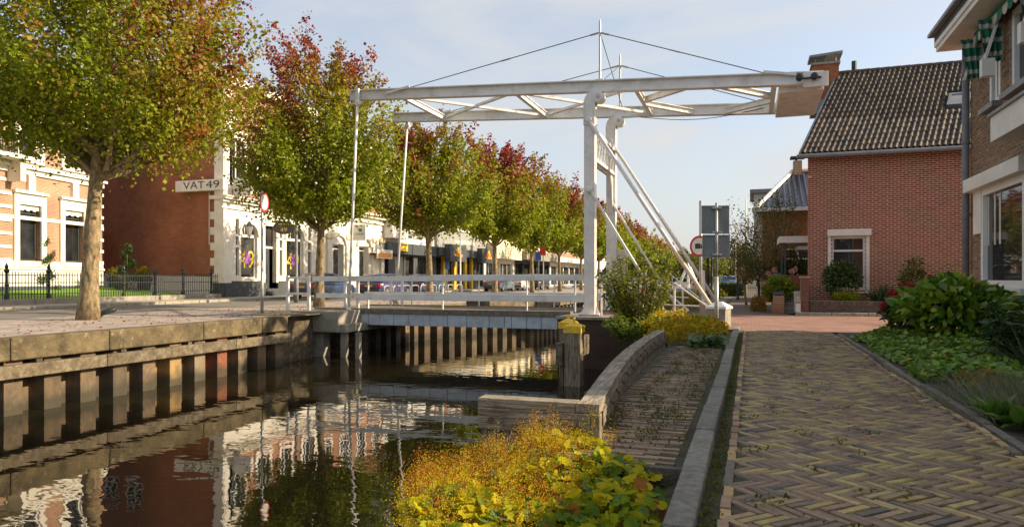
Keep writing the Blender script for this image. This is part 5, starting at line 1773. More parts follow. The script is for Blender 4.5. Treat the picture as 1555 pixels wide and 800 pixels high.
    plate('shop_sign', 'orange shop sign with pale rim under the dark fascia', 573, 380, 596, 392, 'white_paint', [(0.06, 0.1, 0.94, 0.62, 'orange')], 0.7)
    plate('shop_sign', 'small yellow sign with brown print on the dark fascia behind the left rod', 608.5, 369, 619.5, 381, 'yellow', [(0.08, 0.62, 0.92, 0.86, 'rust')], 0.6)
    # ---- grey panelled shop with yellow pillars
    F, W = front(57.41, 69.8)
    t = thing('panelled_shop', 'shop with grey panelled upper front, dark fascia and yellow pillars', 'building', (X, 57.4, 0.1))
    zg0, zg1 = uv(F, 700, 380)[1], uv(F, 700, 353)[1]
    zd0 = uv(F, 700, 391)[1]
    hs = []
    n = 5
    for k in range(n):
        hs.append((W * k / n + 0.35, 0.3, W * (k + 1) / n - 0.35, zd0 - 0.15))
    MB().panel(F, 0, W, 0.1, zd0, hs, 0.4).build('shop_wall', 'dark_panel', t)
    for h in hs:
        window(F, *h, t, 0.3, 0.08, (0.5,), (0.8,), 'frame_dark', 'glass_shop')
    for px in (671, 688, 704, 714):
        u = uv(F, px)
        MB().fbox(F, u - 0.22, u + 0.22, 0.12, zd0 - 0.02, 0.02, 0.25).build('pillar', 'yellow', t)
    MB().fbox(F, -0.5, W, zd0, zg0, -0.1, 0.7).build('dark_fascia', 'dark_panel', t)
    MB().fbox(F, 0.6, 4.4, zd0 - 0.5, zg0 + 0.35, 0.702, 1.3).build('sign_box', 'dark_panel', t)
    MB().fbox(F, 8.6, 12.0, zd0 - 0.5, zg0 + 0.3, 0.702, 1.3).build('sign_box', 'dark_panel', t)
    MB().fbox(F, 0, W, zg0, zg1, -0.1, 0.25).build('grey_fascia', 'grey_panel', t)
    MB().fbox(F, -0.1, W + 0.1, zg1, zg1 + 0.25, -0.1, 0.35).build('cornice', 'white_stucco', t)
    mk = MB()
    u = 4.2
    for k in range(16):
        h = random.choice((0.28, 0.3, 0.42))
        mk.fbox(F, u, u + 0.18, zg0 + 0.62 - 0.0, zg0 + 0.62 + h, 0.251, 0.256)
        u += 0.27 + (0.16 if k in (1, 8, 11) else 0)
    stuff(mk.build('white_print', 'white_paint', t))
    upper(t, F, W, zg1 + 0.25, zg1 + 3.6, 5, 1.2, 1.8, 'brick_vat_y')
    MB().fbox(F, 0, W, zg1 + 3.6, zg1 + 3.9, -0.3, 0.35).build('eaves_cornice', 'white_stucco', t)
    back_box(t, F, 0, W, 0.1, zg1 + 3.6, 11, 'brick_vat_x')
    hip_roof(t, F, 0, W, zg1 + 3.8, 11, 3)
    for (a, lab) in ((2.5, 'orange emblem sign with a small crown on the nearer dark box'), (10.3, 'orange emblem sign with a small crown on the farther dark box')):
        G = Fr(F.p(0, 0, 1.305), F.U, F.N)
        s = thing('emblem', lab, 'sign', tuple(G.p(a, zd0)), 'orange emblems on the dark fascia')
        MB().fbox(G, a - 0.55, a + 0.55, zd0 + 0.25, zg0 - 0.1, 0, 0.03).build('mark', 'orange', s)
        MB().fbox(G, a - 0.9, a + 0.9, zd0 - 0.05, zd0 + 0.2, 0, 0.03).build('word_bar', 'orange', s)
        cr = [(a - 0.3, zg0 - 0.098), (a + 0.3, zg0 - 0.098), (a + 0.35, zg0 + 0.2), (a + 0.15, zg0 + 0.05), (a, zg0 + 0.25), (a - 0.15, zg0 + 0.05), (a - 0.35, zg0 + 0.2)]
        MB().prism(cr, G, 0, 0.03).build('crown', 'yellow', s)
    plate('shop_sign', 'yellow sign on the dark fascia beside the thin lamp pole', 698, 380, 704.5, 391, 'yellow', [(0.1, 0.6, 0.9, 0.8, 'rust')], 0.9, F)
    plate('shop_sign', 'yellow sign on a dark panel behind the fourth tree trunk', 748.5, 386, 756, 396, 'yellow', [(0.1, 0.55, 0.9, 0.8, 'rust')], 0.5, F)
    bl = thing('blue_sign', 'small blue sign beside the first yellow pillar', 'sign', tuple(F.p(uv(F, 667), 2, 0.8)))
    u = uv(F, 667.5)
    MB().fbox(F, u - 0.3, u + 0.3, 2.0, 3.6, 0.8, 0.86).build('plate', 'blue_paint', bl)
    MB().tube([F.p(u, 0.1, 0.8), F.p(u, 2.0, 0.8)], 0.04, 6).build('pole', 'galv', bl)
    # ---- cream buildings
    F, W = front(69.81, 80)
    t = thing('cream_shop', 'cream stucco shop with a pale awning band', 'building', (X, 69.8, 0.1))
    MB().panel(F, 0, W, 0.1, 3.4, [(0.6, 0.3, 4.6, 3.0), (5.2, 0.3, 9.6, 3.0)], 0.4).build('shop_wall', 'white_paint', t)
    for h in ((0.6, 0.3, 4.6, 3.0), (5.2, 0.3, 9.6, 3.0)):
        window(F, *h, t, 0.3, 0.1, (0.33, 0.66), (), 'frame_white', 'glass_shop')
    MB().fbox(F, 0, W, 3.4, 5.0, -0.1, 1.0).build('awning_band', 'cream_stucco', t)
    upper(t, F, W, 5.0, 9.4, 4, 1.1, 1.9, 'cream_stucco', 'cream_stucco')
    MB().fbox(F, 0, W, 6.0, 6.3, 0.0, 0.25).build('band_course', 'cream_stucco', t)
    back_box(t, F, 0, W, 0.1, 9.4, 11, 'brick_vat_x')
    hip_roof(t, F, 0, W, 9.4, 11, 3)
    F, W = front(80.01, 95.7)
    t = thing('yellow_house', 'pale yellow house with a flat canopy over dark shop windows', 'building', (X, 80, 0.1))
    MB().panel(F, 0, W, 0.1, 3.5, [(0.6 + 3 * k, 0.3, 3.2 + 3 * k, 3.1) for k in range(5)], 0.4).build('shop_wall', 'plinth', t)
    for k in range(5):
        window(F, 0.6 + 3 * k, 0.3, 3.2 + 3 * k, 3.1, t, 0.3, 0.1, (0.5,), (), 'frame_dark', 'glass_shop')
    MB().fbox(F, 0, W, 3.5, 4.6, -0.1, 1.6).build('canopy', 'concrete', t)
    upper(t, F, W, 4.6, 9.6, 5, 1.3, 2.0, 'cream_stucco', 'cream_stucco', sill=1.4)
    MB().fbox(F, 0, W, 9.6, 10.0, -0.3, 0.4).build('eaves_cornice', 'cream_stucco', t)
    MB().fbox(F, 0, W, 7.9, 8.3, 0.0, 0.3).build('band_course', 'cream_stucco', t)
    back_box(t, F, 0, W, 0.1, 9.6, 11, 'brick_vat_x')
    hip_roof(t, F, 0, W, 9.9, 11, 3)
    # ---- red and white block and the far row
    F, W = front(95.71, 118)
    t = thing('brick_block', 'red brick block with white bay boxes and shops below', 'building', (X, 95.7, 0.1))
    MB().panel(F, 0, W, 0.1, 3.6, [(0.6 + 3.6 * k, 0.3, 3.8 + 3.6 * k, 3.0) for k in range(6)], 0.4).build('shop_wall', 'white_paint', t)
    for k in range(6):
        window(F, 0.6 + 3.6 * k, 0.3, 3.8 + 3.6 * k, 3.0, t, 0.3, 0.1, (0.5,), (), 'frame_dark', 'glass_shop')
    MB().fbox(F, 0, W, 3.6, 4.3, -0.1, 1.5).build('canopy', 'white_paint', t)
    upper(t, F, W, 4.3, 10.5, 6, 1.8, 1.6, 'brick_vat_y', floors=2, sill=1.0)
    for k in range(3):
        MB().fbox(F, 1.0 + k * 7.2, 4.6 + k * 7.2, 6.2, 9.4, 0.0, 0.8).build('bay_box', 'white_paint', t)
        MB().fbox(F, 1.3 + k * 7.2, 4.3 + k * 7.2, 6.9, 8.6, 0.802, 0.82).build('bay_pane', 'glass', t)
    back_box(t, F, 0, W, 0.1, 10.5, 12, 'brick_vat_x')
    hip_roof(t, F, 0, W, 10.5, 12, 3)
    F, W = front(118.01, 150)
    t = thing('far_terrace', 'far white terrace closing the shopping street', 'building', (X, 118, 0.1))
    MB().panel(F, 0, W, 0.1, 3.6, [(1 + 4.5 * k, 0.3, 4.6 + 4.5 * k, 3.0) for k in range(7)], 0.4).build('shop_wall', 'white_paint', t)
    for k in range(7):
        window(F, 1 + 4.5 * k, 0.3, 4.6 + 4.5 * k, 3.0, t, 0.3, 0.1, (0.5,), (), 'frame_dark', 'glass_shop')
    upper(t, F, W, 3.6, 9.5, 8, 1.6, 1.6, 'white_paint', floors=2, sill=0.9)
    back_box(t, F, 0, W, 0.1, 9.5, 12, 'brick_vat_x')
    hip_roof(t, F, 0, W, 9.5, 12, 3)

def brickwork(t, F, u0, u1, v0, v1, holes, pal, weights, nmax, order_u=None, bw=0.215, bh=0.0665, seed=1, proud=0.004, stretcher=True):
    rng = np.random.default_rng(seed)
    tv0, tf = brick_tpl(bw - 0.017, bh - 0.0175, 0.03, 0.002)
    loc, half = [], []
    row = 0
    v = v0 + bh / 2
    while v < v1:
        u = u0 + (bw / 2 if row % 2 else 0.0) + 0.0
        first = True
        while u < u1 - 0.03:
            a, b = u, u + bw
            if first and row % 2:
                loc.append(((u0 + u) / 2, v))
                half.append(0.5)
                first = False
            c = (a + b) / 2
            if b > u1:
                c = (a + u1) / 2
            w = 1.0 if b <= u1 else (u1 - a) / bw
            loc.append((c, v))
            half.append(w)
            u += bw
        v += bh
        row += 1
    L, Hf = [], []
    for (u, v), h in zip(loc, half):
        hw = bw * h / 2
        if any(u + hw > hh[0] + 0.05 and u - hw < hh[2] - 0.05 and v > hh[1] - 0.01 and v < hh[3] + 0.01 for hh in holes):
            continue
        L.append((u, v))
        Hf.append(h)
    N = len(L)
    P = np.array([tuple(F.p(u, v, proud)) for u, v in L]) + 0.0
    P += np.outer(rng.normal(0, 0.0012, N), np.array(F.N))
    # local x -> U, local y -> V, local z -> N
    B = np.array([tuple(F.U), (0, 0, 1), tuple(F.N)]).T
    M = np.repeat(B[None], N, axis=0).copy()
    M[:, :, 0] *= np.array(Hf)[:, None]
    ci = rng.choice(len(pal), N, p=weights)
    uu = np.array(L)
    order = np.abs(uu[:, 0] - order_u) + np.abs(uu[:, 1] - 1.8) * 0.8 if order_u is not None else None
    pieces(t, 'brick', tv0, tf, M, P, ci, pal, 'piece_brick', nmax, order, 'bricks')

def build_red_house():
    t = thing('red_house', 'red brick house with a dark pantile roof and chimney at the crossing', 'house', (4, 25, 0))
    F = Fr((1.8, 25, 0), (1, 0, 0), (0, -1, 0))
    W = 7.6
    ze = 5.25
    a, b = uv(F, 1262, 440), uv(F, 1315, 358)
    hole = (a[0], a[1], b[0], b[1])
    MB().panel(F, 0, W, 0, ze + 0.2, [hole], 0.2).build('wall', 'mortar_pale', t)
    pal = [(0.29, 0.072, 0.036), (0.25, 0.06, 0.032), (0.33, 0.088, 0.043), (0.21, 0.05, 0.03)]
    brickwork(t, F, 0, W, 0.02, ze + 0.12, [hole], pal, [.35, .3, .2, .15], 300, 2.6, seed=4)
    w = window(F, *hole, t, 0.12, 0.08, (), (0.73,), 'frame_white', 'glass')
    cs = MB().fbox(F, hole[0] - 0.1, hole[0] - 0.002, hole[1] - 0.05, hole[3], -0.05, 0.04).fbox(F, hole[2] + 0.002, hole[2] + 0.1, hole[1] - 0.05, hole[3], -0.05, 0.04)
    cs.build('shutter_guide', 'white_paint', w)
    MB().fbox(F, hole[0] - 0.12, hole[2] + 0.14, hole[3] + 0.002, hole[3] + 0.22, -0.05, 0.16).build('shutter_box', 'white_paint', w, bevel=0.015)
    MB().fbox(F, hole[0] - 0.1, hole[2] + 0.1, hole[1] - 0.1, hole[1] - 0.052, -0.05, 0.09).build('sill', 'white_paint', w)
    # other walls (skew plan)
    sk = Vector((1.6, 4.35, 0))
    q = [Vector((1.8, 25, 0)), Vector((9.4, 25, 0)), Vector((9.4, 25, 0)) + sk * 1.9, Vector((1.8, 25, 0)) + sk * 1.9]
    V = [(p.x, p.y, 0) for p in q] + [(p.x, p.y, ze) for p in q]
    rl, rr = Vector((1.62, 24.65, 5.2)) + Vector((1.6, 4.35, 3.7)), Vector((9.6, 24.65, 5.2)) + Vector((1.6, 4.35, 3.7))
    V += [(rl.x + 0.15, rl.y, rl.z - 0.12), (rr.x - 0.15, rr.y, rr.z - 0.12)]
    mesh_obj('rear_walls', V, [(1, 2, 6, 5), (2, 3, 7, 6), (3, 0, 4, 7), (4, 8, 7), (5, 6, 9)], 'brick_vat_y', t)
    # roof tiles: columns follow the skewed verge
    E0 = Vector((1.58, 24.62, 5.22))
    ey = Vector((1.6, 4.35, 3.7))
    ex = Vector((1, 0, 0))
    nrm = ex.cross(ey).normalized()
    cw, nrow = 0.168, 18
    ncol = 48
    rowv = ey / nrow
    base = MB()
    d = nrm * -0.05
    c0, c1, c2, c3 = E0 + d, E0 + ex * (ncol * cw) + d, E0 + ex * (ncol * cw) + ey + d, E0 + ey + d
    base.hexa([c0 - nrm * 0.06, c1 - nrm * 0.06, c2 - nrm * 0.06, c3 - nrm * 0.06, c0, c1, c2, c3])
    back = Vector((1.6, 4.35, -3.6))
    base.add([c3, c2, c2 + back, c3 + back], [(0, 1, 2, 3)])
    roof = base.build('roof', 'roof_dark', t)
    prof = [(0, 0.0), (0.022, 0.045), (0.055, 0.062), (0.09, 0.045), (0.115, 0.006), (0.172, -0.006)]
    lr = rowv.length * 1.06
    tv, tf = [], []
    n = len(prof)
    for (yy, dz) in ((-0.0, 0.018), (lr, 0.0)):
        tv += [(x, yy, z + dz) for x, z in prof]
    tv += [(x, 0.0, z + 0.018 - 0.025) for x, z in prof]
    for i in range(n - 1):
        tf.append((i, i + 1, n + i + 1, n + i))
        tf.append((2 * n + i, 2 * n + i + 1, i + 1, i))
    sk_loc, ci = [], []
    sky = uv(Fr((0, 26.4, 0), (1, 0, 0), (0, -1, 0)), 1457)
    rng = np.random.default_rng(6)
    px_lo, px_hi = 1439, 1473
    for r in range(nrow):
        for c in range(ncol):
            P = E0 + ex * (c * cw) + rowv * r
            cen = P + ex * 0.08 + rowv * 0.5
            dd = depth(cen.x, cen.y)
            px = 777.5 + FPX * (cen.x * CA + cen.y * SA) / dd
            py = 424 - FPX * (cen.z - EYE) / dd
            if px_lo < px < px_hi and 141 < py < 166:
                continue
            sk_loc.append(tuple(P + nrm * (0.004 * rng.normal())))
            ci.append(rng.choice(6, p=[.3, .25, .18, .13, .08, .06]))
    e2o = nrm.cross(ex)
    rvn = rowv.normalized()
    ka, kb = rvn.dot(ex), rvn.dot(e2o)
    tv = [(x_ + ka * y_, kb * y_, z_) for x_, y_, z_ in tv]
    B = np.array([tuple(ex), tuple(e2o), tuple(nrm)]).T
    N = len(sk_loc)
    M = np.repeat(B[None], N, axis=0)
    pal = [(0.075, 0.05, 0.036), (0.088, 0.058, 0.04), (0.06, 0.043, 0.034), (0.105, 0.072, 0.044), (0.14, 0.095, 0.05), (0.048, 0.038, 0.033)]
    pieces(roof, 'roof_tile', tv, tf, M, np.array(sk_loc), np.array(ci), pal, 'tile', 300, None, 'roof_tiles')
    # ridge tiles
    for k in range(24):
        a = E0 + ey + ex * (k * 0.34) + nrm * 0.0
        MB().tube([a + Vector((0, 0, 0.0)), a + ex * 0.36 + Vector((0, 0, 0.012))], 0.1, 8).build('ridge_tile', 'tile', roof, col=(0.09, 0.065, 0.05))
    # verge and gutter
    MB().bar(E0 + Vector((-0.05, 0, -0.04)), E0 + ey + Vector((-0.05, 0, -0.04)), 0.06, 0.16).build('verge_board', 'zinc', roof)
    MB().tube([E0 + Vector((-0.15, -0.1, -0.1)), E0 + ex * 8 + Vector((0, -0.1, -0.1))], 0.075, 10).build('gutter', 'zinc', roof)
    # skylight
    P0 = at_depth(1456, 153, 22.6)
    pl = E0
    rdir = (at_depth(1456, 153, 1.0) - Vector((0, 0, EYE)))
    tt = (pl - Vector((0, 0, EYE))).dot(nrm) / rdir.dot(nrm)
    Pc = Vector((0, 0, EYE)) + rdir * tt
    e2 = rowv.normalized()
    s = MB()
    hw, hh = 0.33, 0.42
    def rp(a, b, c):
        return Pc + ex * a + e2 * b + nrm * c
    for (a0, a1, b0, b1) in ((-hw, hw, -hh, -hh + 0.1), (-hw, hw, hh - 0.1, hh), (-hw, -hw + 0.09, -hh + 0.1, hh - 0.1), (hw - 0.09, hw, -hh + 0.1, hh - 0.1)):
        s.hexa([rp(a0, b0, -0.05), rp(a1, b0, -0.05), rp(a1, b1, -0.05), rp(a0, b1, -0.05), rp(a0, b0, 0.1), rp(a1, b0, 0.1), rp(a1, b1, 0.1), rp(a0, b1, 0.1)])
    s.build('skylight_frame', 'zinc', roof)
    MB().add([rp(-hw + 0.05, -hh + 0.05, 0.07), rp(hw - 0.05, -hh + 0.05, 0.07), rp(hw - 0.05, hh - 0.05, 0.07), rp(-hw + 0.05, hh - 0.05, 0.07)], [(0, 1, 2, 3)]).build('skylight_pane', 'skylight_pane', roof)
    # chimney
    Yc = 28.6
    xa, xb = x_on_y(1234, Yc), x_on_y(1274, Yc)
    zb, zt = 7.4, z_at(96, xb, Yc)
    c = MB().box(xa, xb, Yc, Yc + 0.8, zb, zt).build('chimney', 'brick_vat_x', t)
    MB().box(xa - 0.05, xb + 0.05, Yc - 0.05, Yc + 0.85, zt + 0.001, zt + 0.08).build('chimney_lip', 'concrete', c)
    MB().box(xa - 0.05, xb + 0.05, Yc - 0.04, Yc + 0.84, zb - 0.02, zb + 0.5).build('flashing', 'zinc', c)
    for x in (xa + 0.1, xb - 0.1, (xa + xb) / 2):
        MB().tube([(x, Yc + 0.1, zt + 0.08), (x, Yc + 0.1, zt + 0.3)], 0.02, 6).build('cowl_leg', 'zinc', c)
    MB().hexa([(xa - 0.12, Yc - 0.1, zt + 0.28), (xb + 0.12, Yc - 0.1, zt + 0.34), (xb + 0.12, Yc + 0.9, zt + 0.34), (xa - 0.12, Yc + 0.9, zt + 0.28),
               (xa - 0.12, Yc - 0.1, zt + 0.36), (xb + 0.12, Yc - 0.1, zt + 0.44), (xb + 0.12, Yc + 0.9, zt + 0.44), (xa - 0.12, Yc + 0.9, zt + 0.36)]).build('cowl', 'zinc', c)
    xv = x_on_y(1297, 29)
    MB().tube([(xv, 29, 8.7), (xv, 29, 9.35)], 0.09, 10).build('vent_pipe', 'black_iron', roof)
    # porch canopy on the left side
    Yp = 26.0
    pa, pb = x_on_y(1183, Yp), x_on_y(1231, Yp)
    z0, z1 = z_at(369, pa, Yp), z_at(359, pa, Yp)
    p = MB().box(pa, pb, Yp, Yp + 2.2, z0, z1).build('porch_canopy', 'white_paint', t, bevel=0.01)
    MB().box(pa + 0.65, pb, Yp + 0.4, Yp + 2.2, z0 - 0.22, z0 - 0.1).build('canopy_beam', 'white_paint', p)
    for px in (1187, 1192):
        x = x_on_y(px, Yp + 0.1)
        MB().box(x - 0.03, x + 0.03, Yp + 0.1, Yp + 0.16, 0.5, z0 - 0.001).build('porch_post', 'frame_dark', p)
    # garden wall, pier, steps
    g = thing('garden_wall', 'low brown brick garden wall with soldier course in front of the red house', 'wall', (3, 23.2, 0))
    G = Fr((x_on_y(1229, 23.2), 23.2, 0), (1, 0, 0), (0, -1, 0))
    zt = z_at(457, x_on_y(1260, 23.2), 23.2)
    MB().box(G.o.x, G.o.x + 4.6, 23.21, 23.42, 0, zt).build('core', 'mortar_grey', g)
    palb = [(0.16, 0.1, 0.075), (0.13, 0.085, 0.07), (0.2, 0.12, 0.085), (0.1, 0.075, 0.065)]
    brickwork(g, G, 0, 4.5, 0.02, zt - 0.16, [], palb, [.3, .3, .2, .2], 300, None, seed=9)
    rng = np.random.default_rng(10)
    k = np.arange(0, 4.5, 0.068)
    tv, tf = brick_tpl(0.056, 0.14, 0.25, 0.004)
    L = np.array([tuple(G.p(u + 0.03, zt - 0.075, 0.014)) for u in k])
    B = np.array([tuple(G.U), (0, 0, 1), tuple(G.N)]).T
    pieces(g, 'soldier_brick', tv, tf, np.repeat(B[None], len(k), axis=0), L, rng.choice(4, len(k)), [(p[0] * 1.2, p[1] * 1.15, p[2] * 1.1) for p in palb], 'piece_brick', 300)
    p = thing('gate_pier', 'square red brick gate pier at the end of the garden wall', 'pier', (x_on_y(1222, 23.2), 23.2, 0))
    xa, xb = x_on_y(1216, 23.1), x_on_y(1229, 23.1) - 0.01
    zp = z_at(422, xa, 23.1)
    MB().box(xa + 0.01, xb - 0.01, 23.11, 23.5, 0, zp).build('core', 'mortar_grey', p)
    Gp = Fr((xa, 23.1, 0), (1, 0, 0), (0, -1, 0))
    brickwork(p, Gp, 0.0, xb - xa, 0.02, zp - 0.02, [], [(0.28, 0.1, 0.07), (0.24, 0.085, 0.06), (0.2, 0.08, 0.06)], [.4, .3, .3], 300, None, bw=(xb - xa) / 1.0 - 0.0, seed=3)
    MB().box(xa - 0.03, xb + 0.03, 23.05, 23.55, zp, zp + 0.05).build('cap', 'concrete', p)
    s = thing('porch_steps', 'grey porch steps between brick cheek walls beside the red house', 'steps', (0.8, 25, 0))
    xa, xb = x_on_y(1191, 24.2), x_on_y(1214, 24.2)
    for k in range(4):
        MB().box(xa, xb, 24.0 + 0.32 * k, 26.2, 0.16 * k, 0.16 * (k + 1) - 0.004).build('step', 'concrete', s)
        MB().box(xa, xb, 23.985 + 0.32 * k, 24.03 + 0.32 * k, 0.16 * (k + 1) - 0.003, 0.16 * (k + 1) + 0.006).build('nosing', 'white_paint', s)
    ch = MB().add([(xa - 0.35, 23.7, 0), (xa - 0.02, 23.7, 0), (xa - 0.02, 26, 0), (xa - 0.35, 26, 0), (xa - 0.35, 23.7, 0.55), (xa - 0.02, 23.7, 0.55), (xa - 0.02, 26, 1.25), (xa - 0.35, 26, 1.25)],
                  [(0, 3, 2, 1), (4, 5, 6, 7), (0, 1, 5, 4), (1, 2, 6, 5), (2, 3, 7, 6), (3, 0, 4, 7)])
    ch.build('cheek_wall', 'brick_vat_y', s)
    MB().box(xa - 0.02, xb + 0.5, 26.2, 26.4, 0, 1.25).build('back_wall', 'brick_vat_x', s)
    MB().bar((xa - 0.18, 23.75, 0.6), (xa - 0.18, 25.9, 1.28), 0.3, 0.06).build('cheek_cap', 'plinth', s)
    b = thing('bin', 'grey and cream bin standing on the porch steps', 'bin', (x_on_y(1210, 24.3), 24.3, 0.2))
    x0, x1 = x_on_y(1205, 24.0), x_on_y(1216, 24.0)
    MB().box(x0, x1, 23.7, 23.98, 0.05, 0.72).build('body', 'galv', b, bevel=0.02)
    MB().box(x0 + 0.08, x1, 23.62, 23.695, 0.1, 0.55).build('front', 'cream_stucco', b, bevel=0.02)
    bo = thing('bollard', 'short pale concrete bollard at the foot of the gate pier', 'bollard', (x_on_y(1212, 22.95), 22.98, 0))
    x = x_on_y(1212, 22.95)
    MB().box(x - 0.07, x + 0.07, 22.92, 23.06, 0, 0.36).build('shaft', 'white_paint', bo, bevel=0.01)
    MB().box(x - 0.08, x + 0.08, 22.91, 23.07, 0.362, 0.44).build('top', 'concrete', bo, bevel=0.02)

def build_brown_house():
    t = thing('brown_house', 'brown brick house with white bay canopy and green striped awnings at the right edge', 'house', (4.3, 16.6, 0))
    F = Fr((4.3, 16.6, 0), (0, -1, 0), (-1, 0, 0))
    W = 7.4
    ze = 5.95
    wa, wb = uv(F, 1493, 436), uv(F, 1549, 270)
    g = (wa[0], 0.95, wb[0] + 0.35, 2.85)
    u1 = (uv(F, 1503), 4.35, uv(F, 1519), 5.75)
    u2 = (uv(F, 1537), 4.35, uv(F, 1575), 5.75)
    holes = [g, u1, u2]
    MB().panel(F, 0, W, 0, ze, holes, 0.2).build('wall', 'mortar_grey', t)
    pal = [(0.3, 0.17, 0.085), (0.26, 0.145, 0.075), (0.34, 0.21, 0.1), (0.2, 0.115, 0.065), (0.38, 0.25, 0.12)]
    brickwork(t, F, 0, 4.6, 0.42, ze, holes, pal, [.3, .27, .2, .15, .08], 300, 1.6, seed=12)
    brickwork(t, F, 0, 4.6, 0.02, 0.4, [], [(0.085, 0.06, 0.055), (0.07, 0.05, 0.05)], [.5, .5], 300, None, seed=13)
    w = window(F, *g, t, 0.06, 0.13, (), (), 'frame_white', 'glass', depth_=0.1)
    MB().fbox(F, g[0] - 0.02, g[2] + 0.1, g[1] - 0.12, g[1] - 0.002, -0.05, 0.14).build('sill', 'white_paint', w, bevel=0.01)
    MB().fbox(F, uv(F, 1479), g[2] + 0.2, g[3] + 0.002, g[3] + 0.26, -0.02, 0.2).build('shutter_box', 'white_paint', w, bevel=0.01)
    MB().fbox(F, uv(F, 1482), g[0] + 0.05, 2.0, g[3], -0.02, 0.05).build('casing', 'white_paint', w)
    for cu in (0.25, 0.62, 0.9):
        u = g[0] + 0.14 + (g[2] - g[0] - 0.3) * (cu - 0.25) * 0.5
        MB().fbox(F, u, u + 0.1, 1.75, g[3] - 0.14, -0.038, -0.034).build('blind_slat', 'interior', w)
    for h in (u1, u2):
        w = window(F, *h, t, 0.1, 0.1, (0.55,), (), 'frame_white', 'glass', depth_=0.1)
        MB().fbox(F, h[0] - 0.12, h[2] + 0.1, h[1] - 0.1, h[1] - 0.002, -0.02, 0.16).build('sill', 'zinc', w)
    # canopy
    G = Fr(F.p(0, 0, 0.62), F.U, F.N)
    uc = uv(G, 1504)
    c = MB().fbox(F, uc, W, 3.32, 3.72, 0.01, 0.62).build('canopy', 'white_paint', t)
    MB().fbox(F, uc - 0.03, W, 3.722, 3.77, 0.0, 0.66).build('canopy_capping', 'zinc', c)
    # eaves and downpipe
    e = MB().fbox(F, -0.35, W, ze, ze + 0.1, -0.2, 0.55).build('soffit', 'white_paint', t)
    MB().fbox(F, -0.38, W, ze + 0.1, ze + 0.36, 0.5, 0.58).build('fascia', 'white_paint', t)
    MB().fbox(F, -0.42, W, ze + 0.33, ze + 0.4, 0.46, 0.7).build('roof_edge', 'zinc', t)
    MB().tube([F.p(0.0, 0.05, 0.09), F.p(0.0, ze, 0.09)], 0.07, 10).build('downpipe', 'grey_pipe', t, True)
    for z in (0.9, 2.4, 3.9, 5.3):
        MB().tube([F.p(0.0, z, 0.09), F.p(0.0, z + 0.06, 0.09)], 0.085, 10).build('pipe_bracket', 'grey_pipe', t)
    # gable ends and roof
    Vx = [(4.3, 16.6, 0), (11, 16.6, 0), (11, 9.2, 0), (4.3, 9.2, 0), (4.3, 16.6, ze), (11, 16.6, ze), (11, 9.2, ze), (4.3, 9.2, ze), (7.65, 16.6, 9.2), (7.65, 9.2, 9.2)]
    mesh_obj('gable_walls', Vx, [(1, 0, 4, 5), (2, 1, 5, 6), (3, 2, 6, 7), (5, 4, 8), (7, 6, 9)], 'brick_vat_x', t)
    R = [(3.72, 16.95, ze + 0.35), (3.72, 8.9, ze + 0.35), (7.65, 8.9, 9.35), (7.65, 16.95, 9.35), (11.6, 16.95, ze + 0.3), (11.6, 8.9, ze + 0.3)]
    R2 = [(x, y, z - 0.15) for x, y, z in R]
    mesh_obj('roof', R + R2, [(0, 1, 2, 3), (3, 2, 5, 4), (9, 8, 7, 6), (10, 11, 8, 9), (0, 6, 7, 1), (4, 5, 11, 10), (0, 3, 9, 6), (3, 4, 10, 9), (1, 7, 8, 2), (2, 8, 11, 5)], 'roof_dark', t)
    # unseen low wing towards the camera, added so its shadow covers the path
    m = MB().box(4.3, 9.5, -6, 9.198, 0, 2.62)
    m.build('shade_wing', 'brick_vat_y', t)
    MB().box(4.2, 9.6, -6.1, 8.88, 2.622, 2.75).build('shade_wing_roof', 'roof_dark', t)
    # drop-arm awnings, furled
    for (ua, ub, lab) in ((uv(F, 1499), uv(F, 1522), 'furled green and white striped awning over the far upper window'), (uv(F, 1530), uv(F, 1585), 'furled green and white striped awning over the near upper window')):
        a = thing('awning', lab, 'awning', tuple(F.p(ua, 5.3, 0.3)), 'striped awnings on the brown house')
        ua -= 0.12
        ub += 0.12
        # rolled cloth along the wall, with a scalloped green valance
        MB().tube([F.p(ua, 5.86, 0.12), F.p(ub, 5.86, 0.12)], 0.07, 10).build('roll', 'stripe_green', a, True)
        ns_ = 7
        for q in range(ns_):
            x0, x1 = ua + (ub - ua) * q / ns_, ua + (ub - ua) * (q + 1) / ns_
            sc_ = [(x0, 5.8), (x0, 5.7), (x0 * 0.75 + x1 * 0.25, 5.64), ((x0 + x1) / 2, 5.62), (x0 * 0.25 + x1 * 0.75, 5.64), (x1, 5.7), (x1, 5.8)]
            MB().prism(sc_, F, 0.19, 0.2).build('valance', 'stripe_green' if q % 2 else 'stripe_white', a)
        # cloth hanging in folds at both ends, cross striped
        for ue in (ua, ub):
            rows = 9
            for k in range(rows):
                z0, z1 = 5.78 - k * 0.085, 5.78 - (k + 1) * 0.085
                m = MB()
                seg = 12
                def fold(i, z):
                    f_ = i / seg
                    tp = 1.0 - 0.35 * (5.78 - z) / 0.8
                    return F.p(ue + 0.07 * math.sin(f_ * 19 + z * 1.5) * (0.4 + 0.6 * (5.8 - z)), z, 0.06 + 0.36 * f_ * tp)
                for i in range(seg):
                    m.add([fold(i, z0), fold(i + 1, z0), fold(i + 1, z1), fold(i, z1)], [(0, 1, 2, 3)])
                m.build('stripe', 'stripe_white' if k % 3 == 1 else 'stripe_green', a)
        for u in (ub + 0.08, ub + 0.14, ua - 0.05):
            MB().bar(F.p(u, 5.85, 0.1), F.p(u, 5.0, 0.34), 0.025, 0.04).build('arm', 'white_paint', a)
        MB().fbox(F, ub + 0.05, ub + 0.2, 4.72, 5.03, 0.2, 0.4).build('arm_bracket', 'white_paint', a)

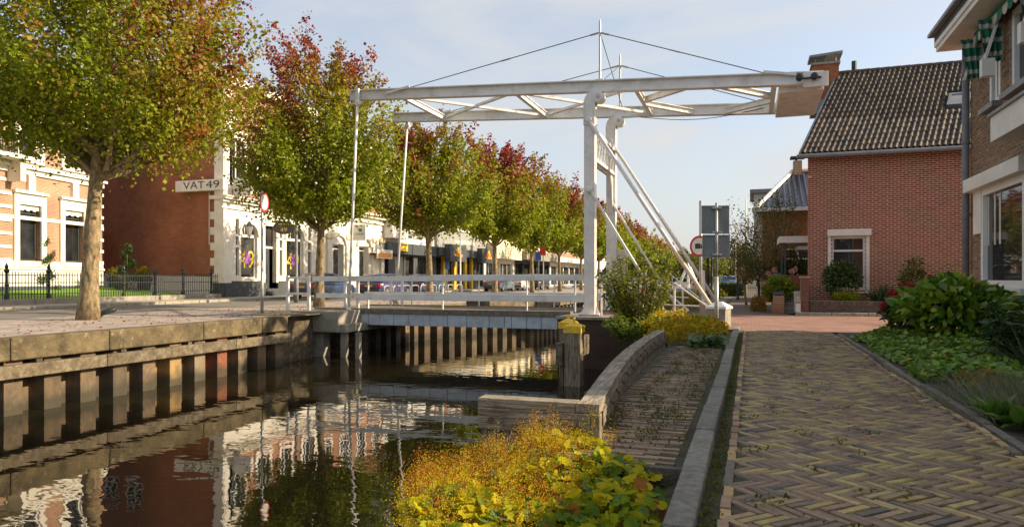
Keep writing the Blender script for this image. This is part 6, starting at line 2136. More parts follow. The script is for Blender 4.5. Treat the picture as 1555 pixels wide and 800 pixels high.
def build_back_house():
    t = thing('slate_house', 'house with glazed blue black roof tiles and dormer behind the shrubs', 'house', (0.5, 36, 0))
    Y = 36.0
    xa, xb = x_on_y(1158, Y), x_on_y(1320, Y)
    ze = z_at(318, xa, Y)
    F = Fr((xa, Y, 0), (1, 0, 0), (0, -1, 0))
    W = xb - xa
    hs = [(1.0, 0.9, 2.2, 2.6), (3.2, 0.9, 4.4, 2.6)]
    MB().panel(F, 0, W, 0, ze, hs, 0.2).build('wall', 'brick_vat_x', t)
    for h in hs:
        window(F, *h, t, 0.12, 0.08, (0.5,), (0.7,), 'frame_white', 'glass')
    back_box(t, F, 0, W, 0, ze, 8, 'brick_vat_y')
    h = z_at(262, x_on_y(1206, Y + 4), Y + 4) - ze
    xr = x_on_y(1204, Y + 4)
    roof = MB()
    a = [Vector((xa - 0.3, Y - 0.3, ze)), Vector((xb, Y - 0.3, ze)), Vector((xb, Y + 8.3, ze)), Vector((xa - 0.3, Y + 8.3, ze))]
    r = [Vector((xr, Y + 4, ze + h)), Vector((xb, Y + 4, ze + h))]
    MT['slate'] = mat('blue_black_glazed_tile', (0.035, 0.04, 0.06), 0.32, 0.25, 6, 0.2)
    ro = mesh_obj('roof', a + r, [(0, 1, 5, 4), (1, 2, 5), (2, 3, 4, 5), (3, 0, 4), (3, 2, 1, 0)], MT['slate'], t)
    # rolled tile columns on the slope facing the camera
    k = 0
    x = xa
    while x < xb - 0.1:
        f = 1.0 if x >= xr else (x - xa + 0.3) / (xr - xa + 0.3)
        MB().tube([(x, Y - 0.3, ze + 0.02), (x, Y - 0.3 + 4.3 * f, ze + 0.02 + h * f)], 0.06, 6, False).build('tile_roll', MT['slate'], ro)
        x += 0.26
    MB().tube([a[0] + Vector((0, 0, 0.05)), r[0] + Vector((0, 0, 0.08))], 0.11, 8).build('hip_tiles', 'white_paint', ro)
    MB().tube([r[0] + Vector((0, 0, 0.08)), r[1] + Vector((0, 0, 0.08))], 0.11, 8).build('ridge_tiles', 'white_paint', ro)
    MB().box(xa - 0.5, xb, Y - 0.55, Y - 0.3, ze - 0.15, ze + 0.02).build('gutter_board', 'white_paint', t)
    xc0, xc1 = x_on_y(1205, Y + 3.6), x_on_y(1218, Y + 3.6)
    zt = z_at(244, xc0, Y + 3.6)
    c = MB().box(xc0, xc1, Y + 3.6, Y + 4.2, ze + h - 0.4, zt).build('chimney', 'brick_vat_y', t)
    MB().box(xc0 - 0.15, xc1 + 0.15, Y + 3.5, Y + 4.3, zt + 0.14, zt + 0.22).build('chimney_cowl', 'plinth', c)
    MB().box(xc0 + 0.1, xc0 + 0.2, Y + 3.7, Y + 4.1, zt + 0.001, zt + 0.14).build('chimney_pot', 'plinth', c)
    # dormer at the left
    xd0, xd1 = x_on_y(1145, Y + 2), x_on_y(1172, Y + 2)
    zd0, zd1 = z_at(322, xd0, Y + 2), z_at(294, xd0, Y + 2)
    d = MB().box(xd0, xd1, Y + 2, Y + 6, zd0 - 3.5, zd1).build('dormer', 'white_paint', t)
    MB().box(xd0 - 0.2, xd1 + 0.25, Y + 1.8, Y + 6.2, zd1 + 0.001, zd1 + 0.2).build('dormer_roof', 'zinc', d)
    MB().box(xd0 + 0.25, xd1 - 0.15, Y + 1.97, Y + 1.998, zd0 + 0.1, zd1 - 0.3).build('dormer_pane', 'glass', d)

build_villa()
build_corner_house()
shop_row()
build_red_house()
build_brown_house()
build_back_house()


# ================================================================== TREES
TREE_X = -16.2
def red1(h, a):
    return -0.04 + 0.62 * np.clip(h - 0.3, -0.4, 1) + 0.4 * np.cos(a - 0.45)
def red2(h, a):
    return -0.4 + 1.5 * np.clip(h - 0.1, 0, 1) + 0.14 * np.cos(a + 2.6)
def red3(h, a):
    return -0.15 + 0.75 * h + 0.3 * np.cos(a + 2.4)
def red4(h, a):
    return -0.3 + 1.45 * h

ROW = 'street trees along the quay'
make_tree('street_tree', 'big street tree with green crown turning red at right, nearest on the quay', (-17.1, 14.1, 0), 12.8, 4.85, 4.4, 430, 165, 0.11, 0.235, red1, 3, ROW, (0.3, 0.4))
make_tree('street_tree', 'street tree with dark red spiky top left of the tall hanger rods', (TREE_X, 23.5, 0), 10.9, 3.75, 3.7, 330, 130, 0.125, 0.19, red2, 5, ROW)
make_tree('street_tree', 'rusty green street tree in front of the dark grey shop fascia', (TREE_X, 33.4, 0), 9.9, 4.1, 3.5, 240, 110, 0.15, 0.19, red3, 8, ROW)
make_tree('street_tree', 'street tree with deep maroon pointed top behind the rusty green one', (TREE_X, 43.3, 0), 11.0, 4.1, 3.3, 220, 95, 0.17, 0.19, red4, 13, ROW)
LATER = [(51.6, 10.6, 'fifth street tree from the left, green below and russet on top'), (60, 10.5, 'sixth street tree from the left, olive crown with russet tips'),
         (68.5, 10.2, 'seventh street tree from the left, just before the front tower'), (77, 10.6, 'street tree seen between the two bridge towers, russet top'),
         (86, 10.4, 'maroon tipped street tree just right of the back tower'), (95, 10.0, 'small looking street tree second right of the back tower'),
         (105, 9.6, 'far street tree third right of the back tower'), (116, 9.4, 'far street tree fourth right of the back tower'), (128, 9.2, 'far street tree fifth right of the back tower'), (142, 9.0, 'last distant tree of the quay row')]
for i, (y, h, lab) in enumerate(LATER):
    k = max(0.35, 1 - i * 0.09)
    make_tree('street_tree', lab, (TREE_X, y, 0), h, 3.9, 3.2, int(170 * k), int(75 * k), 0.2 + 0.02 * i, 0.17, red4 if i % 2 else red2, 20 + i, ROW)
# distant greenery that closes the view
far = [(985, 115, 7.5, 3.6, 'green'), (1008, 150, 6.5, 4, 'green'), (1030, 180, 8, 5, 'olive'), (1052, 95, 5.2, 2.6, 'olive'), (1072, 78, 5.4, 3.0, 'yellow'), (1096, 150, 11, 8, 'dark'), (1122, 130, 8, 6, 'dark'), (1150, 110, 7.5, 5, 'olive'), (1015, 230, 11, 7, 'dark'), (1045, 250, 12, 8, 'olive'), (960, 210, 12, 8, 'green'), (1180, 90, 7, 5, 'dark')]
FC = {'green': ((0.08, 0.13, 0.02), (0.05, 0.09, 0.015), (0.13, 0.15, 0.02)), 'olive': ((0.12, 0.12, 0.03), (0.08, 0.085, 0.025), (0.16, 0.13, 0.04)),
      'yellow': ((0.2, 0.23, 0.03), (0.13, 0.17, 0.02), (0.26, 0.25, 0.04)), 'dark': ((0.06, 0.065, 0.03), (0.04, 0.05, 0.025), (0.09, 0.075, 0.04))}
FL = {'green': 'distant green tree', 'olive': 'distant olive tree', 'yellow': 'bright yellow green tree behind the black lamp posts', 'dark': 'broad dark tree on the horizon'}
for i, (px, d, h, r, kind) in enumerate(far):
    P = at_depth(px, 424, d)
    lab = FL[kind] if kind == 'yellow' else FL[kind] + ' ' + ['left of the tower stays', 'above the second footbridge', 'behind the second footbridge', 'low beside the long stays', '', 'seen under the grey sign plates', 'right of the grey sign pole', 'behind the bare garden tree', 'rising behind the shrub at the tower', 'between the stays and round sign', 'behind the end of the tree row', 'beside the slate roofed house'][i]
    make_tree('tree', lab, (P.x, P.y, 0), h, h * 0.16, r, 70, 46, max(0.22, d * 0.0034), 0.18, lambda hh, a: hh * 0 - 0.5, 50 + i, 'distant trees', cat='tree', green=FC[kind])
# the thin garden tree between the two right-hand houses
P = at_depth(1178, 424, 27.5)
make_tree('garden_tree', 'sparse olive garden tree with bare twigs beside the red house', (P.x, P.y, 0), 4.9, 1.2, 2.0, 190, 46, 0.07, 0.07, lambda h, a: h * 0 - 0.1, 71, None, cat='tree', green=((0.1, 0.1, 0.03), (0.06, 0.065, 0.02), (0.13, 0.14, 0.03)))
P = at_depth(1133, 424, 30)
make_tree('garden_tree', 'almost bare small tree left of the olive garden tree', (P.x, P.y, 0), 3.9, 1.1, 1.2, 90, 14, 0.055, 0.05, lambda h, a: h * 0 + 0.1, 72, None, cat='tree', green=((0.12, 0.1, 0.04), (0.09, 0.07, 0.03), (0.15, 0.12, 0.04)))


# ================================================================== PLANTS
def foreground_plants():
    rng = np.random.default_rng(31)
    t = thing('mantle_plant', 'sunlit mass of yellow green scalloped leaves with orange flower sprays by the canal', 'plant', (-1.2, 3.6, -0.35))
    def top(x, y):
        d = -x
        return 0.0 - 0.15 * np.clip(0.75 - d, 0, 1) - 0.5 * np.clip(d - 1.4, 0, 2) + 0.05 * np.sin(5 * x + 3 * y) + 0.04 * np.sin(9 * y - 4 * x) - 0.03 * np.clip(y - 3.2, 0, 2)
    n = 8200
    x = -0.42 - 1.75 * rng.random(n)
    y = 1.6 + 2.98 * rng.random(n)
    keep = (x > -1.36 - 0.42 * (y - 2.75) + 0.1 * np.sin(6 * y)) & ~((x > -0.62) & (rng.random(n) < 0.45))
    x, y = x[keep], y[keep]
    n = len(x)
    under = rng.random(n) ** 2.0 * 0.3
    z = top(x, y) - under
    z = np.maximum(z, -0.62 - 0.6 * np.clip(-x - 1.5, 0, 1))
    P = np.column_stack([x, y, z])
    out = np.column_stack([x + 1.2, y - 3.6, np.full(n, 0.0)])
    Nn = unit(np.array([0.18, -0.28, 0.95]) + rng.normal(0, 0.42, (n, 3)))
    D = unit(rng.normal(size=(n, 3)) * [1, 1, 0.25])
    size = rng.uniform(0.04, 0.1, n)
    pal = np.array([(0.5, 0.44, 0.015), (0.38, 0.4, 0.015), (0.23, 0.31, 0.018), (0.6, 0.5, 0.02), (0.15, 0.24, 0.03), (0.17, 0.29, 0.13), (0.36, 0.15, 0.03)])
    yellow = np.clip(0.5 + 0.5 * (-x - 0.7) + 0.15 * (y - 3), 0, 1)
    ci = np.empty(n, dtype=int)
    for i in range(n):
        w = np.array([.24, .2, .14, .16, .1, .06, .04]) * np.array([1, 1, 1, 1, 0.6, 0.3, 0.7]) if rng.random() < yellow[i] else np.array([.05, .14, .26, .03, .28, .16, .08])
        ci[i] = rng.choice(7, p=w / w.sum())
    D_ = unit(D - Nn * (D * Nn).sum(1)[:, None])
    S = np.cross(Nn, D_)
    M = np.stack([D_ * size[:, None], S * size[:, None], Nn * size[:, None]], -1)
    tv, tf = LEAF['round']
    order = y + under * 8 + np.abs(x + 1.1) * 0.6 - size * 14
    pieces(t, 'leaf', tv, tf, M, P, ci, pal, 'leaf_soft', 300, order, 'leaves')
    # flower sprays: stalks with clouds of tiny yellow to rust bracts
    ns = 400
    sy = 2.4 + 2.1 * rng.random(ns) ** 0.5
    sx = -0.85 - (0.66 + 0.44 * (sy - 2.75)) * rng.random(ns) ** 0.8
    sz = top(sx, sy) - 0.05
    hgt = rng.uniform(0.04, 0.18, ns) + 0.1 * (sy > 3.8) * (rng.random(ns) < 0.55)
    st = MB()
    Pf, Cf = [], []
    cols = np.array([(0.62, 0.36, 0.015), (0.55, 0.2, 0.02), (0.6, 0.5, 0.02), (0.4, 0.13, 0.03), (0.5, 0.5, 0.03)])
    for i in range(ns):
        b = np.array([sx[i], sy[i], sz[i] - 0.15])
        e = b + np.array([rng.normal(0, 0.05), rng.normal(0, 0.05), hgt[i] + 0.15])
        st.tube([b, (b + e) / 2 + rng.normal(0, 0.01, 3), e], [0.0022, 0.0018, 0.001], 3, False)
        rust = rng.random() < (0.3 + 0.4 * (sx[i] < -1.55))
        k = rng.integers(70, 115)
        q = e + rng.normal(0, 1, (k, 3)) * [0.03, 0.03, 0.042] - [0, 0, 0.012]
        Pf.append(q)
        w = np.array([.15, .3, .05, .45, .05]) if rust else np.array([.36, .14, .3, .04, .16])
        Cf.append(cols[rng.choice(5, k, p=w)])
    Pf, Cf = np.vstack(Pf), np.vstack(Cf)
    k = len(Pf)
    stuff(st.build('flower_stalks', 'twig', t))
    o = leaf_obj('flower_sprays', Pf, rand_dirs(k, rng), rand_dirs(k, rng), rng.uniform(0.004, 0.011, k), 0.008, Cf * rng.uniform(0.75, 1.25, (k, 1)), 'quad', 'leaf_soft', t)
    o['kind'] = 'stuff'

def flower_carpet(name, label, pts, n, h, seed, cols, lsize=0.03, cat='plant', spread=1.0):
    """low plants with upright sprays spread over a polygon of pixel-placed ground points (x0,x1,y0,y1 boxes)"""
    rng = np.random.default_rng(seed)
    P = []
    for (x0, x1, y0, y1, w) in pts:
        k = int(n * w)
        q = np.column_stack([rng.uniform(x0, x1, k), rng.uniform(y0, y1, k), rng.random(k) ** 0.7 * h])
        ed = 1 - np.maximum(np.abs((q[:, 0] - (x0 + x1) / 2) / ((x1 - x0) / 2)), np.abs((q[:, 1] - (y0 + y1) / 2) / ((y1 - y0) / 2))) ** 3
        q[:, 2] *= 0.35 + 0.65 * ed + 0.25 * np.sin(q[:, 0] * 7) * np.sin(q[:, 1] * 5)
        P.append(q)
    P = np.vstack(P)
    k = len(P)
    C = np.array(cols)[rng.choice(len(cols), k)] * rng.uniform(0.7, 1.3, (k, 1))
    D = unit(rng.normal(size=(k, 3)) + [0, 0, 0.5])
    return stuff(leaf_obj(name, P, D, unit(rng.normal(size=(k, 3)) + [0, 0, 0.7]), lsize * rng.uniform(0.6, 1.4, k), lsize, C, 'quad', 'leaf_soft'), label, cat)

def shoots_shrub(name, label, base, h, spread, nst, nlf, lsize, cols, seed, lw=0.45, material='leaf_soft', droop=0.0):
    """shrub of upright leafy shoots"""
    rng = np.random.default_rng(seed)
    t = thing(name, label, 'shrub', base)
    st = MB()
    P, D = [], []
    for i in range(nst):
        th, r = rng.uniform(0, 2 * math.pi), spread * math.sqrt(rng.random())
        b = np.array(base) + [0.3 * r * math.cos(th), 0.3 * r * math.sin(th), 0]
        hh = h * rng.uniform(0.55, 1.0) * (1 - 0.25 * (r / spread) ** 2)
        e = b + np.array([0.8 * r * math.cos(th), 0.8 * r * math.sin(th), hh])
        m = (b + e) / 2 + np.array([0.1 * math.cos(th), 0.1 * math.sin(th), 0.1 * hh])
        st.tube([b, m, e], [0.012, 0.009, 0.004], 4, False)
        for k in range(nlf):
            f = rng.uniform(0.12, 1.0)
            q = (1 - f) ** 2 * b + 2 * f * (1 - f) * m + f * f * e
            P.append(q + rng.normal(0, 0.035, 3))
            a = rng.uniform(0, 2 * math.pi)
            D.append((math.cos(a), math.sin(a), rng.uniform(-0.6, 0.5) - droop))
    P, D = np.array(P), np.array(D)
    n = len(P)
    st.build('stems', 'twig', t)
    C = np.array(cols)[rng.choice(len(cols), n)] * rng.uniform(0.7, 1.3, (n, 1))
    ls = lsize * rng.uniform(0.6, 1.3, n)
    leaf_obj('foliage', P, D, unit(rng.normal(0, 0.5, (n, 3)) + [0, 0, 1]), ls, ls * lw * 2, C, 'oval', material, t)
    return t

def right_plants():
    rng = np.random.default_rng(77)
    # ground cover in the bed
    n = 7500
    x = 1.72 + 2.5 * rng.random(n) ** 1.15
    y = 6.6 + 8.3 * rng.random(n)
    edge = 1.74 + 0.12 * np.sin(y * 2.1) + 0.25 * (y > 13.4) * (y - 13.4)
    k = (x > edge) & ~((y < 8.3) & (x < 2.25)) & ~((x > 3.3) & (y < 9.5) & (rng.random(n) < 0.8))
    x, y = x[k], y[k]
    n = len(x)
    z = (0.05 + 0.2 * np.clip((x - edge[k]) / 0.5, 0, 1) * (0.75 + 0.25 * np.sin(4 * x + 3.3 * y) * np.sin(2.7 * y))) * rng.random(n) ** 0.4
    P = np.column_stack([x, y, z])
    C = np.array([(0.12, 0.23, 0.02), (0.16, 0.28, 0.025), (0.09, 0.18, 0.02), (0.22, 0.34, 0.03), (0.3, 0.28, 0.02), (0.18, 0.09, 0.03)])[rng.choice(6, n, p=[.3, .25, .22, .15, .05, .03])]
    s = rng.uniform(0.05, 0.11, n)
    stuff(leaf_obj('ground_cover', P, unit(rng.normal(size=(n, 3)) * [1, 1, 0.3]), unit(rng.normal(0, 0.4, (n, 3)) + [-0.15, -0.25, 1]), s, s, C * rng.uniform(0.75, 1.25, (n, 1)), 'round', 'leaf_gloss'),
          'low bright green ground cover filling the bed beside the path', 'ground cover')
    green = [(0.1, 0.2, 0.02), (0.15, 0.26, 0.022), (0.21, 0.31, 0.025), (0.07, 0.14, 0.018)]
    clump('laurel_shrub', 'large leafed glossy green shrub against the brown house corner', 'shrub', (3.2, 13.2, 0.62), (0.82, 0.85, 0.62), 2300, 0.19, 0.8, green + [(0.32, 0.36, 0.03)], 'oval', 'leaf_gloss', seed=3, lumps=9, weights=[.25, .27, .23, .13, .12])
    t = clump('hydrangea', 'dark hydrangea with crimson flower heads left of the laurel shrub', 'shrub', (2.72, 14.3, 0.5), (0.5, 0.45, 0.48), 800, 0.12, 0.85, [(0.05, 0.07, 0.02), (0.09, 0.05, 0.03), (0.06, 0.1, 0.02)], 'oval', 'leaf_gloss', seed=5)
    for i, (dx, dy, dz, r) in enumerate(((-0.28, -0.3, 0.36, 0.12), (-0.05, -0.28, 0.5, 0.14), (0.3, -0.25, 0.62, 0.13), (-0.38, -0.15, 0.12, 0.12), (0.02, -0.4, 0.26, 0.1), (0.22, -0.1, 0.52, 0.1))):
        q = rand_dirs(150, rng) * (r * rng.random((150, 1)) ** 0.3) + np.array([2.72 + dx, 14.3 + dy, 0.5 + dz * 0.9])
        C = np.array([(0.36, 0.015, 0.05), (0.24, 0.012, 0.04), (0.46, 0.05, 0.08)])[rng.choice(3, 150)]
        leaf_obj('flower_head', q, rand_dirs(150, rng), rand_dirs(150, rng), 0.04, 0.04, C, 'quad', 'leaf_soft', t)
    P = at_depth(1448, 430, 16.6)
    clump('clipped_dome', 'dense clipped green dome shrub in front of the downpipe', 'shrub', (P.x, P.y, 0.55), (0.75, 0.6, 0.62), 2600, 0.06, 0.35, [(0.03, 0.08, 0.015), (0.05, 0.11, 0.02)], 'oval', 'leaf', seed=8, lumps=4, lob=0.5)
    P = at_depth(1466, 416, 16.4)
    q = rand_dirs(60, rng) * 0.07 + np.array(P)
    # lavender
    t = thing('lavender', 'soft grey green lavender tuft at the bed edge', 'plant', (2.55, 6.9, 0))
    n = 4200
    b = np.column_stack([rng.normal(2.55, 0.34, n), rng.normal(6.95, 0.42, n), np.zeros(n)])
    D = unit(np.column_stack([(b[:, 0] - 2.55) * 1.1 + rng.normal(0, 0.25, n), (b[:, 1] - 6.95) * 1.1 + rng.normal(0, 0.25, n), np.full(n, 1.0)]))
    C = np.array([(0.17, 0.21, 0.16), (0.23, 0.27, 0.2), (0.13, 0.16, 0.1), (0.25, 0.24, 0.15)])[rng.choice(4, n)]
    leaf_obj('foliage', b, D, rand_dirs(n, rng), rng.uniform(0.16, 0.36, n), 0.05, C, 'blade', 'leaf_soft', t)
    # broad-leaved rosette plant in front
    t = thing('foxglove', 'broad leafed green rosette plant at the front edge of the bed', 'plant', (2.0, 6.0, 0))
    for (cx, cy, m) in ((1.92, 5.95, 60), (2.16, 5.75, 70), (1.8, 6.3, 40)):
        th = rng.uniform(0, 2 * math.pi, m)
        el = rng.uniform(0.1, 1.1, m)
        D = np.column_stack([np.cos(th) * np.cos(el), np.sin(th) * np.cos(el), np.sin(el)])
        b = np.array([cx, cy, 0.02]) + rng.normal(0, 0.03, (m, 3)) * [1, 1, 0.2]
        Nn = np.column_stack([-np.cos(th) * np.sin(el), -np.sin(th) * np.sin(el), np.cos(el)]) + rng.normal(0, 0.15, (m, 3))
        C = np.array([(0.1, 0.2, 0.03), (0.13, 0.24, 0.04), (0.17, 0.28, 0.08), (0.08, 0.16, 0.03)])[rng.choice(4, m)]
        leaf_obj('leaf_rosette', b, D, Nn, rng.uniform(0.12, 0.27, m), rng.uniform(0.09, 0.15, m), C, 'oval', 'leaf_gloss', t)
    # spiky evergreen at the right edge
    P = at_depth(1552, 500, 8.2)
    shoots_shrub('mahonia', 'dark spiky evergreen shrub at the right edge before the brown wall', (P.x + 0.15, P.y, 0), 0.95, 0.5, 16, 60, 0.16, [(0.04, 0.09, 0.03), (0.06, 0.12, 0.04), (0.03, 0.07, 0.02)], 44, 0.22, 'leaf_gloss')
    t = thing('sword_plant', 'dark sword leaved plant below the spiky evergreen shrub', 'plant', (P.x - 0.2, P.y - 0.9, 0))
    m = 70
    th = rng.uniform(0, 2 * math.pi, m)
    el = rng.uniform(0.2, 1.1, m)
    D = np.column_stack([np.cos(th) * np.cos(el), np.sin(th) * np.cos(el), np.sin(el)])
    leaf_obj('blades', np.tile([P.x - 0.05, P.y - 0.7, 0.02], (m, 1)), D, rand_dirs(m, rng), rng.uniform(0.4, 0.75, m), 0.25, np.tile([0.03, 0.05, 0.025], (m, 1)) * rng.uniform(0.7, 1.4, (m, 1)), 'blade', 'leaf_gloss', t)
    flower_carpet('dry_plants', 'small patch of yellow and orange faded plants in the bed', [(1.95, 2.5, 7.4, 8.3, 1.0)], 420, 0.2, 12, [(0.3, 0.25, 0.03), (0.3, 0.12, 0.02), (0.2, 0.2, 0.06)], 0.06)
    # red house garden
    def gp(px, Y):
        return x_on_y(px, Y)
    x = gp(1277, 24.2)
    clump('window_shrub', 'tall dark green shrub growing in front of the red house window', 'shrub', (x, 24.2, 1.05), (0.62, 0.45, 0.95), 2600, 0.1, 0.75, [(0.04, 0.08, 0.018), (0.06, 0.11, 0.02), (0.1, 0.15, 0.025), (0.03, 0.06, 0.015)], 'oval', 'leaf_gloss', seed=15, lumps=8)
    x = gp(1286, 23.7)
    clump('golden_shrub', 'low bright yellow green shrub behind the garden wall', 'shrub', (x, 23.75, 0.5), (0.45, 0.28, 0.28), 900, 0.07, 0.8, [(0.3, 0.32, 0.02), (0.22, 0.27, 0.02), (0.36, 0.34, 0.03)], 'oval', 'leaf_soft', seed=16)
    x = gp(1385, 24.1)
    clump('holly', 'upright variegated holly against the red brick wall', 'shrub', (x, 24.1, 1.05), (0.45, 0.4, 1.0), 1700, 0.09, 0.8, [(0.05, 0.09, 0.02), (0.18, 0.16, 0.03), (0.09, 0.12, 0.02), (0.25, 0.22, 0.06)], 'oval', 'leaf_gloss', seed=17, lumps=9, lob=0.25)
    x = gp(1340, 23.9)
    t = thing('yucca', 'spiky green yucca between the window shrub and the holly', 'plant', (x, 23.9, 0.1))
    m = 170
    th = rng.uniform(0, 2 * math.pi, m)
    el = rng.uniform(0.15, 1.45, m)
    D = np.column_stack([np.cos(th) * np.cos(el), np.sin(th) * np.cos(el), np.sin(el)])
    leaf_obj('blades', np.tile([x, 23.9, 0.25], (m, 1)), D, rand_dirs(m, rng), rng.uniform(0.5, 0.85, m), 0.42, np.tile([0.06, 0.11, 0.045], (m, 1)) * rng.uniform(0.6, 1.5, (m, 1)), 'blade', 'leaf', t)
    x = gp(1183, 24.6)
    t = clump('pink_hydrangea', 'yellow green hydrangea with a few pink heads beside the porch steps', 'shrub', (x, 24.4, 0.72), (0.62, 0.5, 0.68), 1700, 0.12, 0.8, [(0.12, 0.19, 0.02), (0.2, 0.25, 0.03), (0.08, 0.14, 0.02), (0.3, 0.3, 0.03)], 'oval', 'leaf_soft', seed=21)
    for (dx, dz) in ((-0.35, 0.55), (-0.15, 0.68), (-0.5, 0.25), (0.35, 0.62), (0.45, 0.7)):
        q = rand_dirs(60, rng) * 0.1 * rng.random((60, 1)) ** 0.3 + np.array([x + dx, 24.0, 0.72 + dz])
        leaf_obj('flower_head', q, rand_dirs(60, rng), rand_dirs(60, rng), 0.04, 0.04, np.tile([0.55, 0.3, 0.3], (60, 1)) * rng.uniform(0.7, 1.2, (60, 1)), 'quad', 'leaf_soft', t)
    x = gp(1212, 27.5)
    clump('porch_shrub', 'dark green shrub mass under the porch canopy', 'shrub', (x, 28.2, 1.0), (1.1, 0.7, 1.1), 1500, 0.12, 0.7, [(0.035, 0.06, 0.018), (0.05, 0.085, 0.02)], 'oval', 'leaf', seed=22)
    flower_carpet('orange_plants', 'low orange brown plants along the far path beside the hydrangea', [(gp(1140, 25.5), gp(1163, 25.5), 24.6, 27, 1.0)], 1100, 0.5, 23, [(0.26, 0.16, 0.03), (0.3, 0.12, 0.03), (0.16, 0.15, 0.03)], 0.06)
    # by the tower and the crossing
    x = gp(970, 17.3)
    shoots_shrub('arching_shrub', 'sunlit arching green shrub growing over the abutment beside the towers', (x, 17.2, -0.25), 2.2, 0.95, 64, 85, 0.105, [(0.14, 0.2, 0.02), (0.09, 0.14, 0.018), (0.22, 0.25, 0.025), (0.06, 0.1, 0.015), (0.34, 0.3, 0.02)], 61, 0.3, 'leaf', 0.25)
    shoots_shrub('trailing_shrub', 'green trailing shoots hanging over the timber edging below the arching shrub', (gp(962, 15.6), 15.6, -0.3), 0.75, 0.7, 26, 50, 0.1, [(0.1, 0.18, 0.02), (0.07, 0.13, 0.02), (0.2, 0.24, 0.03)], 62, 0.35, 'leaf', 0.2)
    flower_carpet('golden_plants', 'golden orange flowering ground plants between timber edging and crossing', [(-1.75, -0.45, 12.0, 15.4, 0.8), (-2.3, -1.2, 15.0, 17.6, 0.35)], 6500, 0.36, 25, [(0.46, 0.3, 0.02), (0.38, 0.18, 0.02), (0.34, 0.32, 0.02), (0.18, 0.21, 0.02), (0.5, 0.4, 0.02)], 0.055)
    n = 260
    Pn = np.column_stack([rng.uniform(-0.95, -0.4, n), rng.uniform(11.5, 12.6, n), rng.random(n) * 0.16])
    stuff(leaf_obj('mallow', Pn, unit(rng.normal(size=(n, 3)) * [1, 1, 0.3]), unit(rng.normal(0, 0.4, (n, 3)) + [0, -0.3, 1]), rng.uniform(0.06, 0.13, n), 0.11, np.array([(0.09, 0.15, 0.05), (0.07, 0.13, 0.02), (0.13, 0.18, 0.06)])[rng.choice(3, n)], 'round', 'leaf_gloss'),
          'round green leaves at the near edge of the golden plants', 'plant')
    flower_carpet('far_bank_plants', 'golden plants along the far right bank beyond the towers', [(-3.9, -1.6, 25.5, 30, 0.5), (-3.8, -1.4, 31, 60, 0.5)], 3500, 0.6, 27, [(0.33, 0.22, 0.02), (0.24, 0.2, 0.03), (0.15, 0.15, 0.02)], 0.1)
    # hedge and far garden
    Ph = at_depth(1110, 434, 46)
    t = thing('hedge', 'clipped dark hedge at the end of the far path', 'hedge', (Ph.x, Ph.y, 0))
    m = 3200
    q = np.column_stack([Ph.x + rng.uniform(-0.75, 0.85, m), Ph.y + rng.uniform(-0.4, 0.4, m), 0.85 * rng.random(m)])
    leaf_obj('foliage', q, rand_dirs(m, rng), rand_dirs(m, rng), 0.11, 0.09, np.array([(0.05, 0.08, 0.015), (0.08, 0.1, 0.02), (0.035, 0.06, 0.012)])[rng.choice(3, m)], 'quad', 'leaf', t)
    MB().box(Ph.x - 0.7, Ph.x + 0.8, Ph.y - 0.3, Ph.y + 0.3, 0, 0.75).build('core', 'hedge', t)

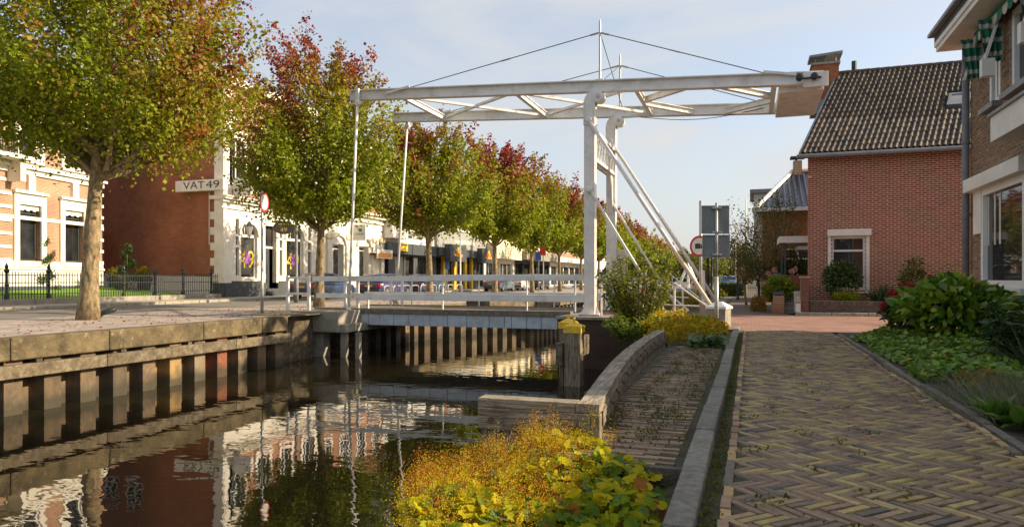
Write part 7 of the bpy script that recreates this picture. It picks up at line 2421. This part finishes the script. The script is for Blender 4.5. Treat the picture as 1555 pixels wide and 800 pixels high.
def left_garden():
    # lawn and iron fence
    structure(MB().add([(-34, 8, 0.75), (-27.25, 8, 0.31), (-27.25, 28.6, 0.31), (-34, 28.6, 0.75)], [(0, 1, 2, 3)]).build('lawn', 'lawn'))
    t = thing('iron_fence', 'black iron picket fence on a low kerb in front of the villa', 'fence', (-26.95, 22, 0.11))
    ya, yb = 8.0, 29.9
    y = ya
    while y < yb:
        y1 = min(y + 1.95, yb)
        MB().box(-27.24, -26.75, y, y1 - 0.012, 0.05, 0.33).build('kerb_stone', 'concrete', t, bevel=0.02)
        y += 1.95
    P = MB()
    tv, tf = [], []
    b = MB().box(-0.011, 0.011, -0.011, 0.011, 0, 1.0)
    b.lathe((0, 0, 1.0), [(0.012, 0), (0.022, 0.03), (0.003, 0.09)], 4)
    ys = np.arange(ya + 0.1, yb, 0.125)
    hh = np.where(np.arange(len(ys)) % 2 == 0, 1.0, 1.0)
    k = len(ys)
    M = np.repeat(np.eye(3)[None], k, axis=0)
    pieces(t, 'picket', b.v, b.f, M, np.column_stack([np.full(k, -27.0), ys, np.full(k, 0.33)]), np.zeros(k, int), [(1, 1, 1)], 'black_iron', 300)
    for z in (0.5, 0.95, 1.25):
        MB().box(-27.012, -26.988, ya, yb, z, z + 0.03).build('rail', 'black_iron', t)
    F = Fr((-27, 0, 0), (0, 1, 0), (1, 0, 0))
    for px in (10, 74, 188, 235, 278, 321):
        u = uv(F, px)
        MB().lathe((-27, u, 0.33), [(0.09, 0), (0.09, 0.14), (0.05, 0.2), (0.05, 0.5), (0.08, 0.55), (0.05, 0.6), (0.05, 1.0), (0.09, 1.08), (0.1, 1.12), (0.05, 1.18), (0.07, 1.26), (0.01, 1.4)], 10).build('fence_post', 'black_iron', t)
    # pots and spiral topiaries
    rng = np.random.default_rng(90)
    for i, (px, lab) in enumerate(((175, 'black pot with a golden shrub left of the spiral topiary'), (219, 'black pot with a golden shrub by the brick flank'))):
        Y = 28.6
        x = x_on_y(px, Y)
        t = thing('plant_pot', lab, 'pot', (x, Y, 0.3), 'black plant pots by the brick flank')
        MB().lathe((x, Y, 0.3), [(0.26, 0), (0.38, 0.75), (0.43, 0.76), (0.43, 0.88), (0.36, 0.88)], 16).build('pot', 'terracotta', t)
        n = 420
        q = rand_dirs(n, rng) * (rng.random((n, 1)) ** 0.4) * [0.42, 0.42, 0.34] + [x, Y, 1.42]
        leaf_obj('foliage', q, rand_dirs(n, rng), rand_dirs(n, rng), 0.14, 0.1, np.array([(0.24, 0.22, 0.02), (0.16, 0.18, 0.02), (0.3, 0.2, 0.02)])[rng.choice(3, n)], 'quad', 'leaf', t)
    for i, (px, Y, lab, h) in enumerate(((66, 24.0, 'spiral clipped topiary in front of the villa windows', 2.6), (193, 27.6, 'spiral clipped topiary between the two black pots', 2.5))):
        x = x_on_y(px, Y)
        t = thing('spiral_topiary', lab, 'topiary', (x, Y, 0.3), 'spiral topiaries in the villa garden')
        n = 2400
        f = rng.random(n)
        th = f * 2 * math.pi * 3.2 + i
        r = 0.42 * (1 - f) + 0.1
        c = np.column_stack([x + r * np.cos(th), Y + r * np.sin(th), 0.4 + h * f])
        q = c + rng.normal(0, 1, (n, 3)) * (0.13 * (1 - 0.5 * f))[:, None]
        leaf_obj('foliage', q, rand_dirs(n, rng), rand_dirs(n, rng), 0.09, 0.07, np.array([(0.03, 0.07, 0.02), (0.05, 0.1, 0.025), (0.08, 0.12, 0.03)])[rng.choice(3, n)], 'quad', 'leaf', t)
        MB().tube([(x, Y, 0.28), (x, Y, 0.3 + h)], [0.04, 0.012], 6).build('stem', 'twig', t)

foreground_plants()
right_plants()
left_garden()


# ================================================================== STREET FURNITURE, SIGNS, CARS
def disc_sign(t, c, n, r, front, rim=None, back='galv'):
    """round plate with centre c, normal n"""
    n = Vector(n).normalized()
    U = Vector((0, 0, 1)).cross(n).normalized()
    F = Fr(Vector(c) - Vector((0, 0, 0)), U, n)
    F.o = Vector(c)
    pol = lambda rr: [(rr * math.cos(k * math.pi / 16), rr * math.sin(k * math.pi / 16)) for k in range(32)]
    MB().prism(pol(r), F, -0.012, 0.0).build('plate', back, t)
    if rim:
        m = MB()
        a, b = pol(r), pol(r * 0.78)
        for k in range(32):
            j = (k + 1) % 32
            m.add([F.p(*a[k], 0.003), F.p(*a[j], 0.003), F.p(*b[j], 0.003), F.p(*b[k], 0.003)], [(0, 1, 2, 3)])
        m.build('rim', rim, t)
        MB().prism(pol(r * 0.775), F, 0.001, 0.004).build('face', front, t)
    return F

def street_furniture():
    # grey sign seen from behind
    d = 15.0
    B = ground(1088, 501)
    t = thing('traffic_sign', 'tall pole with two stacked grey sign plates seen from behind', 'sign', (B.x, B.y, 0))
    F = Fr((B.x, B.y, 0), (CA, SA, 0), (SA, -CA, 0))
    dd = depth(B.x, B.y)
    def zz(py):
        return EYE + (424 - py) * dd / FPX
    k = dd / FPX
    MB().tube([(B.x, B.y, -0.05), (B.x, B.y, zz(420))], 0.042, 10).build('pole', 'galv', t, True)
    MB().tube([(B.x, B.y, zz(420)), (B.x, B.y, zz(308))], 0.03, 10).build('pole', 'galv', t, True)
    for (x0, x1, y0, y1) in ((-22, 20, 355, 312), (-21, 21, 391, 356.5)):
        m = MB().fbox(F, x0 * k, x1 * k, zz(y0), zz(y1), -0.05, -0.042)
        o = m.build('plate', MT['sign_back'], t)
        fr = MB()
        e = 0.012
        fr.fbox(F, x0 * k, x1 * k, zz(y0), zz(y0) + e, -0.041, -0.02).fbox(F, x0 * k, x1 * k, zz(y1) - e, zz(y1), -0.041, -0.02)
        fr.fbox(F, x0 * k, x0 * k + e, zz(y0) + e, zz(y1) - e, -0.041, -0.02).fbox(F, x1 * k - e, x1 * k, zz(y0) + e, zz(y1) - e, -0.041, -0.02)
        fr.build('plate_rim', 'galv', o)
    for py in (316, 353, 387):
        MB().fbox(F, -0.1, 0.1, zz(py) - 0.02, zz(py) + 0.02, -0.041, 0.045).build('clamp', 'galv', t, bevel=0.005)
    # round prohibition sign
    Y = 20.8
    x = x_on_y(1064, Y)
    t = thing('traffic_sign', 'round red rimmed sign with a lorry behind the grey sign plates', 'sign', (x, Y, 0))
    MB().tube([(x, Y, 0), (x, Y, z_at(305, x, Y))], 0.045, 10).build('pole', 'galv', t, True)
    cx = x_on_y(1062, Y)
    F = disc_sign(t, (cx, Y - 0.06, z_at(374, x, Y)), (-0.45, -0.9, 0), 0.31, 'white_paint', 'red_paint')
    lor = MB().prism([(-0.13, -0.07), (0.05, -0.07), (0.05, 0.08), (-0.13, 0.08)], F, 0.005, 0.007)
    lor.prism([(0.06, -0.07), (0.13, -0.07), (0.13, 0.02), (0.06, 0.05)], F, 0.005, 0.007)
    lor.build('lorry_symbol', 'black', t)
    x2 = x_on_y(1068, 23.2)
    t = thing('slim_post', 'second white post just right of the round sign pole', 'post', (x2, 23.2, 0))
    MB().tube([(x2, 23.2, 0), (x2, 23.2, 1.4)], 0.05, 8).build('shaft', 'white_paint', t)
    # round sign on the left quay, seen obliquely
    B = ground(398, 475)
    t = thing('traffic_sign', 'round traffic sign seen edge on at the left quay before the white shopfront', 'sign', (B.x, B.y, 0))
    dd = depth(B.x, B.y)
    ztop = EYE + (424 - 290) * dd / FPX
    MB().tube([(B.x, B.y, 0), (B.x, B.y, 1.7)], 0.05, 10).build('pole', 'galv', t, True)
    MB().tube([(B.x, B.y, 1.7), (B.x, B.y, ztop)], 0.036, 10).build('pole', 'galv', t, True)
    v = Vector((B.x, B.y, 0)).normalized()
    side = Vector((v.y, -v.x, 0))
    disc_sign(t, (B.x + 0.07 * side.x, B.y + 0.07 * side.y, EYE + (424 - 307) * dd / FPX), side * 0.88 - v * 0.42, 0.33, 'white_paint', 'red_paint')
    # lamp poles
    for (px, d, ptop, m, lab) in ((450, 33, 225, 'grey_pipe', 'grey street lamp pole in front of the second shop arch'), (699, 58, 330, 'galv', 'thin pale lamp pole before the yellow pillars')):
        P = at_depth(px, 424, d)
        t = thing('lamp_pole', lab, 'lamp post', (P.x, P.y, 0))
        z1 = EYE + (424 - ptop) * d / FPX
        MB().tube([(P.x, P.y, 0), (P.x, P.y, 1.2), (P.x, P.y, 1.25), (P.x, P.y, z1)], [0.11, 0.11, 0.075, 0.06], 10).build('pole', m, t, True)
        MB().tube([(P.x, P.y, z1), (P.x - 0.3, P.y, z1 + 0.3), (P.x - 1.1, P.y, z1 + 0.42)], 0.045, 8).build('arm', m, t)
        MB().lathe((P.x - 1.4, P.y, z1 + 0.4), [(0.06, -0.35), (0.13, -0.15), (0.13, 0.2), (0.05, 0.35)], 10, 'X').build('lantern', m, t)
    # black heritage lanterns on the right
    for (px, d, ptop, lab) in ((1075, 36, 358, 'black lantern post with amber glass, left of the pair'), (1081, 44, 370, 'black lantern post, right of the pair')):
        P = at_depth(px, 424, d)
        z1 = EYE + (424 - ptop) * d / FPX
        t = thing('lantern_post', lab, 'lamp post', (P.x, P.y, 0), 'black lantern posts')
        MB().lathe((P.x, P.y, 0), [(0.16, 0), (0.16, 0.4), (0.1, 0.5), (0.08, 1.2), (0.1, 1.25), (0.06, 1.35), (0.05, z1 - 0.75), (0.09, z1 - 0.7)], 12).build('column', 'black_iron', t, True)
        MB().lathe((P.x, P.y, z1 - 0.7), [(0.1, 0.05), (0.22, 0.45)], 6).build('glass', 'orange' if px == 1075 else 'cream_stucco', t)
        MB().lathe((P.x, P.y, z1 - 0.7), [(0.26, 0.451), (0.14, 0.6), (0.03, 0.75)], 6).build('cap', 'black_iron', t)
    # bicycle hoops on the quay
    for i in range(9):
        px = 590 + i * 13.5
        X = -16.9 + (0.25 if i % 2 else 0)
        Y = y_on_x(px, X)
        t = thing('bicycle_hoop', 'galvanised bicycle hoop on the quay, ' + ['leftmost', 'second', 'third', 'fourth', 'fifth', 'sixth', 'seventh', 'eighth', 'rightmost'][i] + ' of the row from the left', 'bicycle rack', (X, Y, 0), 'row of bicycle hoops')
        w = 0.42
        pts = [(X, Y - w, -0.02), (X, Y - w, 0.62)] + [(X, Y - w + 0.16 - 0.16 * math.cos(a), 0.62 + 0.16 * math.sin(a)) for a in (0.5, 1.0, 1.57)] + [(X, Y + w - 0.16 + 0.16 * math.sin(a), 0.62 + 0.16 * math.cos(a)) for a in (0.0, 0.57, 1.07, 1.57)] + [(X, Y + w, -0.02)]
        MB().tube(pts, 0.03, 8).build('hoop', 'galv', t, True)
    # small quay things
    for (px, py, lab) in ((602, 463, 'small grey stone bollard on the quay behind the deck'),):
        P = ground(px, py)
        t = thing('stone_bollard', lab, 'bollard', (P.x, P.y, 0))
        MB().lathe((P.x, P.y, 0), [(0.14, 0), (0.15, 0.2), (0.17, 0.24), (0.15, 0.36), (0.08, 0.42)], 10).build('shaft', 'concrete', t, True)
    P = ground(726, 466)
    t = thing('quay_block', 'dark concrete block on the quay edge seen over the deck', 'block', (P.x, P.y, 0))
    MB().box(P.x - 0.4, P.x + 0.4, P.y - 0.3, P.y + 0.3, 0, 0.25).build('body', 'timber_dark', t, col=(0.8, 0.75, 0.7), bevel=0.03)
    P = ground(149, 482)
    t = thing('black_pipe', 'short black pipe end sticking up beside the big tree trunk', 'pipe', (P.x, P.y, 0))
    MB().tube([(P.x, P.y, 0.03), (P.x + 0.1, P.y + 0.05, 0.13), (P.x + 0.42, P.y + 0.2, 0.24)], 0.075, 10).build('tube', 'black_iron', t, True)
    MB().box(P.x - 0.06, P.x + 0.06, P.y - 0.09, P.y + 0.05, 0, 0.12).build('clamp', 'rust', t)
    # far white footbridge
    Y = 62
    t = thing('footbridge', 'small distant white footbridge with triangular frames beyond the stays', 'footbridge', (-2, Y, 0))
    xl, xr = -9.9, x_on_y(1066, Y)
    MB().box(xl, xr, Y, Y + 1.6, 0.05, 0.35).build('deck', 'grey_steel', t)
    for z in (0.8, 1.2):
        MB().box(xl, xr, Y - 0.02, Y + 0.02, z, z + 0.06).build('rail', 'white_steel', t)
    n = 14
    for k in range(n + 1):
        x = xl + (xr - xl) * k / n
        MB().box(x - 0.03, x + 0.03, Y - 0.03, Y + 0.03, 0.35, 1.25).build('post', 'white_steel', t)
    xa = x_on_y(1044, Y)
    for yy in (Y, Y + 1.6):
        for dx in (-0.9, 0.0, 0.9):
            MB().tube([(xa + dx, yy, 0.3), (xa, yy, 2.5)], 0.06, 6).build('frame_leg', 'white_steel', t)
    # iron gate, white stele and flagpole by the far path
    P = at_depth(1124, 445, 37)
    t = thing('garden_gate', 'dark iron garden gate with posts beside the far path', 'gate', (P.x, P.y, 0))
    for k in range(9):
        x = P.x + k * 0.1
        MB().tube([(x, P.y + 0.1 * k, 0.05), (x, P.y + 0.1 * k, 0.95)], 0.014, 5).build('bar', 'black_iron', t)
    for k in (-0.12, 0.95):
        MB().box(P.x + k - 0.07, P.x + k + 0.07, P.y - 0.07 + max(0, k) * 0.95, P.y + 0.07 + max(0, k) * 0.95, 0, 1.25).build('gate_post', 'plinth', t)
    MB().lathe((P.x - 0.12, P.y, 1.25), [(0.04, 0), (0.03, 0.5), (0.09, 0.52), (0.11, 0.75), (0.02, 0.85)], 8).build('post_lamp', 'black_iron', t)
    P = at_depth(1117, 440, 60)
    t = thing('flag_pole', 'slim white flagpole beyond the hedge', 'pole', (P.x, P.y, 0))
    MB().tube([(P.x, P.y, 0), (P.x, P.y, 6.3)], [0.06, 0.04], 8).build('shaft', 'white_paint', t, True)
    P = at_depth(1133, 440, 55)
    t = thing('flag_pole', 'second white flagpole nearer the slate roofed house', 'pole', (P.x, P.y, 0))
    MB().tube([(P.x, P.y, 0), (P.x, P.y, 7.5)], [0.06, 0.04], 8).build('shaft', 'white_paint', t, True)
    # sign posts among the far cars
    for (px, d, top, lab, c) in ((825, 60, 372, 'red pennant sign on a pole before the brick block', 'red_paint'), (818, 62, 380, 'small blue sign plate on a thin pole beside the red one', 'blue_paint')):
        P = at_depth(px, 424, d)
        z1 = EYE + (424 - top) * d / FPX
        t = thing('street_sign', lab, 'sign', (P.x, P.y, 0))
        MB().tube([(P.x, P.y, 0), (P.x, P.y, z1)], 0.05, 8).build('pole', 'galv', t)
        MB().box(P.x - 0.3, P.x + 0.25, P.y - 0.08, P.y - 0.05, z1 - 0.9, z1 - 0.1).build('plate', c, t)

MT['sign_back'] = mat('grey_sign_back', (0.22, 0.235, 0.225), 0.55, 0.1, 5, 0.05)

def make_car(label, x, y, paint, kind='saloon', rot=0.0):
    """parked car, rear towards -Y"""
    t = thing('parked_car', label, 'car', (x, y, 0), 'cars parked along the shopping street')
    L, Wd = 4.3, 1.72
    hatch = kind != 'saloon'
    H = 1.45 if kind != 'suv' else 1.65
    # body: cross sections from rear to front, (y, half width, z sill, z belt, roundness)
    st = [(-0.0, 0.70, 0.42, 0.78), (0.06, 0.80, 0.30, 0.92), (0.5, 0.85, 0.24, 0.98), (1.4, 0.86, 0.22, 0.97), (2.6, 0.86, 0.22, 0.95), (3.4, 0.85, 0.23, 0.9), (4.0, 0.8, 0.27, 0.8), (4.28, 0.64, 0.36, 0.66)]
    V, F = [], []
    for (yy, hw, z0, z1) in st:
        ring = [(-hw * 0.92, z0), (-hw, z0 + 0.15), (-hw, z1 - 0.2), (-hw * 0.94, z1 - 0.04), (-hw * 0.8, z1), (hw * 0.8, z1), (hw * 0.94, z1 - 0.04), (hw, z1 - 0.2), (hw, z0 + 0.15), (hw * 0.92, z0)]
        V += [(x + a, y + yy, b) for a, b in ring]
    n = 10
    for i in range(len(st) - 1):
        for k in range(n):
            a, b = i * n + k, i * n + (k + 1) % n
            F.append((a, a + n, b + n, b))
    F.append(tuple(range(n)))
    F.append(tuple((len(st) - 1) * n + k for k in range(n))[::-1])
    body = mesh_obj('body', V, F, paint, t, True)
    # cabin
    if hatch:
        cb = [(0.1, 0.74, 0.95, 0.97), (0.45, 0.66, 0.96, H - 0.08), (0.9, 0.63, 0.96, H), (2.1, 0.63, 0.96, H - 0.01), (2.5, 0.66, 0.95, H - 0.1), (3.2, 0.74, 0.93, 0.95)]
    else:
        cb = [(0.55, 0.74, 0.95, 0.985), (1.15, 0.64, 0.96, H - 0.08), (1.5, 0.62, 0.96, H), (2.2, 0.62, 0.96, H - 0.01), (2.55, 0.65, 0.95, H - 0.1), (3.25, 0.74, 0.92, 0.95)]
    V, F = [], []
    for (yy, hw, z0, z1) in cb:
        V += [(x - 0.78, y + yy, z0), (x - hw, y + yy, z1), (x + hw, y + yy, z1), (x + 0.78, y + yy, z0)]
    for i in range(len(cb) - 1):
        for k in range(3):
            a = i * 4 + k
            F.append((a, a + 1, a + 5, a + 4))
    mesh_obj('cabin', V, F, paint, t, True)
    # glass panels just proud of the cabin
    def pan(name, p):
        mesh_obj(name, p, [tuple(range(len(p)))], 'glass_shop', t)
    def onr(i0, i1, f0, f1, s):
        a, b = cb[i0], cb[i1]
        def pt(f, sx):
            yy = a[0] + (b[0] - a[0]) * f
            hw = a[1] + (b[1] - a[1]) * f
            zz = a[3] + (b[3] - a[3]) * f
            return yy, hw, zz
        y0, h0, z0 = pt(f0, s)
        y1, h1, z1 = pt(f1, s)
        e = 0.012
        sg = -1 if i0 == 0 else 1
        return [(x - h0 * 0.88, y + y0 + sg * e, z0 + e), (x + h0 * 0.88, y + y0 + sg * e, z0 + e), (x + h1 * 0.88, y + y1 + sg * e, z1 + e), (x - h1 * 0.88, y + y1 + sg * e, z1 + e)]
    pan('rear_window', onr(0, 1, 0.18, 0.9, 1))
    pan('windscreen', onr(4, 5, 0.05, 0.85, 1)[::-1])
    for s in (-1, 1):
        for (i, j) in ((1, 2), (2, 3), (3, 4)):
            a, b = cb[i], cb[j]
            def sp(c, f):
                return (x + s * (0.78 + (c[1] - 0.78) * f + 0.012), y + c[0] + (0.04 if c is a else -0.04), c[2] + (c[3] - c[2]) * f)
            q = [sp(a, 0.12), sp(b, 0.12), sp(b, 0.86), sp(a, 0.86)]
            pan('side_window', q if s > 0 else q[::-1])
        MB().box(x + s * 0.67 - 0.13, x + s * 0.67 + 0.13, y - 0.025, y + 0.09, 0.62, 0.82).build('tail_light', 'tail_light', t, bevel=0.02)
        for yy in (0.75, 3.45):
            w = MB().lathe((x + s * 0.76 - 0.1, y + yy, 0.31), [(0.24, 0), (0.31, 0.03), (0.31, 0.17), (0.24, 0.2)], 18, 'X').build('tyre', 'tyre', t)
            MB().lathe((x + s * 0.76 + s * 0.1 - 0.01, y + yy, 0.31), [(0.2, -0.008), (0.21, 0.0), (0.2, 0.02)], 14, 'X').build('rim', 'rim', w)
        MB().box(x + s * 0.6 - 0.12, x + s * 0.6 + 0.12, y + 4.2, y + 4.27, 0.56, 0.66).build('headlight', 'galv', t, bevel=0.02)
    MB().box(x - 0.26, x + 0.26, y - 0.035, y - 0.012, 0.64, 0.75).build('number_plate', 'plate_yellow', t)
    MB().box(x - 0.78, x + 0.78, y - 0.06, y + 0.12, 0.36, 0.52).build('bumper', 'plinth', t, bevel=0.03)
    return t

def cars():
    blue = car_paint('car_dark_blue', (0.02, 0.045, 0.11))
    violet = car_paint('car_violet_blue', (0.035, 0.035, 0.12))
    grey = car_paint('car_blue_grey', (0.12, 0.16, 0.2))
    silver = car_paint('car_silver', (0.55, 0.55, 0.55))
    black = car_paint('car_black', (0.025, 0.025, 0.03))
    make_car('dark blue saloon car parked behind the second street tree', -22.7, 31.2, blue)
    make_car('violet blue hatchback parked behind the hanger rods', -21.9, 36.8, violet, 'hatch')
    make_car('dark blue car with red tail lights before the orange sign', -21.9, 42.3, blue, 'hatch')
    make_car('blue grey saloon parked before the yellow pillars', -21.6, 57.0, grey)
    make_car('silver hatchback parked past the fourth street tree', -21.6, 63.0, silver, 'hatch')
    make_car('black tall car parked just beyond the silver hatchback', -21.6, 69.0, black, 'suv')
    P = at_depth(1107, 440, 66)
    c = make_car('light blue car parked beyond the hedge', P.x, P.y, car_paint('car_light_blue', (0.08, 0.2, 0.4)), 'hatch')

street_furniture()
cars()
